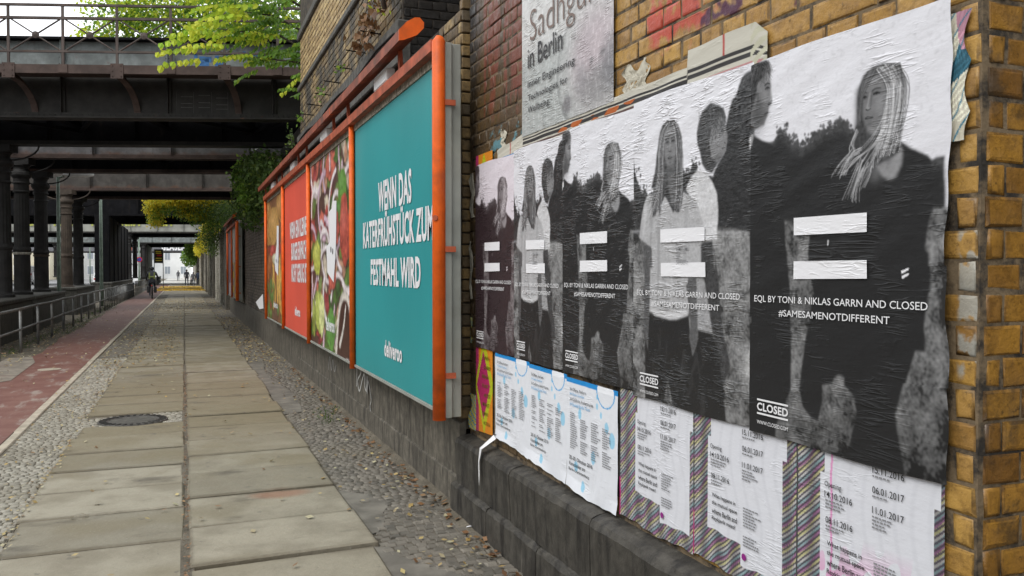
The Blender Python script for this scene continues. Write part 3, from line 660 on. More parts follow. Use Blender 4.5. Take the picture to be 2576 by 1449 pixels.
PB={
"trees":[(-0.125,0.314),(-0.004,0.35),(-0.003,0.179),(0.016,0.235),(0.051,0.28),(0.087,0.312),(0.11,0.298),(0.146,0.319),(0.215,0.314),(0.463,0.27),(0.524,0.27),(0.559,0.243),(0.588,0.254),(0.595,0.275),(0.815,0.307),(1.005,0.32),(1.007,0.463),(-0.124,0.43)],
"grass":[(-0.141,0.429),(0.754,0.449),(1.012,0.457),(1.1,1.1),(-0.1,1.1)],
"coat":[(1.005,0.02),(0.957,0.021),(0.934,0.025),(0.914,0.034),(0.904,0.056),(0.884,0.074),(0.854,0.085),(0.833,0.107),(0.814,0.137),(0.803,0.156),(0.803,0.176),(0.814,0.193),(0.804,0.225),(0.751,0.258),(0.718,0.284),(0.714,0.325),(0.752,0.364),(0.754,0.439),(0.817,0.44),(0.98,0.462),(0.984,0.558),(1.001,0.713),(1.013,0.868),(1.025,1.022),(1.1,1.05),(1.1,0)],
"mhead":[(0.593,0.13),(0.615,0.107),(0.644,0.089),(0.694,0.076),(0.748,0.087),(0.791,0.102),(0.808,0.132),(0.803,0.156),(0.819,0.186),(0.804,0.225),(0.751,0.258),(0.708,0.283),(0.664,0.274),(0.628,0.252),(0.611,0.217),(0.588,0.189),(0.581,0.155)],
"mface":[(0.707,0.142),(0.793,0.135),(0.803,0.16),(0.814,0.186),(0.799,0.225),(0.741,0.253),(0.684,0.231)],
"mcollar":[(0.974,0.201),(1.017,0.198),(1.004,0.227),(0.975,0.236)],
"mshirt":[(0.595,0.267),(0.657,0.274),(0.708,0.308),(0.742,0.343),(0.751,0.385),(0.748,0.479),(0.711,0.479),(0.643,0.482),(0.584,0.378),(0.494,0.321),(0.536,0.288)],
"marm":[(0.614,0.481),(0.711,0.479),(0.728,0.57),(0.733,0.516),(0.756,0.59),(0.801,0.761),(0.854,0.84),(0.802,0.897),(0.769,0.845),(0.714,0.749),(0.691,0.683),(0.651,0.599),(0.615,0.548)],
"mlow":[(0.587,0.591),(0.651,0.599),(0.686,0.683),(0.725,0.74),(0.714,0.749),(0.601,0.745),(0.588,0.685)],
"tee":[(0.146,0.319),(0.31,0.337),(0.389,0.391),(0.464,0.327),(0.537,0.345),(0.584,0.36),(0.648,0.44),(0.649,0.482),(0.621,0.489),(0.622,0.57),(0.498,0.613),(0.529,0.687),(0.518,0.705),(0.419,0.721),(0.355,0.726),(0.22,0.718),(0.163,0.706),(0.169,0.602),(0.189,0.507),(0.176,0.495),(0.06,0.459),(0.089,0.379),(0.117,0.341)],
"arm":[(0.104,0.484),(0.183,0.495),(0.19,0.569),(0.169,0.555),(0.163,0.706),(0.151,0.839),(0.107,0.774),(0.112,0.602)],
"arm2":[(0.516,0.591),(0.581,0.591),(0.595,0.685),(0.597,0.771),(0.554,0.829),(0.529,0.774),(0.541,0.73),(0.51,0.644)],
"hair":[(0.274,0.102),(0.347,0.098),(0.404,0.111),(0.443,0.141),(0.475,0.197),(0.476,0.284),(0.471,0.355),(0.439,0.388),(0.408,0.393),(0.349,0.375),(0.317,0.337),(0.27,0.363),(0.202,0.397),(0.215,0.314),(0.173,0.293),(0.228,0.245),(0.228,0.175),(0.254,0.131)],
"wface":[(0.308,0.136),(0.36,0.128),(0.399,0.155),(0.412,0.209),(0.374,0.233),(0.309,0.219),(0.288,0.176)],
"dots":[(0.335,0.166),(0.392,0.185),(0.374,0.211),(0.767,0.167),(0.793,0.175),(0.803,0.213)],
"strands":[[(0.267,0.124),(0.235,0.199),(0.222,0.268),(0.188,0.336)],[(0.295,0.112),(0.269,0.179),(0.27,0.271),(0.216,0.36)],[(0.424,0.139),(0.456,0.217),(0.463,0.306),(0.451,0.362)],[(0.407,0.236),(0.389,0.301),(0.415,0.369)],[(0.348,0.231),(0.336,0.298),(0.375,0.359)],[(0.254,0.16),(0.243,0.25),(0.173,0.302),(0.146,0.338)]],
"trous":[(0.164,0.711),(0.22,0.721),(0.355,0.727),(0.43,0.721),(0.523,0.704),(0.554,0.829),(0.601,0.771),(0.601,0.747),(0.714,0.751),(0.759,0.805),(0.803,0.905),(0.814,0.924),(0.803,0.945),(0.825,1.026),(0.485,1.032),(0.396,1.017),(0.343,0.921),(0.291,1.013),(0.124,1.017),(0.121,0.793),(0.15,0.735)],
"bars":[[(0.265,0.436),(0.652,0.44),(0.652,0.482),(0.265,0.479)],[(0.27,0.545),(0.658,0.545),(0.661,0.589),(0.272,0.588)]],
"t1":[(0.031,0.634),(0.919,0.637),(0.919,0.653),(0.033,0.653)],
"t2":[(0.18,0.669),(0.769,0.669),(0.769,0.688),(0.18,0.688)],
"logo":[(0.064,0.921),(0.249,0.92),(0.249,0.94),(0.065,0.943)],
}
def grid(nx, ny): return np.meshgrid(np.linspace(0, 1, nx), np.linspace(0, 1, ny))
def blur(a, r):
    r = int(r)
    if r < 1: return a
    k = np.exp(-.5*(np.arange(-2*r, 2*r+1)/r)**2); k /= k.sum()
    p = np.pad(a, ((2*r, 2*r), (0, 0)), mode='edge'); a = sum(k[i]*p[i:i+a.shape[0]] for i in range(len(k)))
    p = np.pad(a, ((0, 0), (2*r, 2*r)), mode='edge'); return sum(k[i]*p[:, i:i+a.shape[1]] for i in range(len(k)))
class Art:
    def __init__(s, nx, ny, asp, bg):
        s.nx, s.ny, s.asp = nx, ny, asp; s.S, s.T = grid(nx, ny); s.c = np.ones((ny, nx, 3))*np.array(bg)
        s.rs = np.random.RandomState(3)
    def mask(s, poly, soft=0):
        m = np.zeros((s.ny, s.nx), bool); n = len(poly)
        for i in range(n):
            x0, y0 = poly[i]; x1, y1 = poly[(i+1) % n]
            if y0 == y1: continue
            cond = ((s.T >= min(y0, y1)) & (s.T < max(y0, y1)))
            xi = x0 + (s.T - y0)*(x1 - x0)/(y1 - y0)
            m ^= cond & (s.S < xi)
        m = m.astype(float); soft = int(round(soft*s.nx/300)) if soft else 0; return blur(m, soft) if soft else m
    def fill(s, poly, col, soft=1, tex=0, tmask=None, op=1):
        m = s.mask(poly, soft)*op
        if tmask is not None: m = m*tmask
        c = np.ones((s.ny, s.nx, 1))*np.array(col)
        if tex: c = c*(1 + tex*s.noise(2, 3))[..., None]
        s.c = s.c*(1-m[..., None]) + c*m[..., None]
    def spot(s, p, rx, ry, col, op=1, pw=1):
        d = ((s.S-p[0])/rx)**2 + ((s.T-p[1])/ry)**2; m = (np.exp(-d**pw)*op)[..., None]; s.c = s.c*(1-m) + np.array(col)*m
    def stroke(s, pts, w, col, op=1, taper=True):
        d = np.full((s.ny, s.nx), 9.); n = len(pts)
        # smooth the polyline
        P = [np.array(p) for p in pts]
        for _ in range(2):
            Q = [P[0]]
            for a, b in zip(P[:-1], P[1:]): Q += [a*.75+b*.25, a*.25+b*.75]
            P = Q + [P[-1]]
        L = len(P)-1
        for k, (a, b) in enumerate(zip(P[:-1], P[1:])):
            ww = w*(1 - .6*k/L) if taper else w
            ax, ay, bx, by = a[0], a[1]*s.asp, b[0], b[1]*s.asp; vx, vy = bx-ax, by-ay; l2 = vx*vx+vy*vy+1e-9
            x0, x1 = min(a[0], b[0])-3*w, max(a[0], b[0])+3*w; y0, y1 = min(a[1], b[1])-3*w/s.asp, max(a[1], b[1])+3*w/s.asp
            i0, i1 = int(max(0, x0*(s.nx-1))), int(min(s.nx, x1*(s.nx-1)+2)); j0, j1 = int(max(0, y0*(s.ny-1))), int(min(s.ny, y1*(s.ny-1)+2))
            if i1 <= i0 or j1 <= j0: continue
            X = s.S[j0:j1, i0:i1]; Y = s.T[j0:j1, i0:i1]*s.asp
            t = np.clip(((X-ax)*vx + (Y-ay)*vy)/l2, 0, 1); dd = np.hypot(X-ax-t*vx, Y-ay-t*vy)/ww
            d[j0:j1, i0:i1] = np.minimum(d[j0:j1, i0:i1], dd)
        m = (np.clip(1.5-d, 0, 1)*op)[..., None]; s.c = s.c*(1-m) + np.array(col)*m
    def noise(s, r, seed=0, sx=1, sy=1):
        a = np.random.RandomState(seed).randn(s.ny, s.nx)
        k = blur(a, r*sx) if sx == sy else blur(a, r)
        return k/(k.std()+1e-9)
G = lambda v: (v, v, v*1.02)
def spikes(a, xs, col, rs, up=.03):
    for x, y in xs:
        for _ in range(9):
            xx = x + rs.randn()*.022; yy = y + rs.uniform(-.6, .9)*up; r = rs.uniform(.004, .013); q_ = rs.uniform(.6, 1.5)
            a.fill([(xx + r*rs.uniform(.5, 1.3)*math.cos(t), yy + r*.62*rs.uniform(.5, 1.4)*math.sin(t)) for t in np.linspace(0, 6, 9)], tuple(c*q_ for c in col), .7, op=.85)
def art_A(nx=480, ny=750):
    a = Art(nx, ny, 1.6, (.675,.675,.71)); D = PA; DK = G(.022)
    n1 = a.noise(8, 1); n2 = a.noise(2, 2); n3 = a.noise(22, 5)
    tp = D['trees']; a.fill(tp, G(.05), 1, .2); spikes(a, [(x, y) for x, y in tp[4:24]] + [((x0+x1)/2, (y0+y1)/2) for (x0, y0), (x1, y1) in zip(tp[4:24], tp[5:25])], G(.05), np.random.RandomState(1), .02); a.fill([(x, y+.02) for x, y in tp], DK, 4)
    gcol = np.clip(.15*(1 + .22*n1 + .20*n2 + .3*n3), .03, .5)
    gcol = gcol*(1 - .45*np.clip((a.T-.75)*4, 0, 1))
    m = a.mask(D['grass'], 2)[..., None]; a.c = a.c*(1-m) + gcol[..., None]*m
    a.fill(D['coat'], DK, 1); a.fill(D['face'], G(.17), 1, .06); a.fill(D['hair'], G(.03), 1, .4)
    for p, rx, ry, v, o in ((D['mdots'][0], .02, .008, .03, .9), (D['mdots'][1], .014, .006, .04, .8), (D['mdots'][2], .02, .004, .04, .8), (D['mdots'][3], .03, .02, .26, .6), (D['mdots'][4], .03, .03, .07, .7), ((.11,.04), .02, .02, .35, .5), ((.04,.15), .05, .04, .05, .8)): a.spot(p, rx, ry, G(v), o)
    a.stroke([(.092,.0675),(.106,.0640),(.121,.068)], .005, G(.02), .9); a.stroke([(.094,.078),(.105,.0745),(.119,.079)], .0045, G(.01), 1); a.spot((.106,.0775), .006, .004, G(.01), 1); a.stroke([(.112,.1215),(.122,.1230),(.131,.1200)], .0035, G(.02), .9); a.stroke([(.090,.1435),(.102,.1420),(.112,.1435)], .004, G(.02), .9)
    a.spot((.085,.10), .022, .022, G(.27), .55); a.spot((.126,.10), .006, .016, G(.34), .6); a.spot((.07,.15), .03, .016, G(.07), .6); a.stroke([(.030,.088),(.043,.080),(.048,.095),(.037,.118)], .006, G(.08), .7, False)
    r3_ = np.random.RandomState(6)
    for k in range(90):
        x = -.03 + .15*r3_.rand(); y = .002 + .03*r3_.rand() + .05*max(0, .06-x); a.stroke([(x, y), (x+.015*r3_.randn(), y+.015), (x+.02*r3_.randn()-.01, y+.035)], .0018, G(.02+.13*r3_.rand()**2), .7)
    a.fill(D['collar'], G(.30), 1)
    a.fill(D['torso'], DK, 1); a.fill([(.60,.14),(.78,.12),(.79,.28),(.62,.30),(.56,.32),(.60,.2)], G(.04), 3)
    a.fill(D['neck'], G(.27), 2, .05); a.spot((.755,.30), .02, .03, G(.10), .7); a.spot((.70,.34), .03, .02, G(.16), .6)
    # woman's head, three-quarter face turned left, long wind-blown hair falling from the crown
    a.fill([(.612,.135),(.63,.113),(.67,.100),(.72,.097),(.77,.105),(.802,.13),(.815,.18),(.812,.235),(.795,.275),(.80,.30),(.74,.315),(.70,.325),(.66,.315),(.625,.30),(.609,.25),(.605,.19)], G(.055), 1, .25)
    face = [(.630,.135),(.660,.120),(.705,.122),(.735,.14),(.745,.175),(.740,.205),(.722,.232),(.695,.250),(.672,.253),(.655,.243),(.640,.222),(.626,.195),(.622,.165)]
    a.fill(face, G(.155), 2, .04)
    a.spot((.69,.137), .040, .014, G(.23), .8); a.spot((.715,.188), .028, .022, G(.24), .8); a.spot((.640,.186), .012, .014, G(.17), .6); a.spot((.680,.242), .022, .007, G(.23), .8)
    a.spot((.628,.175), .007, .04, G(.05), .8); a.spot((.740,.215), .012, .03, G(.06), .7); a.spot((.70,.262), .05, .010, G(.03), .8)
    # brows, eyes, nose, mouth
    a.stroke([(.675,.1535),(.690,.1490),(.712,.1510)], .0042, G(.035), .85); a.stroke([(.630,.1570),(.640,.1535),(.650,.1555)], .0036, G(.035), .8)
    a.spot((.695,.1600), .020, .0055, G(.05), .75); a.stroke([(.681,.1615),(.694,.1585),(.709,.1620)], .0034, G(.012), 1); a.spot((.694,.1612), .005, .0032, G(.01), 1); a.spot((.694,.167), .017, .0028, G(.22), .6)
    a.spot((.641,.1640), .013, .005, G(.05), .75); a.stroke([(.631,.1648),(.640,.1625),(.650,.1650)], .0030, G(.012), 1); a.spot((.640,.1650), .004, .003, G(.01), 1)
    a.stroke([(.664,.158),(.658,.175),(.652,.188)], .0040, G(.26), .8, False); a.stroke([(.672,.165),(.670,.182),(.668,.189)], .0042, G(.08), .55, False)
    a.spot((.657,.1905), .008, .0035, G(.27), .8); a.stroke([(.648,.1930),(.657,.1955),(.669,.1925)], .0028, G(.02), .95)
    a.stroke([(.645,.2125),(.655,.2095),(.664,.2110),(.680,.2125)], .0036, G(.045), .95); a.stroke([(.645,.2138),(.662,.2150),(.680,.2138)], .0024, G(.008), 1); a.stroke([(.650,.2180),(.662,.2200),(.675,.2175)], .0040, G(.13), .9); a.spot((.662,.2265), .013, .0025, G(.07), .7)
    rs = np.random.RandomState(4)
    for k in range(230):                     # hair from the parting, swept back and down over the far shoulder side
        u = rs.rand(); x = .645 + .15*u; y = .101 + .012*abs(u-.55) + .006*rs.rand()
        if u < .30: pts = [(x, y), (x-.02, y+.02), (.616+.01*rs.rand(), .15+.02*rs.rand()), (.612+.008*rs.rand(), .19+.03*rs.rand())]; g = .03+.14*rs.rand()
        else:
            e_ = .745 + .065*(u-.3)/.7 + .012*rs.randn(); pts = [(x, y), (e_+.006, .145+.02*rs.rand()), (e_+.004, .19), (e_-.008-.02*rs.rand(), .24), (e_-.03-.04*rs.rand(), .285+.02*rs.rand())]; g = .05 + .50*rs.rand()**1.5
        a.stroke(pts, .0015+.0012*rs.rand(), G(g), .8)
    for st in D['strands'][:4] + D['strands'][10:]:
        for q in range(7):
            j = rs.randn(2)*.006; P_ = [(max(x, .742 - max(0, y-.235)*1.3) + j[0]*(1+i*.5), y + j[1]*.5) for i, (x, y) in enumerate(st)]; a.stroke(P_, .0018, G(.14+.45*rs.rand()), .8)
    for st in D['strands'][5:10]:
        for q in range(9):
            j = rs.randn(2)*.008; a.stroke([(x + j[0]*(1+i*.6), y + j[1]*.6) for i, (x, y) in enumerate(st)], .0017, G(.10+.42*rs.rand()), .8)
    for q in range(5):
        j = rs.randn(2)*.004; a.stroke([(.735+j[0],.235),(.69,.272+j[1]),(.64+j[0],.290),(.585,.305+j[1]),(.535+j[0]*3,.335)], .0018, G(.35+.2*rs.rand()), .85)
    for q in range(3): a.stroke([(.745,.19),(.715,.228),(.66,.262+.006*q),(.60,.288),(.55,.30+.01*q)], .0014, G(.38), .8)
    a.spot((.665,.285), .035, .02, G(.02), .55)
    a.fill(D['mini'], G(.75), 0)
    a.fill([(.81,.569),(.84,.562),(.838,.567),(.812,.575)], G(.75), 0)
    a.stroke([(.47,.49),(.468,.50)], .004, G(.5))
    # ghost of the sheet beneath showing through, brickwork print-through
    gh = 1 - .05*np.clip(a.noise(2, 9), 0, 2)*(a.noise(9, 11) > .2); a.c *= gh[..., None]
    return a.c
def art_B(nx=480, ny=750):
    a = Art(nx, ny, 1.6, (.675,.675,.71)); D = PB; DK = G(.025)
    n1 = a.noise(8, 21); n2 = a.noise(2, 22); n3 = a.noise(22, 25)
    a.fill(D['trees'], G(.035), 1, .3); spikes(a, D['trees'][3:13], G(.035), np.random.RandomState(2), .02)
    gcol = np.clip(.17*(1 + .22*n1 + .20*n2 + .3*n3), .03, .5); gcol = gcol*(1 - .35*np.clip((a.T-.8)*4, 0, 1))
    m = a.mask(D['grass'], 4)[..., None]; a.c = a.c*(1-m) + gcol[..., None]*m
    a.fill(D['coat'], DK, 1, .15); a.fill([(.90,.05),(.96,.03),(1.03,.02),(1.03,.2),(.965,.22),(.90,.18),(.87,.12)], G(.032), 1, .5)
    a.fill([(.975,.1),(1.02,.08),(1.02,.2),(.985,.18)], G(.09), 2)
    a.fill(D['mlow'], G(.30), 1, .1); a.fill(D['marm'], G(.05), 1, .15); a.fill(D['mshirt'], G(.55), 1, .06)
    a.fill(D['mhead'], G(.045), 1, .15); a.fill([(.70,.145),(.735,.125),(.785,.122),(.803,.15),(.806,.165),(.822,.187),(.812,.193),(.815,.203),(.808,.210),(.804,.225),(.780,.238),(.745,.252),(.70,.235),(.685,.19)], G(.20), 1, .05)
    r2_ = np.random.RandomState(5)
    for k in range(120):
        x = .60 + .19*r2_.rand(); y = .085 + .05*r2_.rand() + .09*abs(x-.69); a.stroke([(x, y), (x+.02*r2_.randn(), y+.02), (x+.03*r2_.randn()-.01, y+.05)], .0018, G(.02+.12*r2_.rand()**2), .7)
    a.stroke([(.765,.153),(.785,.150),(.797,.154)], .004, G(.03), .9); a.stroke([(.770,.166),(.783,.163),(.794,.167)], .0035, G(.012), 1); a.stroke([(.796,.2),(.806,.203)], .003, G(.02), .9); a.stroke([(.782,.2165),(.795,.2150),(.806,.2165)], .0032, G(.03), .9); a.spot((.70,.185), .010, .016, G(.20), .7); a.stroke([(.693,.175),(.704,.172),(.708,.185),(.700,.197)], .003, G(.05), .8, False)
    a.spot((.76,.19), .03, .02, G(.22), .5); a.spot((.755,.24), .035, .010, G(.06), .6); a.fill(D['mcollar'], G(.55), 1)
    pass
    a.fill(D['trous'], G(.02), 1); a.fill(D['tee'], G(.40), 1, .05)
    for (p0, p1, v) in (((.25,.42),(.24,.68),.24), ((.50,.36),(.47,.70),.30), ((.36,.47),(.37,.70),.48), ((.42,.45),(.44,.7),.33), ((.12,.36),(.10,.45),.55), ((.18,.40),(.17,.49),.25), ((.30,.60),(.33,.71),.26)):
        a.stroke([p0, ((p0[0]+p1[0])/2+.01, (p0[1]+p1[1])/2), p1], .016, G(v), .5)
    rf = np.random.RandomState(12)
    for k in range(26):
        x, y = .18+.5*rf.rand(), .76+.2*rf.rand(); a.stroke([(x, y), (x+.02*rf.randn(), y+.04), (x+.03*rf.randn(), y+.08)], .005+.01*rf.rand(), G(.045), .4)
    a.fill([(.163,.69),(.22,.70),(.36,.708),(.5,.69),(.518,.705),(.419,.724),(.355,.727),(.22,.72)], G(.55), 2)
    a.fill(D['arm'], G(.09), 1, .1); a.fill(D['arm2'], G(.10), 1, .1)
    a.fill([(.262,.125),(.285,.105),(.33,.095),(.385,.099),(.43,.118),(.455,.16),(.470,.22),(.475,.30),(.465,.36),(.43,.392),(.395,.385),(.36,.34),(.34,.30),(.31,.33),(.27,.365),(.20,.40),(.185,.36),(.215,.31),(.175,.30),(.215,.25),(.232,.19),(.245,.15)], G(.060), 1, .2)
    a.fill([(.300,.135),(.335,.118),(.372,.118),(.402,.138),(.412,.175),(.404,.210),(.385,.240),(.355,.253),(.328,.240),(.308,.212),(.296,.17)], G(.17), 2, .04)
    a.fill([(.33,.24),(.39,.235),(.41,.30),(.40,.36),(.37,.37),(.345,.32)], G(.12), 2)
    a.spot((.355,.137), .035, .012, G(.25), .7); a.spot((.325,.196), .018, .016, G(.22), .7); a.spot((.388,.196), .018, .016, G(.21), .7)
    for cx in (.331, .382): a.stroke([(cx-.018,.1560),(cx,.1515),(cx+.017,.1555)], .0042, G(.035), .85); a.spot((cx,.1635), .018, .006, G(.06), .7); a.stroke([(cx-.014,.1645),(cx,.1615),(cx+.014,.1650)], .0035, G(.012), 1); a.spot((cx,.1650), .005, .0035, G(.01), 1)
    a.stroke([(.356,.163),(.355,.18),(.350,.190)], .005, G(.26), .7, False); a.stroke([(.345,.1945),(.356,.1970),(.367,.1945)], .003, G(.03), .9)
    a.stroke([(.336,.2150),(.348,.2120),(.358,.2135),(.374,.2150)], .0036, G(.05), .95); a.stroke([(.338,.2165),(.356,.2175),(.374,.2160)], .0024, G(.01), 1); a.spot((.356,.222), .014, .004, G(.14), .8); a.spot((.356,.230), .014, .003, G(.08), .6); a.spot((.36,.258), .04, .012, G(.04), .7)
    rs = np.random.RandomState(8)
    for k in range(330):
        L_ = rs.rand() < .55; u = rs.rand()
        if L_: x0 = .350-.03*rs.rand(); xm = .300-.055*u; pts = [(x0, .100+.008*rs.rand()), (xm+.012, .130+.01*rs.rand()), (xm-.004, .20), (xm-.015*rs.rand(), .28), (xm-.03-.07*rs.rand()*(u > .3), .34+.06*rs.rand())]
        else: x0 = .360+.03*rs.rand(); xm = .408+.055*u; pts = [(x0, .100+.008*rs.rand()), (xm-.012, .130+.01*rs.rand()), (xm+.004, .20), (xm+.006, .29), (xm-.02*rs.rand(), .35+.04*rs.rand())]
        a.stroke(pts, .0014+.0014*rs.rand(), G(.015+.10*rs.rand() if rs.rand() < .6 else .12+.36*rs.rand()), .75)
    for k in range(6): a.fill([(.41+.0*k, .515+.012*k), (.50-.01*(k % 2), .515+.012*k), (.50-.01*(k % 2), .519+.012*k), (.41, .519+.012*k)], G(.12), 0, op=.6) if k % 2 == 0 else None
    return a.c
def samp(img, s, t):
    ny, nx = img.shape[:2]; x = np.clip(s, 0, 1)*(nx-1); y = np.clip(t, 0, 1)*(ny-1)
    x0 = np.clip(x.astype(int), 0, nx-2); y0 = np.clip(y.astype(int), 0, ny-2); fx = (x-x0)[..., None]; fy = (y-y0)[..., None]
    return (img[y0, x0]*(1-fx)*(1-fy) + img[y0, x0+1]*fx*(1-fy) + img[y0+1, x0]*(1-fx)*fy + img[y0+1, x0+1]*fx*fy)
def sheet(name, Y0, Y1, H0, H1, X, art, mat, parent=None, nx=60, ny=80, amp=.0012, top=None, bot=None, left=None, right=None, lift=None, seed=0, **kw):
    """a pasted sheet facing the path: Y0 is its left (far) edge as seen, Y1 its right; art(s,t)->colour."""
    S, T = grid(nx, ny); rs = np.random.RandomState(seed + 5)
    w_ = np.zeros_like(S)
    for k in range(26):
        fx, fy, ph = rs.uniform(2, 14), rs.uniform(6, 46), rs.uniform(0, 6.28); w_ += np.sin((fx*S*4 if mat not in (M_POSTER, M_POSTER2) else fx*S*2) + (fy*T*.5 if mat not in (M_POSTER, M_POSTER2) else fy*T*2.2) + ph + 1.5*np.sin(S*5+ph))*rs.uniform(.2, 1)/6
    Yl = Y0 + (left(T) if left else 0); Yr = Y1 + (right(T) if right else 0)
    Hh = H1 + (top(S) if top else 0); Hl = H0 + (bot(S) if bot else 0)
    Yw = Yl + (Yr - Yl)*S; Hw = Hh + (Hl - Hh)*T; Xw = X + w_*amp - (lift(S, T) if lift else 0)
    V = np.stack([Xw, Yw, Hw], -1).reshape(-1, 3)
    idx = np.arange(nx*ny).reshape(ny, nx); F = np.stack([idx[:-1, :-1], idx[1:, :-1], idx[1:, 1:], idx[:-1, 1:]], -1).reshape(-1, 4)
    o = part(name, (V, F), mat, parent, smooth=True, origin=(X, (Y0+Y1)/2, H0), **kw)
    c = art(S, T); c = np.concatenate([c, np.ones(c.shape[:2]+(1,))], -1).astype(np.float32)
    at = o.data.color_attributes.new('Col', 'FLOAT_COLOR', 'POINT'); at.data.foreach_set('color', np.clip(c, 0, 1).ravel())
    return o
_txt = {}
def text_polys(body, bold=0.0):
    key = (body, bold)
    if key in _txt: return _txt[key]
    cu = bpy.data.curves.new('t', 'FONT'); cu.body = body; cu.size = 1; cu.offset = bold; cu.space_character = 1 + max(0, bold-.02)*5 if bold > .02 else 1; cu.resolution_u = 3; cu.fill_mode = 'FRONT' if hasattr(cu, 'fill_mode') else cu.fill_mode
    ob = bpy.data.objects.new('t', cu); me = bpy.data.meshes.new_from_object(ob)
    V = np.array([v.co[:2] for v in me.vertices]); F = [tuple(p.vertices) for p in me.polygons]
    bpy.data.objects.remove(ob); bpy.data.curves.remove(cu); bpy.data.meshes.remove(me)
    V = V - V.min(0); V = V/V.max(0); _txt[key] = (V, F); return _txt[key]
def lettering(body, Yl, Yr, H0, H1, X, mat, parent, bold=.012, slant=0, name='lettering', mb=None):
    V, F = text_polys(body, bold); m = mb or MB()
    m.add([(X, Yl + (Yr-Yl)*(v[0] + slant*v[1]), H0 + (H1-H0)*v[1]) for v in V], F)
    return part(name, m, mat, parent) if mb is None else None
def rect(mb, Yl, Yr, H0, H1, X): mb.add([(X, Yl, H0), (X, Yr, H0), (X, Yr, H1), (X, Yl, H1)], [(0,1,2,3)])
IA, IB = art_A(), art_B()
FX = 1.736
edges = [5.057, 4.375, 3.72, 3.022, 2.255, 1.503]
plabel = ['narrow dark reddish fashion poster at the far left end of the row', 'second fashion poster, woman in white shirt, directly right of the reddish one',
          'middle fashion poster of a woman in black, above the blue-edged flyers', 'fashion poster of a long-haired woman in a white T-shirt, beside the largest one', 'largest black and white fashion poster with windblown woman, at the brick corner']
for i in range(5):
    Y0, Y1 = edges[i], edges[i+1]; isA = i % 2 == 0; D = PA if isA else PB
    dy = Y1 - Y0; nx, ny = [(100, 230), (120, 260), (150, 300), (220, 400), (320, 510)][i]
    H1 = [2.268, 2.275, 2.279, 2.288, 2.272][i]; H0 = [1.115, 1.112, 1.105, 1.085, 1.075][i]; dh = H1 - H0
    img = IA if isA else IB
    if i == 0:
        def art(s, t, img=img): c = samp(img, s*.98+.02, t); return np.clip(c*np.array([1.0,.93,.95]) + np.array([.016,.004,.006])*(1-c), 0, 1)
    else:
        def art(s, t, img=img): return samp(img, s, t)
    rg = (lambda T: -.004*np.sin(T*9) + .003*np.sin(T*41) - .006*(T > .55)*(T < .8)) if i == 4 else (lambda T: .002*np.sin(T*30))
    po = sheet('poster', Y0+.012*(i > 0), Y1, H0, H1, FX - .0012*i, art, M_POSTER if i == 4 else M_POSTER2, None, nx, ny, .0013, seed=i, right=rg,
               top=lambda S: .006*np.sin(S*5), bot=lambda S: .004*np.sin(S*7), lift=(lambda S, T: .012*np.clip((S-.965)/.035, 0, 1)*np.exp(-((T-.6)/.15)**2)) if i == 4 else None,
               label=plabel[i], cat='poster', group='fashion posters in a row on the wall')
    Xt = FX - .0012*i - .0042
    bars = MB()
    for b in D['bars']:
        q = [(Xt, Y0 + dy*x, H1 - dh*t) for x, t in b]; bars.add(q, [(0,1,2,3)])
    part('equals_sign', bars, M_WINK, po)
    (a0, t0), (a1, t1) = D['t1'][0], D['t1'][2]
    m = MB(); lettering('EQL BY TONI & NIKLAS GARRN AND CLOSED', Y0+dy*a0, Y0+dy*a1, H1-dh*(t0+.0205), H1-dh*t0, Xt, M_INKW, po, .005, mb=m)
    (a0, t0), (a1, t1) = D['t2'][0], D['t2'][2]
    lettering('#SAMESAMENOTDIFFERENT', Y0+dy*a0, Y0+dy*a1, H1-dh*(t0+.019), H1-dh*t0, Xt, M_INKW, po, .005, mb=m)
    (a0, t0), (a1, t1) = D['logo'][0], D['logo'][2]
    lettering('CLOSED', Y0+dy*a0, Y0+dy*a1, H1-dh*(t0+.024), H1-dh*(t0+.002), Xt, M_INKW, po, .03, mb=m)
    rect(m, Y0+dy*a0, Y0+dy*a1, H1-dh*(t0-.003), H1-dh*(t0-.008), Xt); rect(m, Y0+dy*a0, Y0+dy*a1, H1-dh*(t0+.034), H1-dh*(t0+.029), Xt)
    lettering('WWW.CLOSED.COM', Y0+dy*a0, Y0+dy*a1, H1-dh*(t0+.06), H1-dh*(t0+.05), Xt, M_INKW, po, .004, mb=m)
    part('lettering', m, M_INKW, po, kind='stuff')
    if not isA:
        m = MB()
        for k, s_ in enumerate(('SAME SAME', 'NOT', 'DIFFERENT')):
            lettering(s_, Y0+dy*.41, Y0+dy*(.41+.012*len(s_)), H1-dh*(.507+.022*k), H1-dh*(.497+.022*k), Xt, M_INKG, po, .005, mb=m)
        part('small_lettering', m, M_INKG, po, kind='stuff')
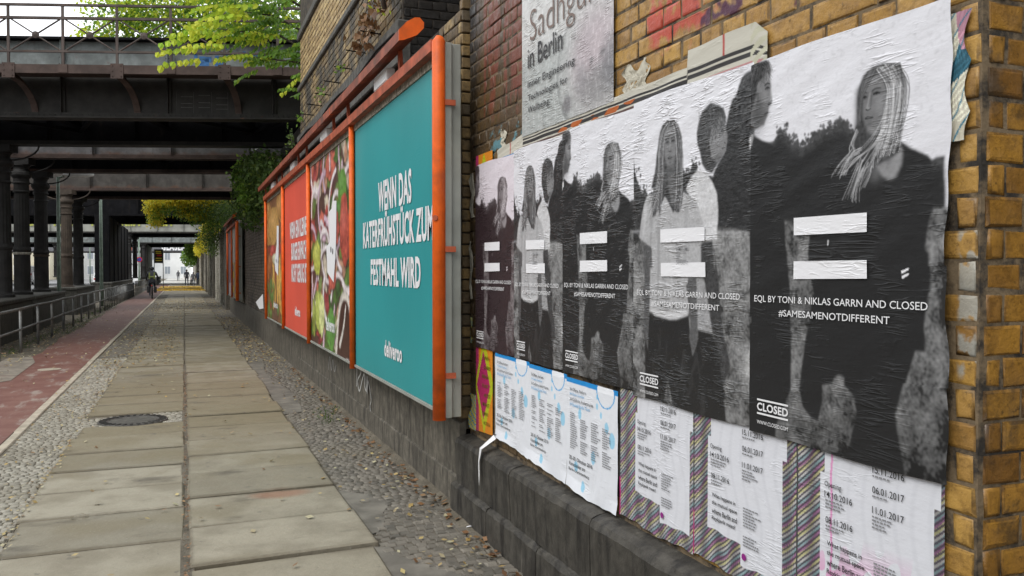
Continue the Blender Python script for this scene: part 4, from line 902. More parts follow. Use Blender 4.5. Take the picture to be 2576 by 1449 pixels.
# striped exhibition posters with white panels
def stripes(s, t, w_, h_):
    x = s*w_; y = (1-t)*h_; ph = (y - x*.85)/.0165; f_ = ph % 1; k = np.floor(ph + .5*np.sin(x*40)).astype(int) % 4
    pal = np.array([(.62,.58,.16), (.40,.10,.32), (.22,.42,.45), (.55,.52,.50)])
    c = pal[k]*(.75+.25*np.sin(x*70)[..., None]); c = c*.55 + c.mean(-1, keepdims=True)*.38; return np.where((f_ < .45)[..., None], np.array([.055,.045,.06]) + .05*c, c)
st = [((3.165, 2.605), 1.10, .552), ((2.605, 2.05), 1.10, .56), ((2.05, 1.515), 1.10, .45)]
slabel = ['striped exhibition poster next to the blue-edged flyers', 'striped exhibition poster between two others like it', 'striped exhibition poster with pink smears beside the brick corner']
PL = [3.031, 2.516, 1.947]
for i, ((Y0, Y1), H1, H0) in enumerate(st):
    w_, h_ = Y0-Y1, H1-H0; L0 = PL[i]
    def art(s, t, i=i, w_=w_, h_=h_, Y0=Y0, H1=H1, L0=L0):
        c = stripes(s, t, w_, h_); Y = Y0 - s*w_; H = H1 - t*h_; d = L0 - Y
        up = (d > .018) & (d < .421) & (H > 1.005); lo = (d > 0) & (d < .401) & (H <= 1.012) & (H > .612) & ~((d < .192) & (H < .682))
        pm = (up | lo)[..., None]; wht = np.ones_like(c)*np.array([.64,.65,.69]); wht -= .06*np.clip(np.sin(s*60+3*np.sin(t*7))-.4, 0, 1)[..., None]
        if i == 2:
            pk = np.clip((.86-H)*5, 0, 1)*(np.sin(s*38)*np.sin(t*23+s*9) + np.sin(s*11+t*17)*.6 > .1); pk = np.maximum(pk*.75, .7*(np.abs(d-.045-.002*np.sin(t*30)) < .004))
            wht = wht*(1-pk[..., None]) + np.array([.66,.14,.42])*pk[..., None]
        c = np.where(pm, wht, c); e_ = s < .012; c = np.where(e_[..., None], np.where((t > .7)[..., None], np.array([.4,.02,.15]), np.array([.06,.06,.06])), c); return c
    po = sheet('poster', Y0, Y1, H0, H1, FX+.006, art, M_PAPER, None, [170, 220, 270][i], [150, 190, 230][i], .001, seed=20+i, bot=lambda S: .006*np.sin(S*9) + .003*np.sin(S*31),
               label=slabel[i], cat='poster', group='striped exhibition posters under the fashion row')
    X = FX + .0015; m = MB(); g_ = MB()
    def TT(b, d, w2, z, h2, bold=.0): lettering(b, L0-d, L0-d-w2, z-h2, z, X, M_INK, po, bold, mb=m)
    TT('15.11.2016', .203, .108, 1.072, .019, .006); TT('06.01.2017', .203, .108, 1.017, .019, .006); TT('11.01.2017', .203, .108, .962, .019, .006)
    TT('Opening', .022, .066, .990, .021, .004); TT('14.10.2016', .022, .108, .961, .019, .006); TT('08.11.2016', .027, .105, .887, .019, .006)
    for k, s_ in enumerate(('What happens in', 'the mutual space', 'where Berlin and', 'Reykjavik meet?')): TT(s_, .033, .0090*len(s_), .817-.0272*k, .0185, .012)
    rs = np.random.RandomState(i)
    for (d, z0, n_) in ((.203, 1.047, 1), (.203, .992, 1), (.203, .936, 4), (.025, .936, 3), (.027, .862, 2), (.21, .81, 7), (.21, .715, 4)):
        for k in range(n_):
            zz = z0 - .0098*k; ln = .04+.045*rs.rand(); yy = L0-d
            while ln > 0:
                l_ = rs.uniform(.006, .016); rect(g_, yy, yy-l_, zz-.0045, zz, X); yy -= l_+.003; ln -= l_+.003
    part('lettering', m, M_INK, po, kind='stuff'); part('fine_print', g_, M_INKG, po, kind='stuff')
    mb = MB(); k = 14; cy, cz = L0-.215, .643; mb.add([(X, cy-.012*math.cos(a*2*math.pi/k), cz+.012*math.sin(a*2*math.pi/k)) for a in range(k)], [tuple(range(k))])
    part('emblem', mb, M_INKP, po)
# blue edged studio flyers
fl = [(4.70, 4.17, 1.112, .60), (4.17, 3.69, 1.10, .575), (3.69, 3.175, 1.086, .552)]
flab = ['blue-edged studio tour flyer, beside the pink and green diamond poster', 'blue-edged studio tour flyer, second of three, torn at its lower edge', 'blue-edged studio tour flyer beside the striped posters']
drops = [(.62,.18,.028), (.80,.33,.05), (.90,.42,.07), (.28,.30,.05), (.55,.62,.06), (.20,.78,.05), (.35,.92,.05), (.62,.10,.02), (.70,.24,.03)]
for i, (Y0, Y1, H1, H0) in enumerate(fl):
    w_, h_ = Y0-Y1, H1-H0
    def art(s, t, i=i):
        c = np.ones(s.shape+(3,))*np.array([.68,.70,.74]); c = np.where((t < .045)[..., None], np.array([.02,.24,.58]), c)
        for (x, y, r) in drops:
            d = ((s-x)/(r*.75))**2 + ((t-y)/r*(1.0 + .6*(t < y)*0))**2*1.1; m_ = (d < 1)[..., None]; c = np.where(m_, c*np.array([.45,.80,.98]), c)
        d = np.abs(np.hypot((s-.78)/.16, (t-.045)/.125) - 1); c = np.where(((d < .05) & (t > .045))[..., None], np.array([.08,.35,.65]), c)
        c = np.where(((np.hypot((s-.78)/.16, (t-.045)/.125) < .95) & (t < .05))[..., None], np.array([.78,.8,.84]), c)
        return c
    po = sheet('flyer', Y0, Y1, H0, H1, FX+.0035-.0008*i, art, M_PAPER, None, 110, 130, .0018, seed=40+i, bot=lambda S, i=i: -.012*S + .008*np.sin(S*5+i) + .002*np.sin(S*23), top=lambda S: -.004*S,
               lift=lambda S, T: .012*np.clip((T-.9)*10, 0, 1)*(.5+.5*np.sin(S*7)),
               label=flab[i], cat='flyer', group='blue-edged flyers under the fashion posters')
    X = FX - .0025; m = MB(); mbl = MB(); g_ = MB()
    def TL(b, s0, s1, t0, t1, tgt, bold=.0): lettering(b, Y0-w_*s0, Y0-w_*s1, H1-h_*t1, H1-h_*t0, X, M_INK, po, bold, mb=tgt)
    TL('34 Offene Ateliers', .08, .42, .085, .115, m); TL('34 Open Studios', .08, .38, .13, .16, mbl); TL('34 Geführte Ateliertouren', .08, .56, .175, .205, m); TL('34 Guided Studio Tours', .08, .50, .22, .25, mbl)
    TL('28.-30. Oktober 2016', .07, .55, .70, .735, m, .01); TL('Kunstdenker am', .07, .40, .755, .79, m, .01); TL('Berlin Charlottenburg', .06, .48, .81, .845, m, .01)
    if i == 0: TL('ZITE', .0, .14, .955, 1.0, m, .03)
    rs = np.random.RandomState(i+9)
    for c_ in range(4):
        for k in range(17):
            x = .09 + .215*c_; yv = .31 + .045*c_*.3 + .0195*k
            if rs.rand() < .12: continue
            ln = rs.uniform(.07, .15)
            while ln > 0:
                l_ = rs.uniform(.012, .035); rect(g_, Y0-w_*x, Y0-w_*(x+l_), H1-h_*(yv+.009), H1-h_*yv, X); x += l_+.006; ln -= l_+.006
    part('lettering', m, M_INK, po, kind='stuff'); part('blue_lettering', mbl, M_INKB, po, kind='stuff'); part('fine_print', g_, M_INKG, po, kind='stuff')
# diamond poster in pink, green and orange, partly under the fashion row
def art_d(s, t):
    c = np.ones(s.shape+(3,))*np.array([.62,.22,.02]); c[s < .18] = (.38,.03,.12)
    for k in range(3):
        cy = .17 + .33*k; d = np.abs(s-.5)/.56 + np.abs(t-cy)/.175
        c[d < 1.0] = (.42,.46,.02)
    for k in range(3):
        cy = .17 + .33*k; d = np.abs(s-.46)/.40 + np.abs(t-cy)/.125; c[d < 1] = (.38,.025,.11)
    return c
po = sheet('poster', 5.075, 4.765, .578, 2.335, FX+.009, art_d, M_PAPER, None, 50, 260, .001, seed=60, label='pink green and orange diamond poster showing below the reddish fashion poster', cat='poster', bot=lambda S: .02*S)
m = MB()
for k, b in enumerate(('OPEN', 'DABEI', 'BERLIN', 'KUNST', 'ARTIST', 'MARKT', 'COMPANY', 'ACTION')):
    z = 1.07 - .058*k; x = .45 + .06*math.sin(k*1.9); lettering(b, 5.075-.31*x, 5.075-.31*(x+.38), z-.022, z, FX+.0055, M_INKO, po, .01, mb=m)
part('lettering', m, M_INKO, po, kind='stuff')
# yellow blue scraps left of it
def art_y(s, t): return np.where((np.sin(t*60+s*5)*np.sin(s*14+t*21) > .1)[..., None], np.array([.05,.30,.55]), np.array([.68,.58,.05]))
sheet('poster_scrap', 5.20, 5.08, .57, .80, FX+.011, art_y, M_PAPER, None, 16, 40, .003, label='yellow and blue poster scrap low on the far wall corner', cat='poster scrap', left=lambda T: -.04*np.sin(T*6))
sheet('poster_scrap', 5.20, 5.165, 1.13, 1.30, FX+.015, art_y, M_PAPER, None, 8, 40, .003, label='thin yellow and blue poster strip halfway up the far corner', cat='poster scrap', left=lambda T: -.01*np.sin(T*6))
def art_w(s, t): return np.ones(s.shape+(3,))*np.array([.50,.47,.38])*(1-.2*(np.sin(s*40+t*13) > .6))[..., None]
for k, (a, b, z0, z1, lb) in enumerate(((5.19,5.12,1.95,2.22,'torn cream paper remnant beside the small orange triangle'), (5.2,5.16,1.42,1.78,'torn cream paper strip at the far edge of the brick wall'), (4.62,4.55,2.33,2.42,'small white paper scrap under the red paint drips'), (3.14,2.95,2.34,2.45,'crumpled white paper remnant below the yellow bricks'))):
    sheet('poster_scrap', a, b, z0, z1, FX+.012, art_w, M_PAPER, None, 16, 30, .006, seed=70+k, left=lambda T: .015*np.sin(T*11), right=lambda T: .02*np.sin(T*9+1), top=lambda S: .02*np.sin(S*8), label=lb, cat='poster scrap')
# event poster high up
def art_g(s, t):
    c = np.ones(s.shape+(3,))*np.array([.52,.52,.51])
    def blob(x, y, rx, ry, col, op=1, p=2):
        nonlocal c; d = np.exp(-(((s-x)/rx)**2 + ((t-y)/ry)**2)**p)[..., None]*op; c = c*(1-d) + np.array(col)*d
    g_ = (1/(1+np.exp(-(t-.74)*90)))[..., None]; c = c*(1-g_) + np.array([.37,.39,.38])*g_
    blob(.95, .86, .42, .20, (.42,.40,.40), .8); blob(.80, .83, .20, .13, (.40,.33,.36), .7); blob(.93, .80, .12, .07, (.46,.40,.42), .6)
    blob(.85, .93, .20, .06, (.20,.20,.20), .75); blob(1.0, .88, .12, .08, (.13,.13,.14), .7); blob(.70, .90, .06, .05, (.24,.23,.24), .6); blob(.55, .955, .05, .03, (.13,.12,.13), .8)
    blob(.90, .845, .03, .012, (.10,.10,.10), .6); blob(.80, .855, .02, .012, (.12,.12,.12), .6); r = np.hypot((s-.95)/.50, (t-.86)/.23); c = c*(1-.25*(np.abs(r-1) < .03))[..., None]
    n_ = (np.sin(s*61+5*np.sin(t*23))*np.sin(t*97+s*11))[..., None]; st_ = np.clip(np.sin(s*190+3*np.sin(t*31)), .6, 1)[..., None]-.6
    return np.clip(c*(1+.05*n_) + .25*st_*(n_ > 0), 0, .8)
po = sheet('poster', 4.275, 3.222, 2.338, 3.92, FX+.003, art_g, wrinkly('wet_grey_poster', .3, 1.6), None, 110, 190, .002, seed=80, top=lambda S: .03*np.sin(S*5),
           label='large pale grey event poster above the fashion row', cat='poster')
m = MB(); X = FX-.003
lettering('Sadhguru', 4.15, 3.27, 2.775, 2.99, X, M_INKR, po, -.012, mb=m); part('headline', m, M_INKR, po)
m = MB()
for b, y1_, z0, z1 in (('in Berlin', 3.74, 2.69, 2.80), ('Inner Engineering', 3.60, 2.575, 2.625), ('Technologies for', 3.68, 2.505, 2.55), ('Wellbeing', 3.90, 2.44, 2.485)): lettering(b, 4.18, y1_, z0, z1, X, M_INK, po, .004, mb=m)
part('lettering', m, M_INK, po, kind='stuff')
# old layers showing above the fashion row
def art_t(s, t):
    c = np.ones(s.shape+(3,))*np.array([.50,.48,.41]); K = (.035,.033,.033)
    a = (s > .16) & (s < .815); c[a & (t > .30) & (t < .40)] = K; c[a & (t > .47) & (t < .66)] = K; c[a & (t > .74) & (t < .84)] = (.09,.05,.045)
    f_ = a & (t > .44) & (t < .7) & (s > .34) & (s < .66) & (np.sin(s*90)+np.sin(s*37+t*9) > .2); c[f_] = (.40,.10,.02)
    b = s >= .815; c[b & (t > .46) & (t < .55)] = K; c[b & (t > .60) & (t < .70)] = K; c[b & (t > .80) & (s > .86)] = (.45,.22,.22)
    c[(np.abs(s-.905) < .0028) & (t < .46)] = (.40,.08,.07); c[(np.abs(s-.085) < .002)] = (.4,.08,.07); c[(t > .90)] = (.03,.22,.48)
    c[(s > .965) & (np.sin(s*300+t*20) > -.2)] = (.46,.45,.34); return c
def top_t(S): return np.where(S < .80, .0, .055) + .004*np.sin(S*60) + .02*np.clip((S-.9)*10, 0, 1)
sheet('poster_scrap', 4.67, 2.20, 2.262, 2.355, FX+.006, art_t, M_PAPER, None, 420, 60, .0015, seed=81, top=lambda S: np.where((S > .815), .062 - .05*np.clip((S-.975)*40, 0, 1), np.where(S < .17, -.035*(1-S/.17), 0)) + .002*np.sin(S*50), label='layered strip of torn older posters just above the fashion row', cat='poster scrap')
def art_r(s, t):
    c = np.ones(s.shape+(3,))*np.array([.56,.53,.43]); q = (t + .3*s > .42) & (t + .1*s < .56); c[q] = (.03,.10,.14); c[(t < .3) & (s - t*1.5 > .25)] = (.42,.22,.28); c[(np.sin(t*120+s*14) > .3) & (t < .85) & (t > .15)] *= 1.5; c[(np.sin(t*31+s*8) > .9)] = (.06,.2,.28)
    return np.clip(c, 0, .8)
sheet('poster_scrap', 1.512, 1.455, 1.915, 2.225, FX+.006, art_r, M_PAPER, None, 24, 90, .003, seed=82, left=lambda T: -.0*T, right=lambda T: .018*np.abs(np.sin(T*8)), label='torn teal and cream paper remnant on the bricks at the near corner', cat='poster scrap')
m = MB(); m.add([(FX-.008,4.70,.615), (FX-.010,4.655,.60), (1.642,4.675,.54), (1.636,4.70,.46), (1.638,4.70,.38), (1.640,4.715,.31), (1.640,4.725,.38), (1.640,4.73,.46), (1.644,4.715,.54)], [(0,1,2,8), (8,2,3,7), (7,3,4,6), (6,4,5)])
tag(part('paper_strip', m, M_INKW), 'narrow torn white paper strip hanging over the black stone base', 'paper scrap')
m = MB(); m.add([(1.60,4.84,.03), (1.66,4.80,.05), (1.68,4.87,.04), (1.63,4.91,.025)], [(0,1,2,3)])
tag(part('paper_litter', m, M_INKW), 'white scrap of paper lying at the foot of the wall', 'litter')
# ---------------------------------------------------------------- billboards in orange frames
def art_const(c): return lambda s, t: np.ones(s.shape+(3,))*np.array(c)
def food(kind, nx=260, ny=290):
    a = Art(nx, ny, .85, (.10,.045,.03) if kind == 0 else (.22,.09,.03)); rs = np.random.RandomState(5+kind)
    def blob(x, y, rx, ry, col, ang=0, hl=.25):
        p = []
        for k in range(18):
            an = 2*math.pi*k/18; r = 1+.16*rs.randn()*.6; u, v = rx*r*math.cos(an), ry*r*math.sin(an); p.append((x+u*math.cos(ang)-v*math.sin(ang), y+(u*math.sin(ang)+v*math.cos(ang))))
        a.fill([(q[0]+.008, q[1]+.012) for q in p], (.03,.015,.01), 2, op=.8); a.fill(p, col, 1, .12); a.spot((x-rx*.2, y-ry*.35), rx*.5, ry*.4, tuple(min(.9, c*1.6+.08) for c in col), hl*2)
    if kind == 0:
        for k in range(70): blob(rs.rand(), rs.rand(), .05+.08*rs.rand(), .03+.05*rs.rand(), [(.42,.035,.02), (.55,.10,.05), (.30,.02,.02), (.12,.2,.02), (.45,.22,.12), (.5,.42,.3)][rs.randint(6)], rs.rand()*6)
        for k in range(26): blob(rs.rand(), rs.rand(), .03+.03*rs.rand(), .06+.07*rs.rand(), [(.08,.16,.02), (.05,.11,.02), (.18,.25,.05)][rs.randint(3)], rs.rand()*6)
        for k in range(34):
            x, y, r = rs.rand(), rs.rand(), .07+.14*rs.rand(); a0 = rs.rand()*6; sp = 1.5+2.5*rs.rand()
            pts = [(x+r*math.cos(a0+sp*i/8), y+r*1.1*math.sin(a0+sp*i/8)) for i in range(9)]; a.stroke([(q[0]+.008, q[1]+.01) for q in pts], .018, (.12,.03,.05), .7, False); a.stroke(pts, .010+.008*rs.rand(), (.74,.66,.66) if rs.rand() > .3 else (.60,.40,.50), 1, False)
        for (x, y, rx, ry, c_) in ((.17,.53,.11,.10,(.42,.44,.03)), (.22,.82,.10,.12,(.40,.46,.05)), (.30,.84,.07,.10,(.62,.66,.22)), (.08,.86,.05,.11,(.28,.34,.03)), (.78,.22,.09,.10,(.10,.26,.02)), (.72,.32,.11,.05,(.06,.20,.02)), (.82,.42,.10,.16,(.42,.05,.02)), (.60,.40,.10,.10,(.5,.07,.04)), (.55,.62,.08,.08,(.5,.08,.04)), (.52,.9,.10,.1,(.10,.28,.03))): blob(x, y, rx, ry, c_)
        a.fill([(.70,.72),(.95,.74),(1.0,1.0),(.66,1.0)], (.07,.025,.015), 1); a.stroke([(.64,1.0),(.70,.78),(.80,.70),(.92,.74),(.97,.95)], .016, (.66,.6,.52), 1, False); a.stroke([(.72,.95),(.80,.86),(.84,.76)], .012, (.7,.66,.6), 1)
    else:
        for k in range(30): blob(rs.rand(), .35+.65*rs.rand(), .10, .07, [(.36,.12,.02), (.45,.16,.03), (.30,.04,.02), (.14,.06,.03)][rs.randint(4)], rs.rand()*6)
        for k in range(12): blob(rs.rand(), .05+.25*rs.rand(), .2, .09, (.42,.20,.03), rs.rand()*.6)
        for k in range(9): blob(.35+.5*rs.rand(), .62+.18*rs.rand(), .05, .16, (.62,.34,.03), rs.randn()*.3)
        for k in range(24): blob(rs.rand()*.3 if k % 2 else rs.rand(), .7+.3*rs.rand(), .05, .04, (.12,.22,.03), rs.rand()*6)
        blob(.42, .24, .26, .16, (.50,.26,.04)); blob(.35, .44, .18, .05, (.45,.04,.02)); blob(.5, .5, .2, .04, (.55,.5,.3))
    a.c *= (1 + .10*a.noise(3, 5) + .10*a.noise(1, 6))[..., None]; g_ = a.c.mean(-1, keepdims=True); a.c = np.clip((a.c*.82 + g_*.18)*.92, .01, .8); return a.c
FOOD = [food(0), food(1)]
def roo(Ys, parent, X):
    P, E_ = Ys; m = MB(); m.add([(X, y, z) for y, z in P], [tuple(range(len(P)))]); part('white_emblem', m, M_INKW, parent)
    for y, z in E_:
        e = MB(); e.add([(X-.002, y+.03*math.cos(k*math.pi/4), z+.035*math.sin(k*math.pi/4)) for k in range(8)], [tuple(range(8))]); part('emblem_eye', e, M_INK, parent)
def small_logo(Yl, Yr, z0, z1, X, parent):
    lettering('deliveroo', Yl, Yr, z0, z1, X, M_INKW, parent, .03)
BX = 1.50
def billboard(x, ys, H0, H1, panels, label, lights, near_r=.042):
    t = thing('billboard', (x, ys[0], 0), label, 'billboard')
    for i, y in enumerate(ys):
        r = near_r if i == 0 else .027
        pts = [(x-.02, y, H0-.03), (x-.02, y, H1+.075), (x-.013, y, H1+.105)] if i == 0 else [(x-.02, y, H0-.02), (x-.02, y, H1+.05)]
        p_ = part('post', MB().tube(pts, [r, r, r*.55] if i == 0 else r, 14), M_ORANGE, t, True)
        if i == 0: part('bolt', MB().tube([(x-.02-r*.75-.004, y-r*.7-.004, 1.93), (x-.02-r*.7, y-r*.65, 1.93)], .018, 10), M_ORANGE_D, p_)
    y0, y1 = ys[0]+.03, ys[-1]+.02
    part('top_rail', MB().obox((x-.035, (y0+y1)/2, H1+.055), (.028, 0, .0), (0, (y1-y0)/2, 0), (0, 0, .036)), M_ORANGE_D, t)
    part('top_strip', MB().obox((x+.006, (y0+y1)/2, H1-.005), (.008, 0, 0), (0, (y1-y0)/2, 0), (0, 0, .028)), M_BOARD_D, t)
    part('bottom_strip', MB().obox((x+.004, (y0+y1)/2, H0+.008), (.010, 0, 0), (0, (y1-y0)/2, 0), (0, 0, .010)), M_BOARD, t)
    for i in range(len(ys)-1):
        a, b = ys[i]+.035, ys[i+1]-.03
        bd = part('board', MB().box(x+.012, x+.05, a, b, H0, H1), M_BOARD, t)
        art, fn = panels[i]
        po = sheet('poster', b, a, H0+.02, H1-.01, x+.008, art, M_FOOD if fn == 'food' else M_PRINT, t, *( (180, 180) if fn == 'food' else (40, 40)), amp=.0006, seed=90+i)
        if callable(fn): fn(po)
    part('side_panel', MB().bbox(x+.012, x+.060, ys[0]-.02, ys[0]+.05, H0-.02, H1+.07, .004), M_BOARD, t)
    part('side_panel', MB().bbox(x+.062, x+.125, ys[0]+.0, ys[0]+.10, H0-.02, H1+.07, .004), M_BOARD, t)
    for z in (2.63, 1.72, .93): part('clamp', MB().box(x+.012, x+.08, ys[0]-.032, ys[0]-.021, z, z+.035), M_ORANGE_D, t)
    # hood: a shallow curved metal visor in lengths, carried on arms, with tube lamps behind it
    yl = ys[0]+.55; L = 2.85; n = max(1, int(round((ys[-1]-yl)/L))); L = (ys[-1]+.3-yl)/n
    for k in range(n):
        a, b = yl+k*L+.012, yl+(k+1)*L-.012
        prof = [(-.136,.284),(-.136,.211),(-.103,.217),(-.011,.259),(.037,.310),(.039,.351),(.009,.380),(-.025,.377),(-.081,.344)]
        prof = [(x+p, H1+z) for p, z in prof]
        part('hood', MB().prism(prof[1:]+prof[:1], lambda p, z, d: (p, d, z), a, b), M_HOOD, t)
        if k < 2: part('hood_cap', MB().prism([(p, z) for p, z in prof], lambda p, z, d: (p, d, z), a-.012, a-.001), M_ORANGE, t)
        for yy_ in (a+.4, b-.4):
            part('hood_arm', MB().bar((x-.02, yy_, H1+.07), (x-.03, yy_, H1+.28), .05, .025), M_ORANGE_D, t)
        if lights: part('lamp_housing', MB().bbox(x-.05, x+.02, a+.75, a+1.2, H1+.11, H1+.21, .008), M_WHITE, t)
    return t
def grimy(c): 
    def f(s, t):
        v = 1 + .035*np.sin(s*5+t*2) + .03*np.sin(t*9+2*np.sin(s*7)) - .10*np.exp(-t*14)*(.6+.4*np.sin(s*40)) - .08*np.exp(-(1-t)*25); sm = (np.abs(t-.493) < .006)*.07 + (np.abs(s-.5) < .004)*.05; return np.clip(np.ones(s.shape+(3,))*np.array(c)*(v-sm)[..., None] + .004, 0, 1)
    return f
art_teal = grimy((.018,.255,.265))
ys1 = [5.01, 7.90, 10.86, 13.80, 16.82]
def teal(po):
    X = BX+.003; m = MB()
    for b, yl_, yr_, z0, z1 in (('WENN DAS', 6.856, 5.772, 2.086, 2.334), ('KATERFRÜHSTÜCK ZUM', 7.49, 5.217, 1.80, 2.085), ('FESTMAHL WIRD', 7.165, 5.532, 1.48, 1.705)): lettering(b, yl_, yr_, z0, z1, X, M_INKW, po, .034, mb=m)
    part('lettering', m, M_INKW, po, kind='stuff'); small_logo(6.646, 6.063, .915, 1.05, X, po)
def red(po):
    X = BX+.003; m = MB()
    for b, yl_, yr_, z0, z1 in (('WENN EIN KLEINER', 13.06, 11.08, 2.08, 2.33), ('BURGER EINFACH', 12.88, 11.258, 1.76, 2.02), ('NICHT GENUG IST', 12.895, 11.139, 1.44, 1.71)): lettering(b, yl_, yr_, z0, z1, X, M_INKW, po, .035, mb=m)
    part('lettering', m, M_INKW, po, kind='stuff'); small_logo(12.5, 11.9, .96, 1.09, X, po)
def food_marks(po, P, E_, l): roo((P, E_), po, BX+.002); small_logo(*l, BX+.002, po)
T1 = [(9.12,2.363),(8.884,2.344),(8.913,1.999),(8.938,1.857),(9.007,1.66),(9.087,1.478),(9.507,1.587),(9.571,1.874),(9.334,1.923),(9.371,2.261),(9.177,2.285)]
T2 = [(14.97,2.389),(14.647,2.372),(14.698,1.95),(14.798,1.523),(15.265,1.609),(15.371,1.787),(14.987,2.072)]
bb = billboard(BX, ys1, .70, 2.95, [
    (art_teal, teal), (lambda s, t: samp(FOOD[0], s, t), 'food'), (grimy((.62,.085,.05)), red), (lambda s, t: samp(FOOD[1], s, t), 'food')],
    'long orange-framed billboard with a teal panel nearest, two food panels and a red one', True)
fp = [o for o in bb.children if o.name.startswith('poster')]
fp.sort(key=lambda o: o.location.y)
food_marks(fp[1], T1, [(9.245,1.837),(9.123,1.816)], (9.62, 9.04, .93, 1.08))
food_marks(fp[3], T2, [(15.1,1.79),(14.95,1.77)], (15.6, 14.9, .95, 1.07))
def art_far(s, t):
    c = np.ones(s.shape+(3,))*np.array([.16,.07,.07]); c = np.where(((t > .82) & (s > .2))[..., None], np.array([.55,.53,.55]), c); return np.where(((s > .35) & (s < .5) & (t > .2))[..., None], np.array([.35,.28,.33]), c)
def art_far2(s, t):
    c = np.ones(s.shape+(3,))*np.array([.48,.44,.38]); return np.where((t > .5)[..., None], np.where((np.sin(t*30)*np.sin(s*9) > 0)[..., None], np.array([.5,.33,.05]), np.array([.3,.22,.2])), c)
billboard(BX, [26.2, 29.2, 32.2], .75, 3.0, [(art_far2, None), (art_far, None)], 'smaller orange-framed billboard further down the wall with torn yellow and maroon sheets', False, .05)
for i, (a, b, z0, z1, lb) in enumerate(((18.6, 17.35, .92, 1.45, 'loose folded white paper sticking out behind the end of the long billboard'),)):
    m = MB(); m.add([(1.46,17.3,1.15), (1.40,18.3,.95), (1.44,17.9,.82), (1.47,17.3,.86)], [(0,1,2,3)]); tag(part('paper_sheet', m, M_INKW), lb, 'paper')
# cable, iron spikes, dry vine along the stone band
pts = [(1.66, 6.95+.66*k, 3.60 + .03*math.sin(k*1.7)) for k in range(11)]
tag(part('cable', MB().tube(pts, .012, 6), M_IRON, smooth=True), 'thin sagging cable running along the stone band above the billboard', 'cable')
tag(part('cable', MB().tube([(1.50,6.6,3.70),(1.46,6.5,3.75),(1.50,6.35,3.76),(1.55,6.15,3.83),(1.60,5.95,3.92),(1.63,5.8,4.1),(1.66,5.6,4.3)], .022, 8), plain('grey_conduit', (.16,.16,.15), .5), smooth=True), 'thick grey cable curving out of the dark recess beside the pier', 'cable')
for k in range(7):
    y = 7.7 + .72*k
    tag(part('iron_spike', MB().tube([(1.73,y,3.80),(1.52,y-.03,3.805)], .007, 5), M_STEEL_D), 'thin iron spike in the brickwork above the long billboard, ' + ['first', 'second', 'third', 'fourth', 'fifth', 'sixth', 'seventh'][k] + ' from its near end', 'iron spike', 'iron spikes in a row above the billboard')
# graffiti tags on the grey base
def scrawl(name, X, pts, w_, mat, label, cat='graffiti'):
    w_ *= 1.6; c0 = pts[0]; m = MB(); P = [Vector((X, c0[0]+(y-c0[0])*1.15, .06+z)) for y, z in pts]; Q = []
    for a, b, c, d in zip([P[0]]+P[:-2], P[:-1], P[1:], P[2:]+[P[-1]]):
        for u in np.linspace(0, 1, 5)[:-1]: Q.append(.5*((2*b)+(c-a)*u+(2*a-5*b+4*c-d)*u*u+(-a+3*b-3*c+d)*u**3))
    Q.append(P[-1]); V = []
    for i, p in enumerate(Q):
        d = (Q[min(i+1, len(Q)-1)]-Q[max(0, i-1)]).normalized(); n_ = Vector((0, -d.z, d.y))*w_/2; V += [p+n_, p-n_]
    m.add(V, [(2*i, 2*i+1, 2*i+3, 2*i+2) for i in range(len(Q)-1)]); o = part(name, m, mat, origin=P[0]); return tag(o, label, cat)
scrawl('graffiti', 1.682, [(8.75,.33),(8.72,.57),(8.60,.59),(8.55,.50),(8.70,.40),(8.62,.30),(8.48,.45),(8.40,.50),(8.38,.38),(8.30,.36),(8.28,.50)], .014, M_CHALK, 'white looping graffiti tag on the grey base under the teal panel')
scrawl('graffiti', 1.681, [(8.30,.50),(8.22,.33),(8.18,.46),(8.05,.30),(8.10,.22),(8.0,.12)], .013, M_CHALK2, 'grey slashing graffiti stroke beside the white tag on the base')
scrawl('graffiti', 1.682, [(10.6,.30),(10.5,.48),(10.4,.32),(10.3,.46),(10.2,.33),(10.1,.42)], .012, M_CHALK2, 'faint zigzag graffiti on the base under the food panel')
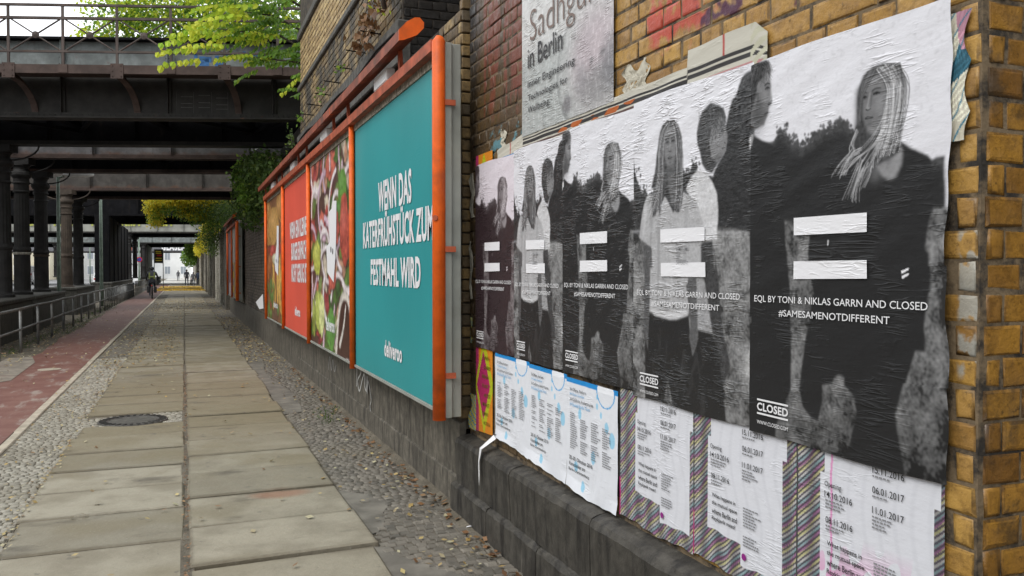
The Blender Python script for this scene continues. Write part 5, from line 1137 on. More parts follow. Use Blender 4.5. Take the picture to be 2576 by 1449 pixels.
# ---------------------------------------------------------------- railway bridges
H0, HT = 4.74, 6.36
def bridge(q0, q1, label, mats, sL=-34, sR=-2.9, walk=False, near=True, rivet=True, HT=HT, extra=None):
    web, low, fl = mats[:3]
    t = thing('railway_bridge', tuple(bw(-8, q0, H0)), label, 'bridge')
    X = BE; Yv = BN
    def plate(mb, s0, s1, q, dq, z0, z1): mb.obox(bw((s0+s1)/2, q, (z0+z1)/2), X*(s1-s0)/2, Yv*dq/2, (0, 0, (z1-z0)/2))
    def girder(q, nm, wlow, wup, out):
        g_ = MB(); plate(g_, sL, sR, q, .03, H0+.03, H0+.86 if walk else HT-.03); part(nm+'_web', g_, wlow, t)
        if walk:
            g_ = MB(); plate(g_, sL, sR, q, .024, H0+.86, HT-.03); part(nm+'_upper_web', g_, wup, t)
        g_ = MB(); plate(g_, sL, sR, q, .38, H0, H0+.03); plate(g_, sL, sR, q+out*.05, .10, H0+.031, H0+.12); part(nm+'_bottom_flange', g_, fl, t)
        g_ = MB(); plate(g_, sL, sR, q, .42, HT-.03, HT+.02); part(nm+'_top_flange', g_, low, t)
        s_ = sR - 1.2
        while s_ > sL:
            zs = [(H0+.12, H0+.84, wlow), (H0+.88, HT-.03, wup)] if walk else [(H0+.12, HT-.03, wup)]
            for za, zb, m_ in zs: g_ = MB(); plate(g_, s_-.05, s_+.05, q+out*.06, .012, za, zb); plate(g_, s_-.006, s_+.006, q+out*.09, .12, za, zb); part('stiffener', g_, m_, t)
            s_ -= 2.14
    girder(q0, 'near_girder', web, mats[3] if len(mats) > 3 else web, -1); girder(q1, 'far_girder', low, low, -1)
    if rivet:
        rv = MB(); s_ = sR
        def riv(s_, z): 
            c_ = bw(s_, q0-.125, z); m_ = .014; rv.add([c_+X*m_, c_+Vector((0,0,m_)), c_-X*m_, c_-Vector((0,0,m_)), c_-Yv*.012], [(0,1,4),(1,2,4),(2,3,4),(3,0,4)])
        while s_ > max(sL, -24): riv(s_, H0+.075); s_ -= .11
        s_ = sR - 1.2
        while s_ > max(sL, -24):
            for k in range(12):
                if H0+.2+k*.13 < HT-.05: riv(s_+.03, H0+.2+k*.13); riv(s_-.03, H0+.2+k*.13)
            s_ -= 2.14
        part('rivets', rv, fl, t, kind='stuff')
    s_ = sR - .4; k = 0
    while s_ > sL:
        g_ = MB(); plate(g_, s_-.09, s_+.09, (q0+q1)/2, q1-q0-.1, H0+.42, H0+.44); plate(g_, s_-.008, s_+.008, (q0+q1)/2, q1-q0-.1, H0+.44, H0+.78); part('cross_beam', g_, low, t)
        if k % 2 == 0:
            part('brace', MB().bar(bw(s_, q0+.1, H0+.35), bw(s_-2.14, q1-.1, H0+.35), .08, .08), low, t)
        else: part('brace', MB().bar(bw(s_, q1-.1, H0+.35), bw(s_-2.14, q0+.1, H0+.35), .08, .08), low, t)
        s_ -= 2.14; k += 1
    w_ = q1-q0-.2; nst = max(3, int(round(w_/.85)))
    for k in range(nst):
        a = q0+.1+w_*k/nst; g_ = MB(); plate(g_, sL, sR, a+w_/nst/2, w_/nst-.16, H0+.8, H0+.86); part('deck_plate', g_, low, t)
        if k: 
            g_ = MB(); plate(g_, sL, sR, a+.12, .07, H0+.87, H0+1.05); part('running_rail', g_, fl, t)
    if walk:
        qo = q0-1.0
        g_ = MB(); plate(g_, sL, sR, (q0+qo)/2-.02, .92, 5.585, 5.62); part('walkway_floor', g_, M_STEEL_R, t)
        g_ = MB(); plate(g_, sL, sR, qo, .02, 5.45, 5.62); plate(g_, sL, sR, qo+.04, .08, 5.45, 5.465); part('edge_beam', g_, M_STEEL_R, t)
        rl = MB(); plate(rl, sL, sR, qo, .05, 6.745, 6.79)
        ra = part('railing', rl, M_RAILING, t)
        g_ = MB(); plate(g_, sL, sR, qo, .05, 6.49, 6.54); part('middle_rail', g_, M_RAILING, ra)
        g_ = MB(); plate(g_, sL, sR, qo, .045, 5.85, 5.89); part('lower_rail', g_, M_RAILING, ra)
        sp = [ -3.8 + .0 - 1.03*k for k in range(29)]
        for k, s_ in enumerate(sp):
            part('baluster', MB().obox(bw(s_, qo, 6.19), X*.022, Yv*.018, (0,0,.60)), M_RAILING, ra)
            if k % 2 == 1:
                pt = part('bracket_plate', MB().obox(bw(s_, qo-.018, 5.50), X*.12, Yv*.008, (0,0,.145)), M_STEEL_R, t)
                rv = MB()
                for dx in (-.08, .08):
                    for dz in (-.10, 0, .10): rv.lathe(bw(s_+dx, qo-.028, 5.50+dz)-Vector((0,0,.0)), [(.001,-.012),(.013,-.006),(.013,.006),(.001,.012)], 6)
                part('rivet', rv, M_STEEL_R, pt, kind='stuff')
                cv = [(qo+.04 + .94*math.sin(u*math.pi/2), 5.40 - .60*(1-math.cos(u*math.pi/2))) for u in np.linspace(0, 1, 9)]
                b_ = MB()
                for (qa, za), (qb, zb) in zip(cv[:-1], cv[1:]):
                    b_.obox(bw(s_, (qa+qb)/2, (za+zb)/2), X*.065, Yv*(qb-qa)/2*1.02+Vector((0,0,(zb-za)/2)), Vector((0,0,.012))); b_.obox(bw(s_, (qa+qb)/2, (za+zb)/2+.05), X*.01, Yv*(qb-qa)/2+Vector((0,0,(zb-za)/2)), (0,0,.05))
                part('curved_bracket', b_, M_STEEL_R, t)
            else: part('bracket_plate', MB().obox(bw(s_, qo-.018, 5.54), X*.09, Yv*.008, (0,0,.08)), M_STEEL_R, t)
            sm_ = s_-.515
            for d in (1, -1): part('cross_rod', MB().tube([bw(s_-.05 if d > 0 else s_-.98, qo, 6.49), bw(sm_, qo, 6.19), bw(s_-.98 if d > 0 else s_-.05, qo, 5.89)], .0165, 6), M_RAILING, ra)
            dc = bw(sm_, qo-.012, 6.19); n_ = 12
            V = [dc + X*.068*math.cos(2*math.pi*i/n_) + Vector((0,0,.068*math.sin(2*math.pi*i/n_))) for i in range(n_)]; V2 = [v + Yv*.024 for v in V]
            part('disc', MB().add(V+V2+[dc-Yv*.02], [(i, 2*n_, (i+1)%n_) for i in range(n_)] + [(i, (i+1)%n_, n_+(i+1)%n_, n_+i) for i in range(n_)] + [tuple(range(n_, 2*n_))]), M_RAILING, ra)
    return t
b1 = bridge(17.72, 21.5, 'nearest riveted steel railway bridge with a rusty cross-braced footway railing', (M_STEEL, M_STEEL_D, M_STEEL, M_STEEL_B), walk=True)  # web below the walkway darker: the walkway's shade put into its colour
def bs(s, z, q=17.705): return bw(s, q, z)
# blue paint remains and stencilled table on the near girder
m = MB(); rs = np.random.RandomState(2)
for k in range(16):
    s_ = -5.9+1.5*rs.rand(); z = 5.9+.35*rs.rand(); m.obox(bs(s_, z, 17.705), BE*rs.uniform(.02,.10), BN*.001, (0,0,rs.uniform(.02,.09)))
part('blue_paint_remains', m, plain('faded_blue_paint', (.04,.13,.30), .7), b1, kind='stuff')
m = MB()
for s_ in (-6.1,-5.75,-5.38,-5.05): m.obox(bs(s_, 5.1, 17.70), BE*.003, BN*.001, (0,0,.22))
for k, (s0, z) in enumerate([(-6.02,5.22),(-5.66,5.25),(-5.3,5.2),(-6.02,5.08),(-5.66,5.1),(-5.3,5.06),(-5.66,5.0),(-6.02,5.0),(-5.3,4.97)]): m.obox(bs(s0+.13, z, 17.70), BE*.12, BN*.001, (0,0,.006))
part('stencilled_table', m, plain('faint_white_stencil', (.09,.09,.085), .8), b1, kind='stuff')
b2 = bridge(23.95, 27.4, 'second railway bridge with a grey rusty girder and white wheel graffiti', (M_STEEL_M, M_STEEL_D, M_STEEL_R))
m = MB(); c0 = bw(-6.15, 23.93, 5.22)
for r_ in (.21, .19): 
    pass
for k in range(24):
    a0, a1 = 2*math.pi*k/24, 2*math.pi*(k+1)/24; V = [c0+BE*r_*math.cos(a)+Vector((0,0,r_*math.sin(a))) for r_, a in ((.22,a0),(.22,a1),(.19,a1),(.19,a0))]; m.add(V, [(0,1,2,3)])
for k in range(5):
    a = math.pi*k/5+.2; d = BE*math.cos(a)+Vector((0,0,math.sin(a))); n_ = BE*(-math.sin(a))+Vector((0,0,math.cos(a))); m.add([c0+d*.19+n_*.008, c0+d*.19-n_*.008, c0-d*.19-n_*.008, c0-d*.19+n_*.008], [(0,1,2,3)])
m.obox(c0-BE*.55+Vector((0,0,.03)), BE*.18, BN*.001, (0,0,.02)); m.obox(c0-BE*.45+Vector((0,0,.10)), BE*.12, BN*.001, (0,0,.02))
part('wheel_graffiti', m, M_INKW, b2)
b3 = bridge(33.4, 37.3, 'third railway bridge with a brown rusty girder', (M_STEEL_N, M_STEEL_D, M_STEEL_R))
b4 = bridge(48.3, 57, 'fourth and widest dark railway bridge above the yellow branches', (M_STEEL_D, M_STEEL_D, M_STEEL_D), sL=-60, sR=-9, rivet=False)
b5 = bridge(70, 79, 'fifth railway bridge with a pale girder', (plain('pale_girder_steel', (.26,.26,.23), .8, var=.3, scale=1), M_STEEL_D, M_STEEL), sL=-75, sR=-16, rivet=False)  # near web paler than the rest of this bridge
b6 = bridge(96, 112, 'sixth dim railway bridge before the bright street end', (M_STEEL_B, M_STEEL_D, M_STEEL), sL=-95, sR=-24, rivet=False)
b7 = bridge(139, 146, 'farthest railway bridge covered in white graffiti lettering', (plain('graffiti_backed_steel', (.14,.14,.15), .8), M_STEEL_D, M_STEEL), sL=-110, sR=-30, rivet=False)
def blet(body, sa, sb, z0, z1, q, mat, parent, bold=.05):
    V, F = text_polys(body, bold); m = MB(); m.add([bw(sa+(sb-sa)*v[0], q, z0+(z1-z0)*v[1]) for v in V], F); part('graffiti_lettering', m, mat, parent)
blet('GLASER', -50.5, -46.6, 5.0, 6.2, 138.9, M_INKW, b7); blet('KUB', -45.5, -43.2, 5.1, 6.3, 138.9, M_INKW, b7); blet('BOX', -54, -52, 5.0, 6.2, 138.9, M_INKW, b7)
blet('OPEN', -57.5, -54.6, 5.0, 6.1, 138.9, plain('faded_red_paint', (.4,.12,.08), .8), b7)
yb = plain('yellow_green_graffiti', (.40,.42,.10), .8, var=.3)
for s0 in (-26, -28.6, -31, -34, -36.5, -39): blet('REM', s0, s0+1.5, 5.3, 6.0, 69.9, yb, b5)
# abutments set back behind the low wall
for k, (qa, qb, lb) in enumerate(((17.3, 22, 'dark stone abutment under the end of the nearest bridge'), (23.5, 27.9, 'dark stone abutment under the end of the second bridge'), (32.9, 37.8, 'dark stone abutment under the end of the third bridge'), (47.8, 57.6, 'dark stone abutment under the end of the fourth bridge'), (69.5, 79.5, 'dark stone abutment under the end of the fifth bridge'), (95.5, 112.5, 'dark stone abutment under the end of the sixth bridge'))):
    mb = MB(); Xa = 2.45
    P = [(Xa, y_at(Xa, qa)), (Xa, y_at(Xa, qb)), (12, y_at(12, qb)), (12, y_at(12, qa))]
    mb.prism(P, lambda a, b, d: (a, b, d), 3.3, 4.735)
    tt = thing('abutment', (Xa, P[0][1], 3.3), lb, 'abutment'); part('stonework', mb, M_PLINTH_B, tt)
    mb = MB(); P2 = [(Xa-.12, P[0][1]-.1), (Xa-.12, P[1][1]+.1), (Xa+.5, P[1][1]+.1), (Xa+.5, P[0][1]-.1)]; mb.prism(P2, lambda a, b, d: (a, b, d), 4.45, 4.70); part('bearing_shelf', mb, M_BAND, tt)
# ---------------------------------------------------------------- cast iron columns on concrete plinths
XC = -4.2
def column(q, label, mat, group, y=None, X=XC, lod=0, band=None):
    y = y if y is not None else y_at(X, q); c = (X, y, 0)
    t = thing('iron_column', (X, y, .95), label, 'column', group)
    n = 20 if lod == 0 else 10
    part('pedestal', MB().lathe(c, [(.27,.95),(.27,1.02),(.225,1.05),(.21,1.1),(.205,2.12),(.225,2.16),(.235,2.2),(.225,2.24),(.215,2.28)], n), mat, t, lod > 0)
    sh = MB(); N_ = 32 if lod == 0 else 10
    V = []; F = []
    for i, (r, z) in enumerate([(.20,2.28),(.195,2.7),(.19,3.4),(.182,3.78)]):
        for k in range(N_):
            rr = r*(1 if lod else (1 if k % 2 else .955)); a = 2*math.pi*k/N_; V.append((X+rr*math.cos(a), y+rr*math.sin(a), z))
    for i in range(3):
        for k in range(N_): F.append((i*N_+k, i*N_+(k+1)%N_, (i+1)*N_+(k+1)%N_, (i+1)*N_+k))
    part('shaft', MB().add(V, F), mat, t)
    part('capital', MB().lathe(c, [(.185,3.78),(.215,3.80),(.215,3.83),(.19,3.85),(.19,4.02),(.22,4.04),(.22,4.07),(.20,4.09),(.20,4.18),(.235,4.21),(.27,4.27),(.26,4.34),(.21,4.38),(.19,4.44),(.20,4.50),(.24,4.53),(.24,4.56)], n), mat, t, lod > 0)
    part('head_plate', MB().obox(Vector(c)+Vector((0,0,4.645)), BE*.30, BN*.20, (0,0,.085)), mat, t)
    if lod == 0:
        for d in (-1, 1):
            cv = [Vector(c)+BE*d*(.16+.75*math.sin(u*math.pi/2))+Vector((0,0,4.36+.36*(1-math.cos(u*math.pi/2)))) for u in np.linspace(0, 1, 7)]
            part('curved_arm', MB().tube(cv, .022, 6), mat, t)
    if band: part('band', MB().lathe(c, [(.208,2.06),(.232,2.08),(.238,2.12),(.212,2.13)], n), band, t)
    return t
pl_mat = M_CONC
def plinth(y0, y1, label, x0=-4.72, x1=-3.70, h=.95):
    t = thing('concrete_plinth', ((x0+x1)/2, y0, 0), label, 'plinth')
    part('body', MB().bbox(x0, x1, y0, y1, -.05, h-.10, .02), M_CONC, t); part('cap', MB().bbox(x0-.03, x1+.03, y0-.03, y1+.03, h-.10, h, .02), M_CONC, t); return t
plinth(18.6, 25.0, 'long concrete plinth carrying the columns of the nearest bridge')
plinth(25.4, 31.4, 'concrete plinth carrying the columns of the second bridge')
plinth(34.9, 41.4, 'concrete plinth carrying the columns of the third bridge', h=1.0)
plinth(50.5, 71, 'long dark concrete plinth under the fourth bridge', h=1.0)
G1 = 'cast iron columns between path and street'
column(17.75, 'column under the front girder of the nearest bridge, just outside the left edge of the view', M_IRON, G1, lod=1)
column(21.4, 'dark column at the left edge of the view under the nearest bridge', M_IRON, G1)
column(23.95, 'grey fluted column with ornate capital and a white band at its base', M_IRON, G1, band=M_PLASTER)
column(27.15, 'black column directly behind the one with the white band', M_IRON, G1, band=M_IRON_R)
column(33.0, 'rusty brown column with ringed capital beside the grey-green lamp post', M_IRON_R, G1)
column(36.6, 'dark column directly behind the rusty brown one', M_IRON, G1)
for k, q in enumerate((48.4, 51, 53.8, 57)): column(q, ['first', 'second', 'third', 'last'][k] + ' column of the dense dark group under the fourth bridge', M_IRON, G1, lod=1)
pr_ = thing('steel_pier', (XC, 60, 0), 'massive dark riveted steel pier beside the fourth bridge', 'pier')
part('pier_body', MB().box(-4.60, -3.9, 51.8, 69.5, .9, 4.735), M_STEEL_D, pr_)
for k in range(6): part('pier_rib', MB().box(-4.64, -3.86, 52.0+3.2*k, 52.3+3.2*k, .9, 4.73), M_STEEL_D, pr_)
for k, q in enumerate((70.2, 78.8, 96.2, 104, 111.5)): column(q, ['near column of the fifth bridge', 'far column of the fifth bridge', 'near column of the sixth bridge', 'middle column of the sixth bridge', 'far column of the sixth bridge'][k], M_IRON, G1, lod=1)
pr2 = thing('steel_pier', (XC, 112, 0), 'grey wall-like pier under the sixth bridge beside the lamp', 'pier'); part('pier_body', MB().box(-4.6, -3.9, 103.5, 121, -.02, 4.7), M_STEEL, pr2)
for k, q in enumerate((17.75, 21.4, 23.95, 27.15, 33.0, 36.6, 48.4, 57, 70.2, 96.2)):
    X2 = -13.4; column(q, 'column on the far side of the roadway, number %d from the near end' % (k+1) if False else 'column on the street median under the ' + ['nearest bridge front', 'nearest bridge rear', 'second bridge front', 'second bridge rear', 'third bridge front', 'third bridge rear', 'fourth bridge front', 'fourth bridge rear', 'fifth bridge', 'sixth bridge'][k], M_IRON, 'cast iron columns on the street median', X=X2, lod=1)
# ---------------------------------------------------------------- tubular guard rail
gr = thing('guard_rail', (-3.05, 14, 0), 'dull grey tubular guard rail between cycle path and plinths', 'railing')
y = 4.2; Ys = []
while y < 60: Ys.append(y); y += 2.13 if y < 37 else 1.02
def tilt(y): return .012*math.sin(y*1.3)
for y in Ys: part('post', MB().tube([(-3.05, y, -.05), (-3.05, y, .83+tilt(y))], .028 , 8), M_GALV, gr, True)
part('top_rail', MB().tube([(-3.05, y, .85+tilt(y)) for y in Ys], .028, 8), M_GALV, gr, True)
part('middle_rail', MB().tube([(-3.05, y, .44+tilt(y)*.7) for y in Ys], .022, 8), M_GALV, gr, True)
g2 = thing('guard_rail', (-3.05, 62, 0), 'farther stretch of tubular guard rail leading to the bright street end', 'railing')
yy_ = [61 + 1.5*k for k in range(44)]
for y in yy_: part('post', MB().tube([(-3.0, y, 0), (-3.0, y, .9)], .03, 6), M_GALV, g2)
part('top_rail', MB().tube([(-3.0, 60.5, .92), (-3.0, 126, .92)], .03, 6), M_GALV, g2); part('middle_rail', MB().tube([(-3.0, 60.5, .5), (-3.0, 126, .5)], .024, 6), M_GALV, g2)
# ---------------------------------------------------------------- street lamps and signs
def lamp(x, y, h, label, heads, r=.062, yaw=0):
    t = thing('street_lamp', (x, y, 0), label, 'street lamp')
    part('pole', MB().tube([(x,y,0),(x,y,.9),(x,y,1.0),(x,y,h)], [r*1.25, r*1.25, r, r*.8], 12), M_GREENP, t, True)
    for d in heads:
        hx = x+d*.12
        part('lamp_arm', MB().tube([(x, y, h-.05), (x+d*.22, y, h+.05)], .03, 8), M_GREENP, t)
        V = []; 
        for k, (u, w_, hh) in enumerate(((.15,.06,.05),(.3,.12,.09),(.8,.13,.10),(1.05,.08,.05))):
            for a in range(8): V.append((x+d*u, y+w_*math.cos(a*math.pi/4), h+.06+.05*u+hh*math.sin(a*math.pi/4)))
        part('lamp_head', MB().add(V, [(k*8+a, k*8+(a+1)%8, k*8+8+(a+1)%8, k*8+8+a) for k in range(3) for a in range(8)] + [tuple(range(8)), tuple(range(24, 32))]), M_WHITE, t, True)
    return t
lamp(-3.8, 30.8, 4.68, 'grey-green lamp post with a long white head in front of the third bridge', (1,))
lamp(-3.5, 42.2, 5.6, 'slim pale green pole rising between the third and fourth bridges', (), r=.075)
lamp(-4.2, 92, 5.3, 'double-headed white street lamp in the lit gap between distant bridges', (1, -1), r=.09)
lamp(-12, 128, 5.2, 'small far street lamp beyond the sixth bridge on the roadway', (1, -1), r=.08)
sg = thing('traffic_sign', (-4.15, 91.6, 2.5), 'round red and blue no-stopping sign on the far lamp pole', 'traffic sign')
def disc(c, r, n=20, d=.01): return MB().prism([(r*math.cos(2*math.pi*k/n), r*math.sin(2*math.pi*k/n)) for k in range(n)], lambda a, b, q: (c[0]+a, c[1]+q, c[2]+b), -d, 0)
part('rim', disc((-4.15,91.6,2.78), .27), M_REDL, sg); part('face', disc((-4.15,91.585,2.78), .19), plain('sign_blue', (.03,.08,.4), .5), sg)
part('bar', MB().bar((-4.28,91.565,2.91), (-4.02,91.565,2.65), .02, .05, (0,1,0)), M_REDL, sg)
ad = thing('advert_sign', (-1.95, 84, 0), 'yellow and black framed street sign with a red stripe on two legs', 'sign')
for dx in (-.38, .38): part('leg', MB().tube([(-2.17+dx, 84, 0), (-2.17+dx, 84, 3.65)], .035, 8), M_GALV, ad)
part('frame', MB().box(-2.57, -1.77, 83.97, 84.03, 2.35, 3.65), M_GALV, ad); part('panel', MB().box(-2.50, -1.84, 83.95, 83.97, 2.42, 3.58), M_BLACK, ad)
m = MB()
for k, z in enumerate((3.38, 3.22, 2.75, 2.55)): m.box(-2.42, -1.95+.02*k, 83.935, 83.949, z, z+.10)
part('yellow_lines', m, plain('sign_yellow', (.6,.5,.05), .5), ad); part('red_line', MB().box(-2.32, -1.92, 83.935, 83.949, 3.0, 3.14), M_REDL, ad)
# ---------------------------------------------------------------- foliage
def leaf_quads(C, size, rs, droop=.4, elong=1.6):
    n = len(C); d = rs.randn(n, 3); d[:, 2] -= droop*2; d /= np.linalg.norm(d, axis=1)[:, None]
    u = rs.randn(n, 3); x = np.cross(d, u); x /= np.linalg.norm(x, axis=1)[:, None]; nrm = np.cross(x, d)
    L = (size*rs.uniform(.6, 1.25, n))[:, None]; W = L/elong/2
    P0 = C; P2 = C + d*L; P1 = C + d*L*.45 + x*W + nrm*W*.35; P3 = C + d*L*.45 - x*W + nrm*W*.35
    V = np.stack([P0, P1, P2, P3], 1).reshape(-1, 3); b = np.arange(n)*4
    F = np.concatenate([np.stack([b, b+1, b+2], 1), np.stack([b, b+2, b+3], 1)]); return V, F
def cloud(rs, blobs, n):
    P = []; w_ = np.array([b[6] if len(b) > 6 else b[3]*b[4]*b[5] for b in blobs]); w_ = w_/w_.sum()
    for b, k in zip(blobs, (w_*n).astype(int)):
        d = rs.randn(k, 3); d /= np.linalg.norm(d, axis=1)[:, None]; r = rs.rand(k)[:, None]**.45; P.append(np.array(b[:3]) + d*r*np.array(b[3:6]))
    P = np.concatenate(P)
    # clump: pull the points towards random sub-centres so gaps open
    K = max(6, len(P)//28); cc = P[rs.choice(len(P), K)]; i = rs.randint(K, size=len(P)); i2 = rs.randint(K, size=len(P))
    d1 = ((P-cc[i])**2).sum(1); d2 = ((P-cc[i2])**2).sum(1); c = np.where((d1 < d2)[:, None], cc[i], cc[i2]); m = np.minimum(d1, d2) < .9
    return np.where(m[:, None], P*.45 + c*.55, P)
def limb(mb, pts, r0, r1, n=6):
    k = len(pts); mb.tube(pts, [r0+(r1-r0)*i/(k-1) for i in range(k)], n)
def sprays(rs, heads, nl=9, L=.5, ll=.11, wl=.042):
    """compound leaves: each head is (base, direction); leaflets hang in pairs from the stalk."""
    out = []; stalks = []
    for b, d in heads:
        b = np.array(b); d = np.array(d)/np.linalg.norm(d); pts = []
        for k in range(nl+1):
            u = k/nl; pts.append(b + d*L*u + np.array([0, 0, -.22*L*u*u]))
        stalks.append(pts); side = np.cross(d, [0, 0, 1]); side /= np.linalg.norm(side)+1e-6
        for k in range(1, nl+1):
            for s_ in (-1, 1):
                ax = side*s_*.75 + d*.35 + np.array([0, 0, -.85]) + rs.randn(3)*.16; ax /= np.linalg.norm(ax)
                l_ = ll*rs.uniform(.75, 1.15)*(1 - .25*abs(k/nl-.5)); p = pts[k]; nn = np.cross(ax, d); nn /= np.linalg.norm(nn)+1e-6; wv = np.cross(nn, ax)
                out.append([p, p+ax*l_*.35+wv*wl*.9*rs.uniform(.8,1.2), p+ax*l_*.75+wv*wl*.6, p+ax*l_, p+ax*l_*.75-wv*wl*.6, p+ax*l_*.35-wv*wl*.9])
    return np.array(out), stalks
def leaflets_part(name, A, mat, parent, **kw):
    n = len(A); V = A.reshape(-1, 3); b = np.arange(n)*6
    F = np.concatenate([np.stack([b, b+1, b+2, b+3], 1), np.stack([b, b+3, b+4, b+5], 1)]); return part(name, (V, F), mat, parent, **kw)
rs = np.random.RandomState(11)
ai = thing('ailanthus_tree', (2.9, 15.2, 3.4), 'young tree with long yellow-green compound leaves drooping over the bridge railing', 'tree')
mb = MB(); limb(mb, [(2.9,15.2,3.4), (2.7,15.1,5.0), (2.3,15.0,6.4), (1.9,14.9,7.6)], .07, .03)
br = [((2.6,15.1,5.2),(1.6,15.1,5.7),(.5,15.2,5.75)), ((2.4,15,6.0),(1.4,14.9,6.45),(.4,15.0,6.5)), ((2.7,15.1,4.9),(1.9,15,5.25),(.9,15.1,5.3)), ((2.2,15,6.8),(1.2,14.9,7.1),(.3,14.9,7.0)), ((2.5,15.1,5.6),(1.5,15.3,6.1),(.3,15.4,6.15))]
for b_ in br: limb(mb, b_, .03, .008, 5)
part('trunk', mb, M_BARK, ai, True)
def heads_along(br, rs, n, jit, dirb=(-1, 0, -.05), tlo=.2):
    H = []
    for k in range(n):
        b_ = br[rs.randint(len(br))]; t = rs.uniform(tlo, 1.0); i = 0 if t < .5 else 1; f = (t*2) % 1 if t < 1 else 1; p = np.array(b_[i])*(1-f) + np.array(b_[i+1])*f
        d = np.array(dirb) + rs.randn(3)*np.array([.35, .55, .22]); H.append((p + rs.randn(3)*jit, d))
    return H
Hy = [((.95,14.8,6.32),(-1,-.1,.10)), ((.85,14.6,6.22),(-1,.0,-.02)), ((.55,14.8,6.30),(-1,0,-.05)), ((1.25,14.7,6.1),(-1,-.1,-.02)), ((.55,14.9,5.62),(-1,-.1,.05)), ((.35,14.9,5.55),(-1,-.1,-.12)), ((.7,14.7,5.36),(-1,-.1,.08)), ((.30,14.9,5.32),(-1,0,.02)), ((.35,14.8,5.12),(-1,0,-.03)), ((.6,14.8,6.6),(-1,.2,0)), ((1.5,14.6,6.55),(-1,.1,.1)), ((1.1,14.7,5.9),(-1,-.2,.0)), ((.75,14.9,5.8),(-1,.1,.05)), ((1.4,14.7,6.3),(-1,-.1,0)), ((1.0,14.8,6.8),(-1,.1,0)), ((.4,14.7,6.45),(-1,-.15,.08)), ((1.2,14.5,6.7),(-1,0,.1))]
A, st_ = sprays(rs, Hy, 7, .66, .175, .045)
T6 = []
for k in range(6):
    w_ = .034+.008*k/6; V = [(0,0,0),(w_,.006,-.035),(w_*.75,.012,-.08),(0,.0,-.12),(-w_*.75,.012,-.08),(-w_,.006,-.035)]
    T6.append(tmpl_mesh('leaf', V, [(0,1,2,3),(0,3,4,5)], M_LEAF_Y))
for a in A[:300]:
    o = bpy.data.objects.new('leaf', random.choice(T6)); COL.objects.link(o); o.parent = ai
    ax = Vector(a[3]-a[0]); o.location = Vector(a[0]) - ORG[ai]; z_ = (-ax).normalized(); y_ = Vector((0,1,0)); y_ = (y_ - z_*y_.dot(z_)).normalized(); x_ = y_.cross(z_); q_ = Matrix((x_, y_, z_)).transposed().to_quaternion(); o.rotation_mode = 'QUATERNION'; o.rotation_quaternion = q_ @ Quaternion((0,0,1), random.uniform(-.6, .6)); s_ = ax.length/.12; o.scale = (s_, s_, s_)
H2 = heads_along(br, rs, 30, .10, tlo=.45)
A2, st2 = sprays(rs, H2, 7, .5, .15, .038); leaflets_part('yellow_leaves', np.concatenate([A[300:], A2]) if len(A) > 300 else A2, M_LEAF_Y, ai, kind='stuff')
H3 = heads_along(br + [((2.9,15.2,4.6),(2.3,15,5.4),(1.8,14.8,5.2)), ((2.9,15.2,6.0),(2.2,14.9,6.4),(1.6,14.6,6.6))], rs, 220, .2, tlo=.0); H3 = [(p + np.array([.35, .1, -.05]), d) for p, d in H3]
A3, st3 = sprays(rs, H3, 7, .45, .13, .03); leaflets_part('crown', A3, M_LEAF_G, ai, kind='stuff')
mb = MB()
for s_ in st_ + st2 + st3[:90]: mb.tube([tuple(s_[0]), tuple(s_[5]), tuple(s_[-1])], .004, 3, False)
part('leaf_stalks', mb, M_LEAF_G, ai, kind='stuff')
def tree(name, base, blobs, n, size, mat, label, trunk, cat='tree', extra=None, droop=.4, seed=1, elong=1.6):
    rs = np.random.RandomState(seed); t = thing(name, base, label, cat); mb = MB()
    for pts, r0, r1 in trunk: limb(mb, pts, r0, r1)
    part('trunk', mb, M_BARK, t, True)
    P = cloud(rs, blobs, n); part('crown', leaf_quads(P, size, rs, droop, elong), mat, t, kind='stuff')
    if extra:
        for nm, bl, k, sz, m_ in extra: part(nm, leaf_quads(cloud(rs, bl, k), sz, rs, droop, elong), m_, t, kind='stuff')
    return t
tree('tree', (4.6,23.3,3.4), [(2.4,23.6,8.2,2.8,1.3,1.9), (.2,23.4,8.3,1.8,1.0,1.3), (3.9,23.5,7.2,2.0,1.4,1.5), (1.1,23.0,7.0,1.6,1.0,.9), (-1.2,23.6,7.9,1.2,.8,.7,.9)], 15000, .13, M_LEAF_G,
     'broad green tree rising behind the nearest bridge railing', [([(4.6,23.3,3.4),(4.3,23.3,6),(3.4,23.4,8.5),(2.6,23.5,10)], .2, .06), ([(4.2,23.3,6.3),(2.2,23.4,7.4),(-.4,23.5,8.2)], .07, .02), ([(3.6,23.4,8),(1.6,23.4,9),(-.2,23.5,9.4)], .05, .015)],
     extra=[('lit_leaves', [(.4,23,8.4,1.9,.9,1.3), (-1.3,23.4,8.3,1.3,.8,.9), (-1.9,23.6,7.4,.8,.5,.5,.5), (2.6,22.9,7.4,2.0,.7,1.2)], 4500, .13, M_LEAF_Y)], seed=3)
tree('tree', (3.4,30.3,3.4), [(2.2,30.6,6.5,1.6,1.2,1.3), (.4,30.6,7.2,1.8,1.0,1.1), (-1.45,32.4,5.42,.28,.25,.22,.25), (-.35,32.5,5.35,.22,.2,.2,.2), (-1.0,31.7,6.2,.9,.7,.5,.5)], 6500, .10, M_LEAF_G,
     'green tree whose hanging twigs show before the third bridge', [([(3.4,30.3,3.4),(2.9,30.4,6),(1.5,30.6,7.5)], .12, .03), ([(2.6,30.5,6.5),(.3,31.2,6.6),(-1.4,32.2,5.8)], .04, .01)], seed=5)
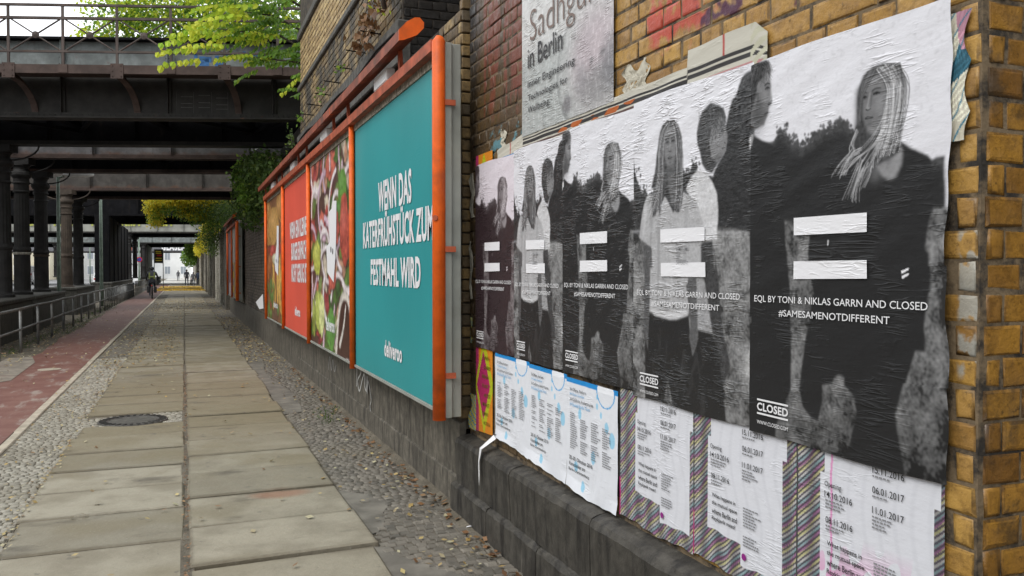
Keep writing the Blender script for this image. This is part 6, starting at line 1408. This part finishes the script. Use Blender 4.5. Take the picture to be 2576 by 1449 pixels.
tree('tree', (3.6,41.5,3.4), [(1.6,41.5,4.6,1.3,1.6,1.0), (.5,42.5,4.5,1.0,1.3,.7), (1.5,42.2,3.3,.75,1.3,.7), (1.0,43.5,3.2,.55,.9,.55), (1.9,40.0,4.2,.7,1.8,.9), (1.35,44.5,2.8,.5,1.2,.5)], 7000, .11, M_LEAF_D,
     'tree with yellow autumn branches hanging over the path before the fourth bridge', [([(3.6,41.5,3.4),(2.8,41.6,5.2),(1.4,41.8,5.6),(-.6,42,5.2)], .12, .03), ([(2.8,41.6,5),(1.6,42.5,4),(1.0,43.5,3.3)], .05, .015)],
     extra=[('yellow_leaves', [(-.5,42,4.95,1.3,1.0,.45), (.9,41.4,5.1,1.4,1.0,.5), (-1.25,42.2,4.55,.55,.6,.45), (-1.2,42.4,3.95,.45,.5,.35), (.6,42.0,4.3,.9,.8,.35), (1.3,43.6,3.9,.4,.5,.3,.15)], 9500, .125, M_LEAF_O), ('green_leaves', [(-.3,42.2,4.6,1.4,.9,.5), (-1.2,42.3,4.2,.5,.6,.5), (1.2,42,4.2,1.2,1.2,.8)], 3500, .11, M_LEAF_G)], seed=6, elong=1.9)
tree('bush', (1.9,20.5,3.5), [(1.75,19.5,3.75,.55,1.6,.6), (1.7,21.5,3.9,.6,1.8,.7), (1.62,20.8,3.1,.30,1.8,.55), (1.6,23.3,3.6,.45,1.6,.9), (1.58,18.6,3.2,.18,.6,.25), (1.9,24.5,4.4,.6,1.2,.5)], 7500, .10, M_LEAF_D,
     'dark leafy bush spilling over the low wall beneath the first two bridges', [([(2.1,20,3.4),(1.9,20.2,4.0),(1.7,20.6,4.4)], .03, .01), ([(2.1,22.5,3.4),(1.8,22.3,4.1),(1.6,22.1,4.4)], .03, .01)], 'bush', extra=[('lit_leaves', [(1.5,22.6,4.1,.5,.8,.5), (1.45,21.2,3.5,.3,1.0,.5)], 2200, .10, M_LEAF_G)], seed=7)
tree('tree', (3.2,118,3.4), [(1.6,116,4.6,1.6,5,1.6), (.8,122,3.6,1.2,5,1.4), (2.2,108,5,1.2,6,1.2)], 5000, .3, M_LEAF_G, 'hazy green tree leaning over the wall at the bright far end', [([(3.2,118,3.4),(2.4,117,5.5)], .15, .05)], seed=8)
tree('tree', (3.2,86,3.4), [(1.9,84,4.3,.9,5,.9), (1.6,90,3.8,.7,4,.8)], 3000, .2, M_LEAF_O, 'yellow-green tree over the far wall between the fifth and sixth bridges', [([(3.2,86,3.4),(2.4,85,4.8)], .12, .04)], seed=9)
tree('tree', (3.2,62,3.4), [(1.7,61,4.2,.8,2.5,.8), (1.5,63,3.4,.5,2.5,.6)], 3000, .14, M_LEAF_O, 'yellowing tree over the far wall between the fourth and fifth bridges', [([(3.2,62,3.4),(2.4,61.5,4.8)], .12, .04)], seed=10)
# climber with dry leaves near the pier's edge
vi = thing('dry_vine', (1.66, 7.4, 3.75), 'withered brown vine hanging on the pier edge above the billboard', 'vine')
rs = np.random.RandomState(4); mb = MB()
for k in range(5): limb(mb, [(1.70,7.0+.1*k,4.6),(1.66,7.2+.2*k,4.2),(1.62,7.3+.25*k,3.85-.05*k)], .006, .003, 4)
part('stems', mb, M_BARK, vi)
P = np.concatenate([np.array([1.60,7.25,4.05])+rs.randn(60,3)*[.04,.22,.12], np.array([1.58,7.75,3.86])+rs.randn(70,3)*[.04,.2,.08], np.array([1.6,8.1,3.80])+rs.randn(20,3)*[.03,.12,.05]])
part('dry_leaves', leaf_quads(P, .075, rs, .8, 1.2), M_LEAF_B, vi, kind='stuff'); P = np.array([1.58,7.15,4.0])+rs.randn(25,3)*[.04,.12,.1]; part('green_leaves', leaf_quads(P, .05, rs, .3), M_LEAF_Y, vi, kind='stuff')
for k, (x, y, z, n_, lb) in enumerate(((1.64,9.1,3.74,14,'small weed on the stone band above the second food panel edge'), (1.62,10.5,3.74,18,'tuft of weeds growing on the stone band midway'), (1.6,12.4,3.74,22,'leafy weed at the far end of the stone band'), (1.62,13.6,3.62,60,'small wiry shrub growing at the far end of the pier'))):
    w_ = thing('weed', (x, y, z), lb, 'weed'); P = np.array([x-.04,y,z+.05])+rs.randn(n_,3)*[.03,.07,.06 + .08*(k == 3)]; part('leaves', leaf_quads(P, .05, rs, -.2), M_LEAF_G if k != 3 else M_LEAF_D, w_, kind='stuff'); part('stems', MB().tube([(x,y,z-.02),(x-.03,y+.03,z+.09)], .004, 4), M_BARK, w_)
def tufts(name, label, spots, size, mat, n=30):
    rs = np.random.RandomState(len(spots)); P = np.concatenate([np.array(s_)+rs.randn(n,3)*[.07,.12,.008] for s_ in spots]); P[:, 2] = np.abs(P[:, 2])
    V, F = leaf_quads(P, size, rs, -.9, 5); tag(part(name, (V, F), mat, kind='stuff'), label)
tufts('grass', 'low grass tufts in the joints by the wall and along the rail', [(1.42,9.0,.02),(1.48,9.3,.02),(1.38,8.8,.02),(1.55,9.6,.02)] + [(-3.1-.2*random.random(), 14+.45*k, .0) for k in range(70)] + [(-2.85,24+.7*k,0) for k in range(14)], .045, M_LEAF_D)
rs = np.random.RandomState(21)
def fallen(n, fx, fy, sz, name, label, mat=M_LEAF_F):
    x = fx(n); y = fy(n); z = np.where((x > -.98) & (x < 1.03), .045, .03) + rs.rand(n)*.012; P = np.stack([x, y, z], 1)
    a = rs.rand(n)*6.28; L = sz*rs.uniform(.6, 1.2, n); d = np.stack([np.cos(a), np.sin(a), rs.randn(n)*.25], 1)*L[:, None]; s_ = np.stack([-np.sin(a), np.cos(a), rs.randn(n)*.3], 1)*(L*.32)[:, None]
    V = np.stack([P-d/2, P+s_, P+d/2, P-s_], 1).reshape(-1, 3); b = np.arange(n)*4; F = np.concatenate([np.stack([b,b+1,b+2],1), np.stack([b,b+2,b+3],1)]); tag(part(name, (V, F), mat, kind='stuff'), label)
fallen(130, lambda n: rs.uniform(-1.5, 1.62, n), lambda n: rs.uniform(3.2, 13, n), .05, 'leaves', 'scattered fallen leaves on the near paving')
fallen(420, lambda n: 1.05+.55*np.sqrt(rs.rand(n)), lambda n: rs.uniform(3.2, 17, n), .04, 'leaves', 'fallen leaves gathered along the wall foot')
fallen(2600, lambda n: np.where(rs.rand(n) < .5, rs.uniform(-1.45, -.1, n), rs.uniform(1.0, 1.65, n)), lambda n: rs.uniform(15, 30, n), .055, 'leaves', 'fallen leaves lying denser under the first bridges')
fallen(2200, lambda n: rs.uniform(-1.4, 1.6, n), lambda n: rs.normal(41, 5, n), .06, 'leaves', 'leaves under the autumn tree')
fallen(9000, lambda n: rs.uniform(-2.2, 1.7, n), lambda n: rs.uniform(73, 93, n), .12, 'leaves', 'bright carpet of yellow leaves across the distant path', M_LEAF_C)
fallen(420, lambda n: .003 + rs.randn(n)*.012, lambda n: rs.uniform(3.2, 14, n), .024, 'leaves', 'brown leaf bits caught in the centre joint of the pavement', M_LEAF_B)
fallen(500, lambda n: -.99 + rs.randn(n)*.035, lambda n: rs.uniform(3.4, 15, n), .028, 'leaves', 'leaf bits along the left edge of the slabs')
fallen(380, lambda n: rs.uniform(-1.46, -1.0, n), lambda n: rs.uniform(4, 16, n), .035, 'leaves', 'leaves strewn over the pale mosaic strip')
fallen(300, lambda n: 1.60 + rs.randn(n)*.05, lambda n: rs.uniform(3.4, 14, n), .05, 'leaves', 'leaf litter against the wall foot', M_LEAF_B)
fallen(700, lambda n: rs.uniform(-3.6, -2.6, n), lambda n: rs.uniform(11, 30, n), .05, 'leaves', 'fallen leaves along the guard rail')
fallen(900, lambda n: rs.uniform(-3.7, 0, n), lambda n: rs.uniform(12, 40, n), .045, 'leaves', 'thinly scattered leaves on the cycle path')
# ---------------------------------------------------------------- people
def skin_person(name, label, J, E_, hip, mats, matfn, H_=None, hair=None, yaw=0, loc=(0,0,0)):
    me = bpy.data.meshes.new('sk'); names = list(J); me.from_pydata([J[n][0] for n in names], [(names.index(a), names.index(b)) for a, b in E_], [])
    ob = bpy.data.objects.new('sk', me); COL.objects.link(ob); ob.modifiers.new('s', 'SKIN'); sm = ob.modifiers.new('ss', 'SUBSURF'); sm.levels = 2
    for i, n in enumerate(names):
        r = J[n][1]; me.skin_vertices[0].data[i].radius = r if isinstance(r, tuple) else (r, r); me.skin_vertices[0].data[i].use_root = (n == hip)
    dg = bpy.context.evaluated_depsgraph_get(); m2 = bpy.data.meshes.new_from_object(ob.evaluated_get(dg)); bpy.data.objects.remove(ob)
    m2.name = name; m2.materials.clear()
    for m_ in mats: m2.materials.append(m_)
    for p in m2.polygons: p.material_index = matfn(p.center); p.use_smooth = True
    t = thing('person', loc, label, 'person'); t.rotation_euler.z = yaw
    b = bpy.data.objects.new('body', m2); COL.objects.link(b); b.parent = t; ORG[b] = Vector((0,0,0))
    return t
def local_part(name, mb, mats, parent, smooth=False):
    me = bpy.data.meshes.new(name); me.from_pydata([tuple(v) for v in mb.v], [], mb.f); setmesh(me, mats, smooth); o = bpy.data.objects.new(name, me); COL.objects.link(o); o.parent = parent; return o
def fingers(J, E_, wrist, s, n='h'):
    w_ = Vector(J[wrist][0]); J[n+'p'] = ((w_ + Vector((0, 0, -.07)))[:], (.036, .018)); E_.append((wrist, n+'p'))
    for k in range(4):
        J[n+'f%d' % k] = ((w_ + Vector((s*(.0), -.03+.02*k, -.115)))[:], .010); J[n+'g%d' % k] = ((w_ + Vector((-s*.012, -.034+.022*k, -.165+.01*abs(k-1))))[:], .008); E_.extend([(n+'p', n+'f%d' % k), (n+'f%d' % k, n+'g%d' % k)])
    J[n+'t'] = ((w_ + Vector((-s*.03, -.035, -.09)))[:], .010); E_.append((n+'p', n+'t'))
CL_DARK = solid('dark_coat_cloth', (.03,.032,.04), .8); CL_NAVY = solid('navy_jacket_cloth', (.03,.04,.07), .8); CL_JEAN = solid('dark_jeans', (.03,.035,.05), .8); HAIR = solid('dark_hair', (.03,.02,.015), .7); CL_GREY = solid('grey_jacket_cloth', (.10,.10,.11), .8)
VEST = solid('yellow_green_vest', (.10,.115,.03), .8)
def walker(loc, h, label, coat, step=.16, yaw=0, hood=False, arm_out=0, coat_low=.75):
    k = h/1.75; J = {}; E_ = []
    def j(n, x, y, z, r): J[n] = ((x*k, y*k, z*k), tuple(q*k for q in r) if isinstance(r, tuple) else r*k)
    j('hip',0,0,.95,(.16,.12)); j('belly',0,0,1.1,(.15,.115)); j('chest',0,.01,1.30,(.175,.125)); j('neck',0,0,1.48,.06); j('chin',0,.01,1.54,.07); j('head',0,.015,1.64,(.082,.10)); j('top',0,0,1.71,.065)
    E_ += [('hip','belly'),('belly','chest'),('chest','neck'),('neck','chin'),('chin','head'),('head','top')]
    for s, n, st in ((-1,'l',step),(1,'r',-step)):
        j(n+'hj',s*.10,0,.88,.10); j(n+'kn',s*.11,st*.5+.03,.49,.062); j(n+'an',s*.11,st,.10,.045); j(n+'toe',s*.12,st+.16,.04,.04)
        j(n+'sh',s*.19,0,1.40,.07); j(n+'el',s*(.25+arm_out*.3),-st*.3,1.13,.05); j(n+'wr',s*(.24+arm_out),-st*.8+.08,.90,.035)
        E_ += [('hip',n+'hj'),(n+'hj',n+'kn'),(n+'kn',n+'an'),(n+'an',n+'toe'),('chest',n+'sh'),(n+'sh',n+'el'),(n+'el',n+'wr')]; fingers(J, E_, n+'wr', s, n)
    def mf(c):
        z = c.z/k
        if z < .11: return 3
        if abs(c.x/k) > .19 and z < .9: return 2
        if z < coat_low: return 1
        if z > 1.53: return 2
        return 0
    t = skin_person('body', label, J, E_, 'hip', [coat, CL_JEAN, M_SKIN, M_BLACK], mf, loc=loc, yaw=yaw)
    hb = MB(); hb.lathe((0,-.012*k,1.56*k), [(.04*k,-.02*k),(.09*k,.02*k),(.104*k,.09*k),(.09*k,.15*k),(.05*k,.175*k),(.01*k,.18*k)], 12); local_part('hood' if hood else 'hair', hb, coat if hood else HAIR, t, True)
    nb = MB(); nb.obox((0,.105*k,1.63*k), (.012*k,0,0), (0,.018*k,0), (0,0,.02*k)); local_part('nose', nb, M_SKIN, t)
    return t
walker((.28,100,0), 1.82, 'tall person in a dark coat on the left of the distant group', CL_DARK, yaw=R(4), hood=False, coat_low=.8)
walker((1.50,101,0), 1.68, 'person in a dark jacket walking on the right of the distant group', CL_NAVY, step=-.15, yaw=R(-3), coat_low=.78)
walker((.95,99.4,0), 1.52, 'shorter person pushing a bicycle between two others in the distance', CL_GREY, yaw=R(0), arm_out=.06)
walker((-.9,150,0), 1.75, 'very distant person in grey at the bright end of the path', CL_GREY)
def bicycle(loc, label, yaw=0, bags=False):
    t = thing('bicycle', loc, label, 'bicycle'); t.rotation_euler.z = yaw
    def wheel(y):
        w_ = MB(); w_.tube([(0, y+.34*math.cos(a), .345+.34*math.sin(a)) for a in np.linspace(0, 2*math.pi, 25)], .018, 6, False); wo_ = local_part('wheel', w_, M_RUBBER, t, True)
        sp = MB()
        for k in range(12): a = k*math.pi/6; sp.tube([(0, y, .345), (0, y+.33*math.cos(a), .345+.33*math.sin(a))], .003, 3)
        local_part('spokes', sp, M_GALV, wo_)
    wheel(-.53); wheel(.53)
    f = MB()
    for a, b in (((0,-.53,.345),(0,-.12,.32)), ((0,-.53,.345),(0,-.2,.82)), ((0,-.12,.32),(0,-.22,.90)), ((0,-.12,.32),(0,.36,.72)), ((0,-.19,.80),(0,.34,.86)), ((0,.34,.90),(0,.53,.345))): f.tube([a, b], .017, 6)
    local_part('frame', f, M_BLACK, t); local_part('saddle', MB().bbox(-.07,.07,-.34,-.12,.93,.98,.02), M_BLACK, t)
    h = MB(); h.tube([(-.30,.22,1.02),(-.12,.32,1.04),(.12,.32,1.04),(.30,.22,1.02)], .014, 6); h.tube([(0,.34,.88),(0,.32,1.04)], .016, 6); local_part('handlebar', h, M_GALV, t)
    local_part('pedal', MB().box(-.16,-.06,-.12,-.04,.145,.165), M_BLACK, t); local_part('pedal', MB().box(.06,.16,-.20,-.12,.475,.495), M_BLACK, t)
    local_part('rear_light', MB().box(-.02,.02,-.60,-.57,.74,.79), M_REDL, t)
    local_part('mudguard', MB().tube([(0, -.53+.375*math.cos(a), .345+.375*math.sin(a)) for a in np.linspace(.3, 3.3, 12)], .022, 5), M_BLACK, t)
    if bags:
        for s in (-1, 1):
            b_ = MB(); b_.bbox(s*.10 if s > 0 else -.26, .26 if s > 0 else -.10, -.72, -.36, .36, .72, .03); local_part('pannier', b_, M_BLACK, t)
    return t
bicycle((-1.72,52.6,.016), 'black bicycle with two black panniers ridden away along the cycle path', bags=True)
bicycle((.72,100.2,.03), 'bicycle wheeled along by the group of walkers', yaw=R(3))
J = {}; E_ = []
def j(n, x, y, z, r): J[n] = ((x, y, z), r)
j('hip',0,-.24,1.02,(.17,.13)); j('belly',0,-.20,1.18,(.155,.12)); j('chest',0,-.10,1.40,(.185,.13)); j('neck',0,-.04,1.58,.06); j('chin',0,-.01,1.64,.07); j('head',0,0,1.73,(.08,.1)); j('top',0,-.01,1.80,.065)
E_ += [('hip','belly'),('belly','chest'),('chest','neck'),('neck','chin'),('chin','head'),('head','top')]
for s, n, kz, az, ay in ((-1,'l',.66,.20,-.08),(1,'r',.78,.53,-.16)):
    j(n+'hj',s*.11,-.18,.97,.10); j(n+'kn',s*.13,.14,kz,.065); j(n+'an',s*.12,ay-.05,az+.04,.045); j(n+'toe',s*.12,ay+.12,az,.04)
    j(n+'sh',s*.20,-.06,1.50,.072); j(n+'el',s*.30,.06,1.25,.05); j(n+'wr',s*.29,.20,1.08,.035)
    E_ += [('hip',n+'hj'),(n+'hj',n+'kn'),(n+'kn',n+'an'),(n+'an',n+'toe'),('chest',n+'sh'),(n+'sh',n+'el'),(n+'el',n+'wr')]
    w_ = Vector((s*.29,.20,1.08)); j(n+'p', s*.28,.25,1.05,(.035,.02)); E_.append((n+'wr', n+'p'))
    for k in range(4): j(n+'f%d'%k, s*(.30-.02*k),.29,1.04,.010); j(n+'g%d'%k, s*(.30-.02*k),.27,1.01,.009); E_ += [(n+'p',n+'f%d'%k),(n+'f%d'%k,n+'g%d'%k)]
    j(n+'t', s*.245,.25,1.03,.010); E_.append((n+'p', n+'t'))
rider = skin_person('body', 'cyclist in a dark jacket with a yellow-green reflective vest riding away', J, E_, 'hip', [CL_DARK, CL_JEAN, M_SKIN, M_BLACK], lambda c: 2 if (c.y > .22 and c.z > .98 and abs(c.x) > .2) or (c.z > 1.63 and c.y > .0) else (1 if c.z < .98 else 0), loc=(-1.72,52.6,.016))
ve = MB()
for (x0, x1, z0, z1, y0, y1) in ((-.17,-.09,1.14,1.52,-.345,-.24), (.09,.17,1.14,1.52,-.345,-.24), (-.18,.18,1.24,1.31,-.35,-.28)):
    ve.add([(x0,y0,z0),(x1,y0,z0),(x1,y1,z1),(x0,y1,z1)], [(0,1,2,3)])
local_part('vest', ve, VEST, rider)
hb = MB(); hb.lathe((0,-.02,1.66), [(.05,-.02),(.095,.02),(.108,.08),(.09,.14),(.05,.165),(.01,.17)], 12); local_part('helmet', hb, M_BLACK, rider, True)
# ---------------------------------------------------------------- vehicles
def car(loc, label, paint, L=4.3, W=1.78, H=1.48, cat='car', van=False, yaw=0, name='parked_car'):
    t = thing(name, loc, label, cat); t.rotation_euler.z = yaw; k = H/1.48
    low = [(-L/2,.35),(-L/2-.02,.62),(-L/2+.03,.92*k),(L/2-1.15,.93*k),(L/2-.12,.78*k),(L/2,.60),(L/2-.02,.30),(L/2-.6,.24),(-L/2+.5,.24)]
    up = [(-L/2+.05,.92*k),(-L/2+.32 if not van else -L/2+.08,1.42*k),(-L/2+.55 if not van else -L/2+.2,1.48*k),(L/2-1.9 if not van else L/2-1.3,1.46*k),(L/2-1.2,.94*k)]
    def loft(prof, w0, w1, zr):
        m = MB(); V = []
        for s in (-1, 1):
            for y, z in prof: f = min(1, max(0, (z-zr[0])/(zr[1]-zr[0]))); V.append((s*(w0*(1-f)+w1*f)/2, y, z))
        n = len(prof); m.add(V, [tuple(range(n))[::-1], tuple(range(n, 2*n))] + [(i, (i+1) % n, n+(i+1) % n, n+i) for i in range(n)]); return m
    local_part('body', loft(low, W, W-.06, (.5, .95*k)), paint, t); local_part('cabin', loft(up, W-.08, W-.36, (.92*k, 1.48*k)), paint, t)
    g = MB(); g.add([(-W/2+.16,-L/2+.085,.97*k),(W/2-.16,-L/2+.085,.97*k),(W/2-.24,(-L/2+.30 if not van else -L/2+.10),1.38*k),(-W/2+.24,(-L/2+.30 if not van else -L/2+.10),1.38*k)], [(0,1,2,3)])
    for v in range(len(g.v)): g.v[v] = (g.v[v][0], g.v[v][1]-.02, g.v[v][2])
    local_part('rear_window', g, M_GLASS, t)
    for s in (-1, 1):
        g = MB(); g.add([(s*(W/2-.055),-L/2+.45,.98*k),(s*(W/2-.055),L/2-1.45,.98*k),(s*(W/2-.155),L/2-1.95,1.38*k),(s*(W/2-.155),-L/2+.6,1.38*k)], [(0,1,2,3)]); local_part('side_window', g, M_GLASS, t)
        local_part('tail_light', MB().bbox(s*(W/2-.22)-.10, s*(W/2-.22)+.10, -L/2-.035, -L/2+.02, .72*k, .86*k, .01), M_REDL, t)
        local_part('mirror', MB().bbox(s*(W/2+.09)-.09, s*(W/2+.09)+.09, L/2-1.55, L/2-1.45, .95*k, 1.08*k, .02), paint, t)
        for y in (-L/2+.75, L/2-.8):
            wm = MB(); wm.tube([(s*(W/2-.20), y, .31), (s*(W/2+.01), y, .31)], .31, 18); wh = local_part('wheel', wm, M_RUBBER, t)
            rm = MB(); rm.tube([(s*(W/2+.012), y, .31), (s*(W/2+.02), y, .31)], .19, 12); local_part('rim', rm, M_GALV, wh)
    local_part('number_plate', MB().box(-.26,.26,-L/2-.035,-L/2-.022,.50,.61), M_WHITE, t); local_part('bumper', MB().bbox(-W/2+.03,W/2-.03,-L/2-.06,-L/2+.1,.34,.55,.03), paint, t)
    return t
P_WHITE = solid('white_car_paint', (.7,.7,.7), .2); P_SIL = solid('silver_car_paint', (.35,.36,.38), .25)
car((-8.3,101,0), 'white hatchback seen from behind between the iron columns', P_WHITE, yaw=R(4))
car((-7.8,128,0), 'silver car further up the street behind the white one', P_SIL)
car((-18.2,118,0), 'white van with red stripe standing across the street', P_WHITE, 5.2, 2.0, 2.3, 'van', True, R(3), 'delivery_van')
mc = thing('motorcycle', (-5.75,104,0), 'dark motorcycle with a glowing red tail light behind the lamp pole', 'motorcycle')
for y in (-.65, .7):
    w_ = MB(); w_.tube([(0, y+.28*math.cos(a), .33+.28*math.sin(a)) for a in np.linspace(0, 2*math.pi, 17)], .055, 6, False); local_part('wheel', w_, M_RUBBER, mc)
local_part('body', MB().bbox(-.16,.16,-.6,.5,.55,.85,.06), M_BLACK, mc); local_part('seat', MB().bbox(-.15,.15,-.7,.1,.85,.95,.03), M_BLACK, mc)
lm = Mt('lit_tail_light'); lm.b.inputs['Emission Color'].default_value = (1,.05,.02,1); lm.b.inputs['Emission Strength'].default_value = 4; lm.col((.6,.03,.02))
local_part('tail_light', MB().bbox(-.09,.09,-.80,-.74,.74,.86,.01), lm.m, mc); h = MB(); h.tube([(-.36,.35,1.08),(0,.5,1.05),(.36,.35,1.08)], .02, 6); h.tube([(0,.7,.33),(0,.5,1.05)], .03, 6); local_part('handlebar', h, M_BLACK, mc)
local_part('number_plate', MB().box(-.1,.1,-.83,-.82,.5,.66), M_WHITE, mc)
# ---------------------------------------------------------------- houses at the far end
M_PANE = solid('painted_reflection_pane', (.30,.33,.36), .3)  # bright reflection put into the pane colour
def house(x0, x1, y, h, mat, label, cols, rows, z0=1.0):
    t = thing('apartment_house', ((x0+x1)/2, y, 0), label, 'building'); part('wall', MB().box(x0, x1, y, y+10, -.05, h), mat, t)
    part('roof', MB().prism([(x0-.4,h),(x1+.4,h),((x0+x1)/2,h+3.2)], lambda a, b, d: (a, d, b), y-.3, y+10.3), plain('roof_tiles', (.16,.08,.06), .8), t)
    cw = (x1-x0)/cols; fm = wm_ = None
    for i in range(cols):
        for r_ in range(rows):
            cx, cz = x0+cw*(i+.5), z0+3.1*r_
            if fm is None:
                f = MB().box(-.62,.62,-.06,.04,-.05,1.75); fm = bpy.data.meshes.new('window'); fm.from_pydata(f.v, [], f.f); fm.materials.append(M_WHITE)
                f = MB().box(-.53,-.03,-.075,-.062,.05,1.65).box(.03,.53,-.075,-.062,.05,1.65); wm_ = bpy.data.meshes.new('pane'); wm_.from_pydata(f.v, [], f.f); wm_.materials.append(M_PANE)
            a = bpy.data.objects.new('window', fm); COL.objects.link(a); a.parent = t; a.location = Vector((cx, y, cz)) - ORG[t]
            b = bpy.data.objects.new('pane', wm_); COL.objects.link(b); b.parent = a
house(-62, -36, 186, 15, plain('ochre_render', (.45,.38,.22), .9, var=.1, scale=.4), 'ochre rendered apartment house left of the far street', 7, 3)
house(-35, -24, 182, 14, plain('cream_render', (.6,.55,.42), .9, var=.1, scale=.4), 'cream apartment house behind the farthest bridge', 3, 3)
house(-23.5, -12, 190, 15, plain('pale_grey_render', (.62,.62,.6), .9, var=.1, scale=.4), 'pale grey apartment house at the end of the street', 3, 3)
house(-11.5, 1.5, 200, 13, plain('white_render', (.75,.75,.73), .9, var=.1, scale=.4), 'white low building at the bright end of the path', 4, 2)
house(2, 18, 205, 14, plain('light_brick_render', (.5,.45,.4), .9, var=.1, scale=.4), 'brownish building behind the far end of the wall', 4, 3)
hd = thing('hoarding', (-18, 150, 0), 'white hoarding with red lettering strip beyond the farthest bridge', 'hoarding')
part('board', MB().box(-13, -5.6, 150, 150.1, .0, 2.4), M_WHITE, hd); part('red_strip', MB().box(-12.5, -8, 149.98, 149.995, 1.3, 1.6), M_REDL, hd)

struct("far_pavement", MB().add([(-24.5,-10,.0),(-22,-10,.0),(-22,400,.0),(-24.5,400,.0)],[(0,1,2,3)]), M_ASPH)
opp = thing('unseen_street_wall', (-24.5, 20, 0), 'long brown retaining wall across the street, unseen, added to cut sky light', 'wall'); part('wall_face', MB().box(-26, -24.5, -40, 130, -.05, 9), M_BRICK_F if False else M_PLINTH_B, opp)  # out-of-view wall added to cut sky light and reflections on the posters
for k in range(22): part('pilaster', MB().box(-24.5, -24.2, -38+7.5*k, -37.2+7.5*k, -.05, 9), M_PLINTH_B, opp)
bridge(-9.5, -5.9, 'unseen railway bridge added behind the photographer to cut sky light', (M_STEEL_M, M_STEEL_D, M_STEEL_R), sL=-26, sR=4, rivet=False)  # out-of-view bridge added to reduce light from above
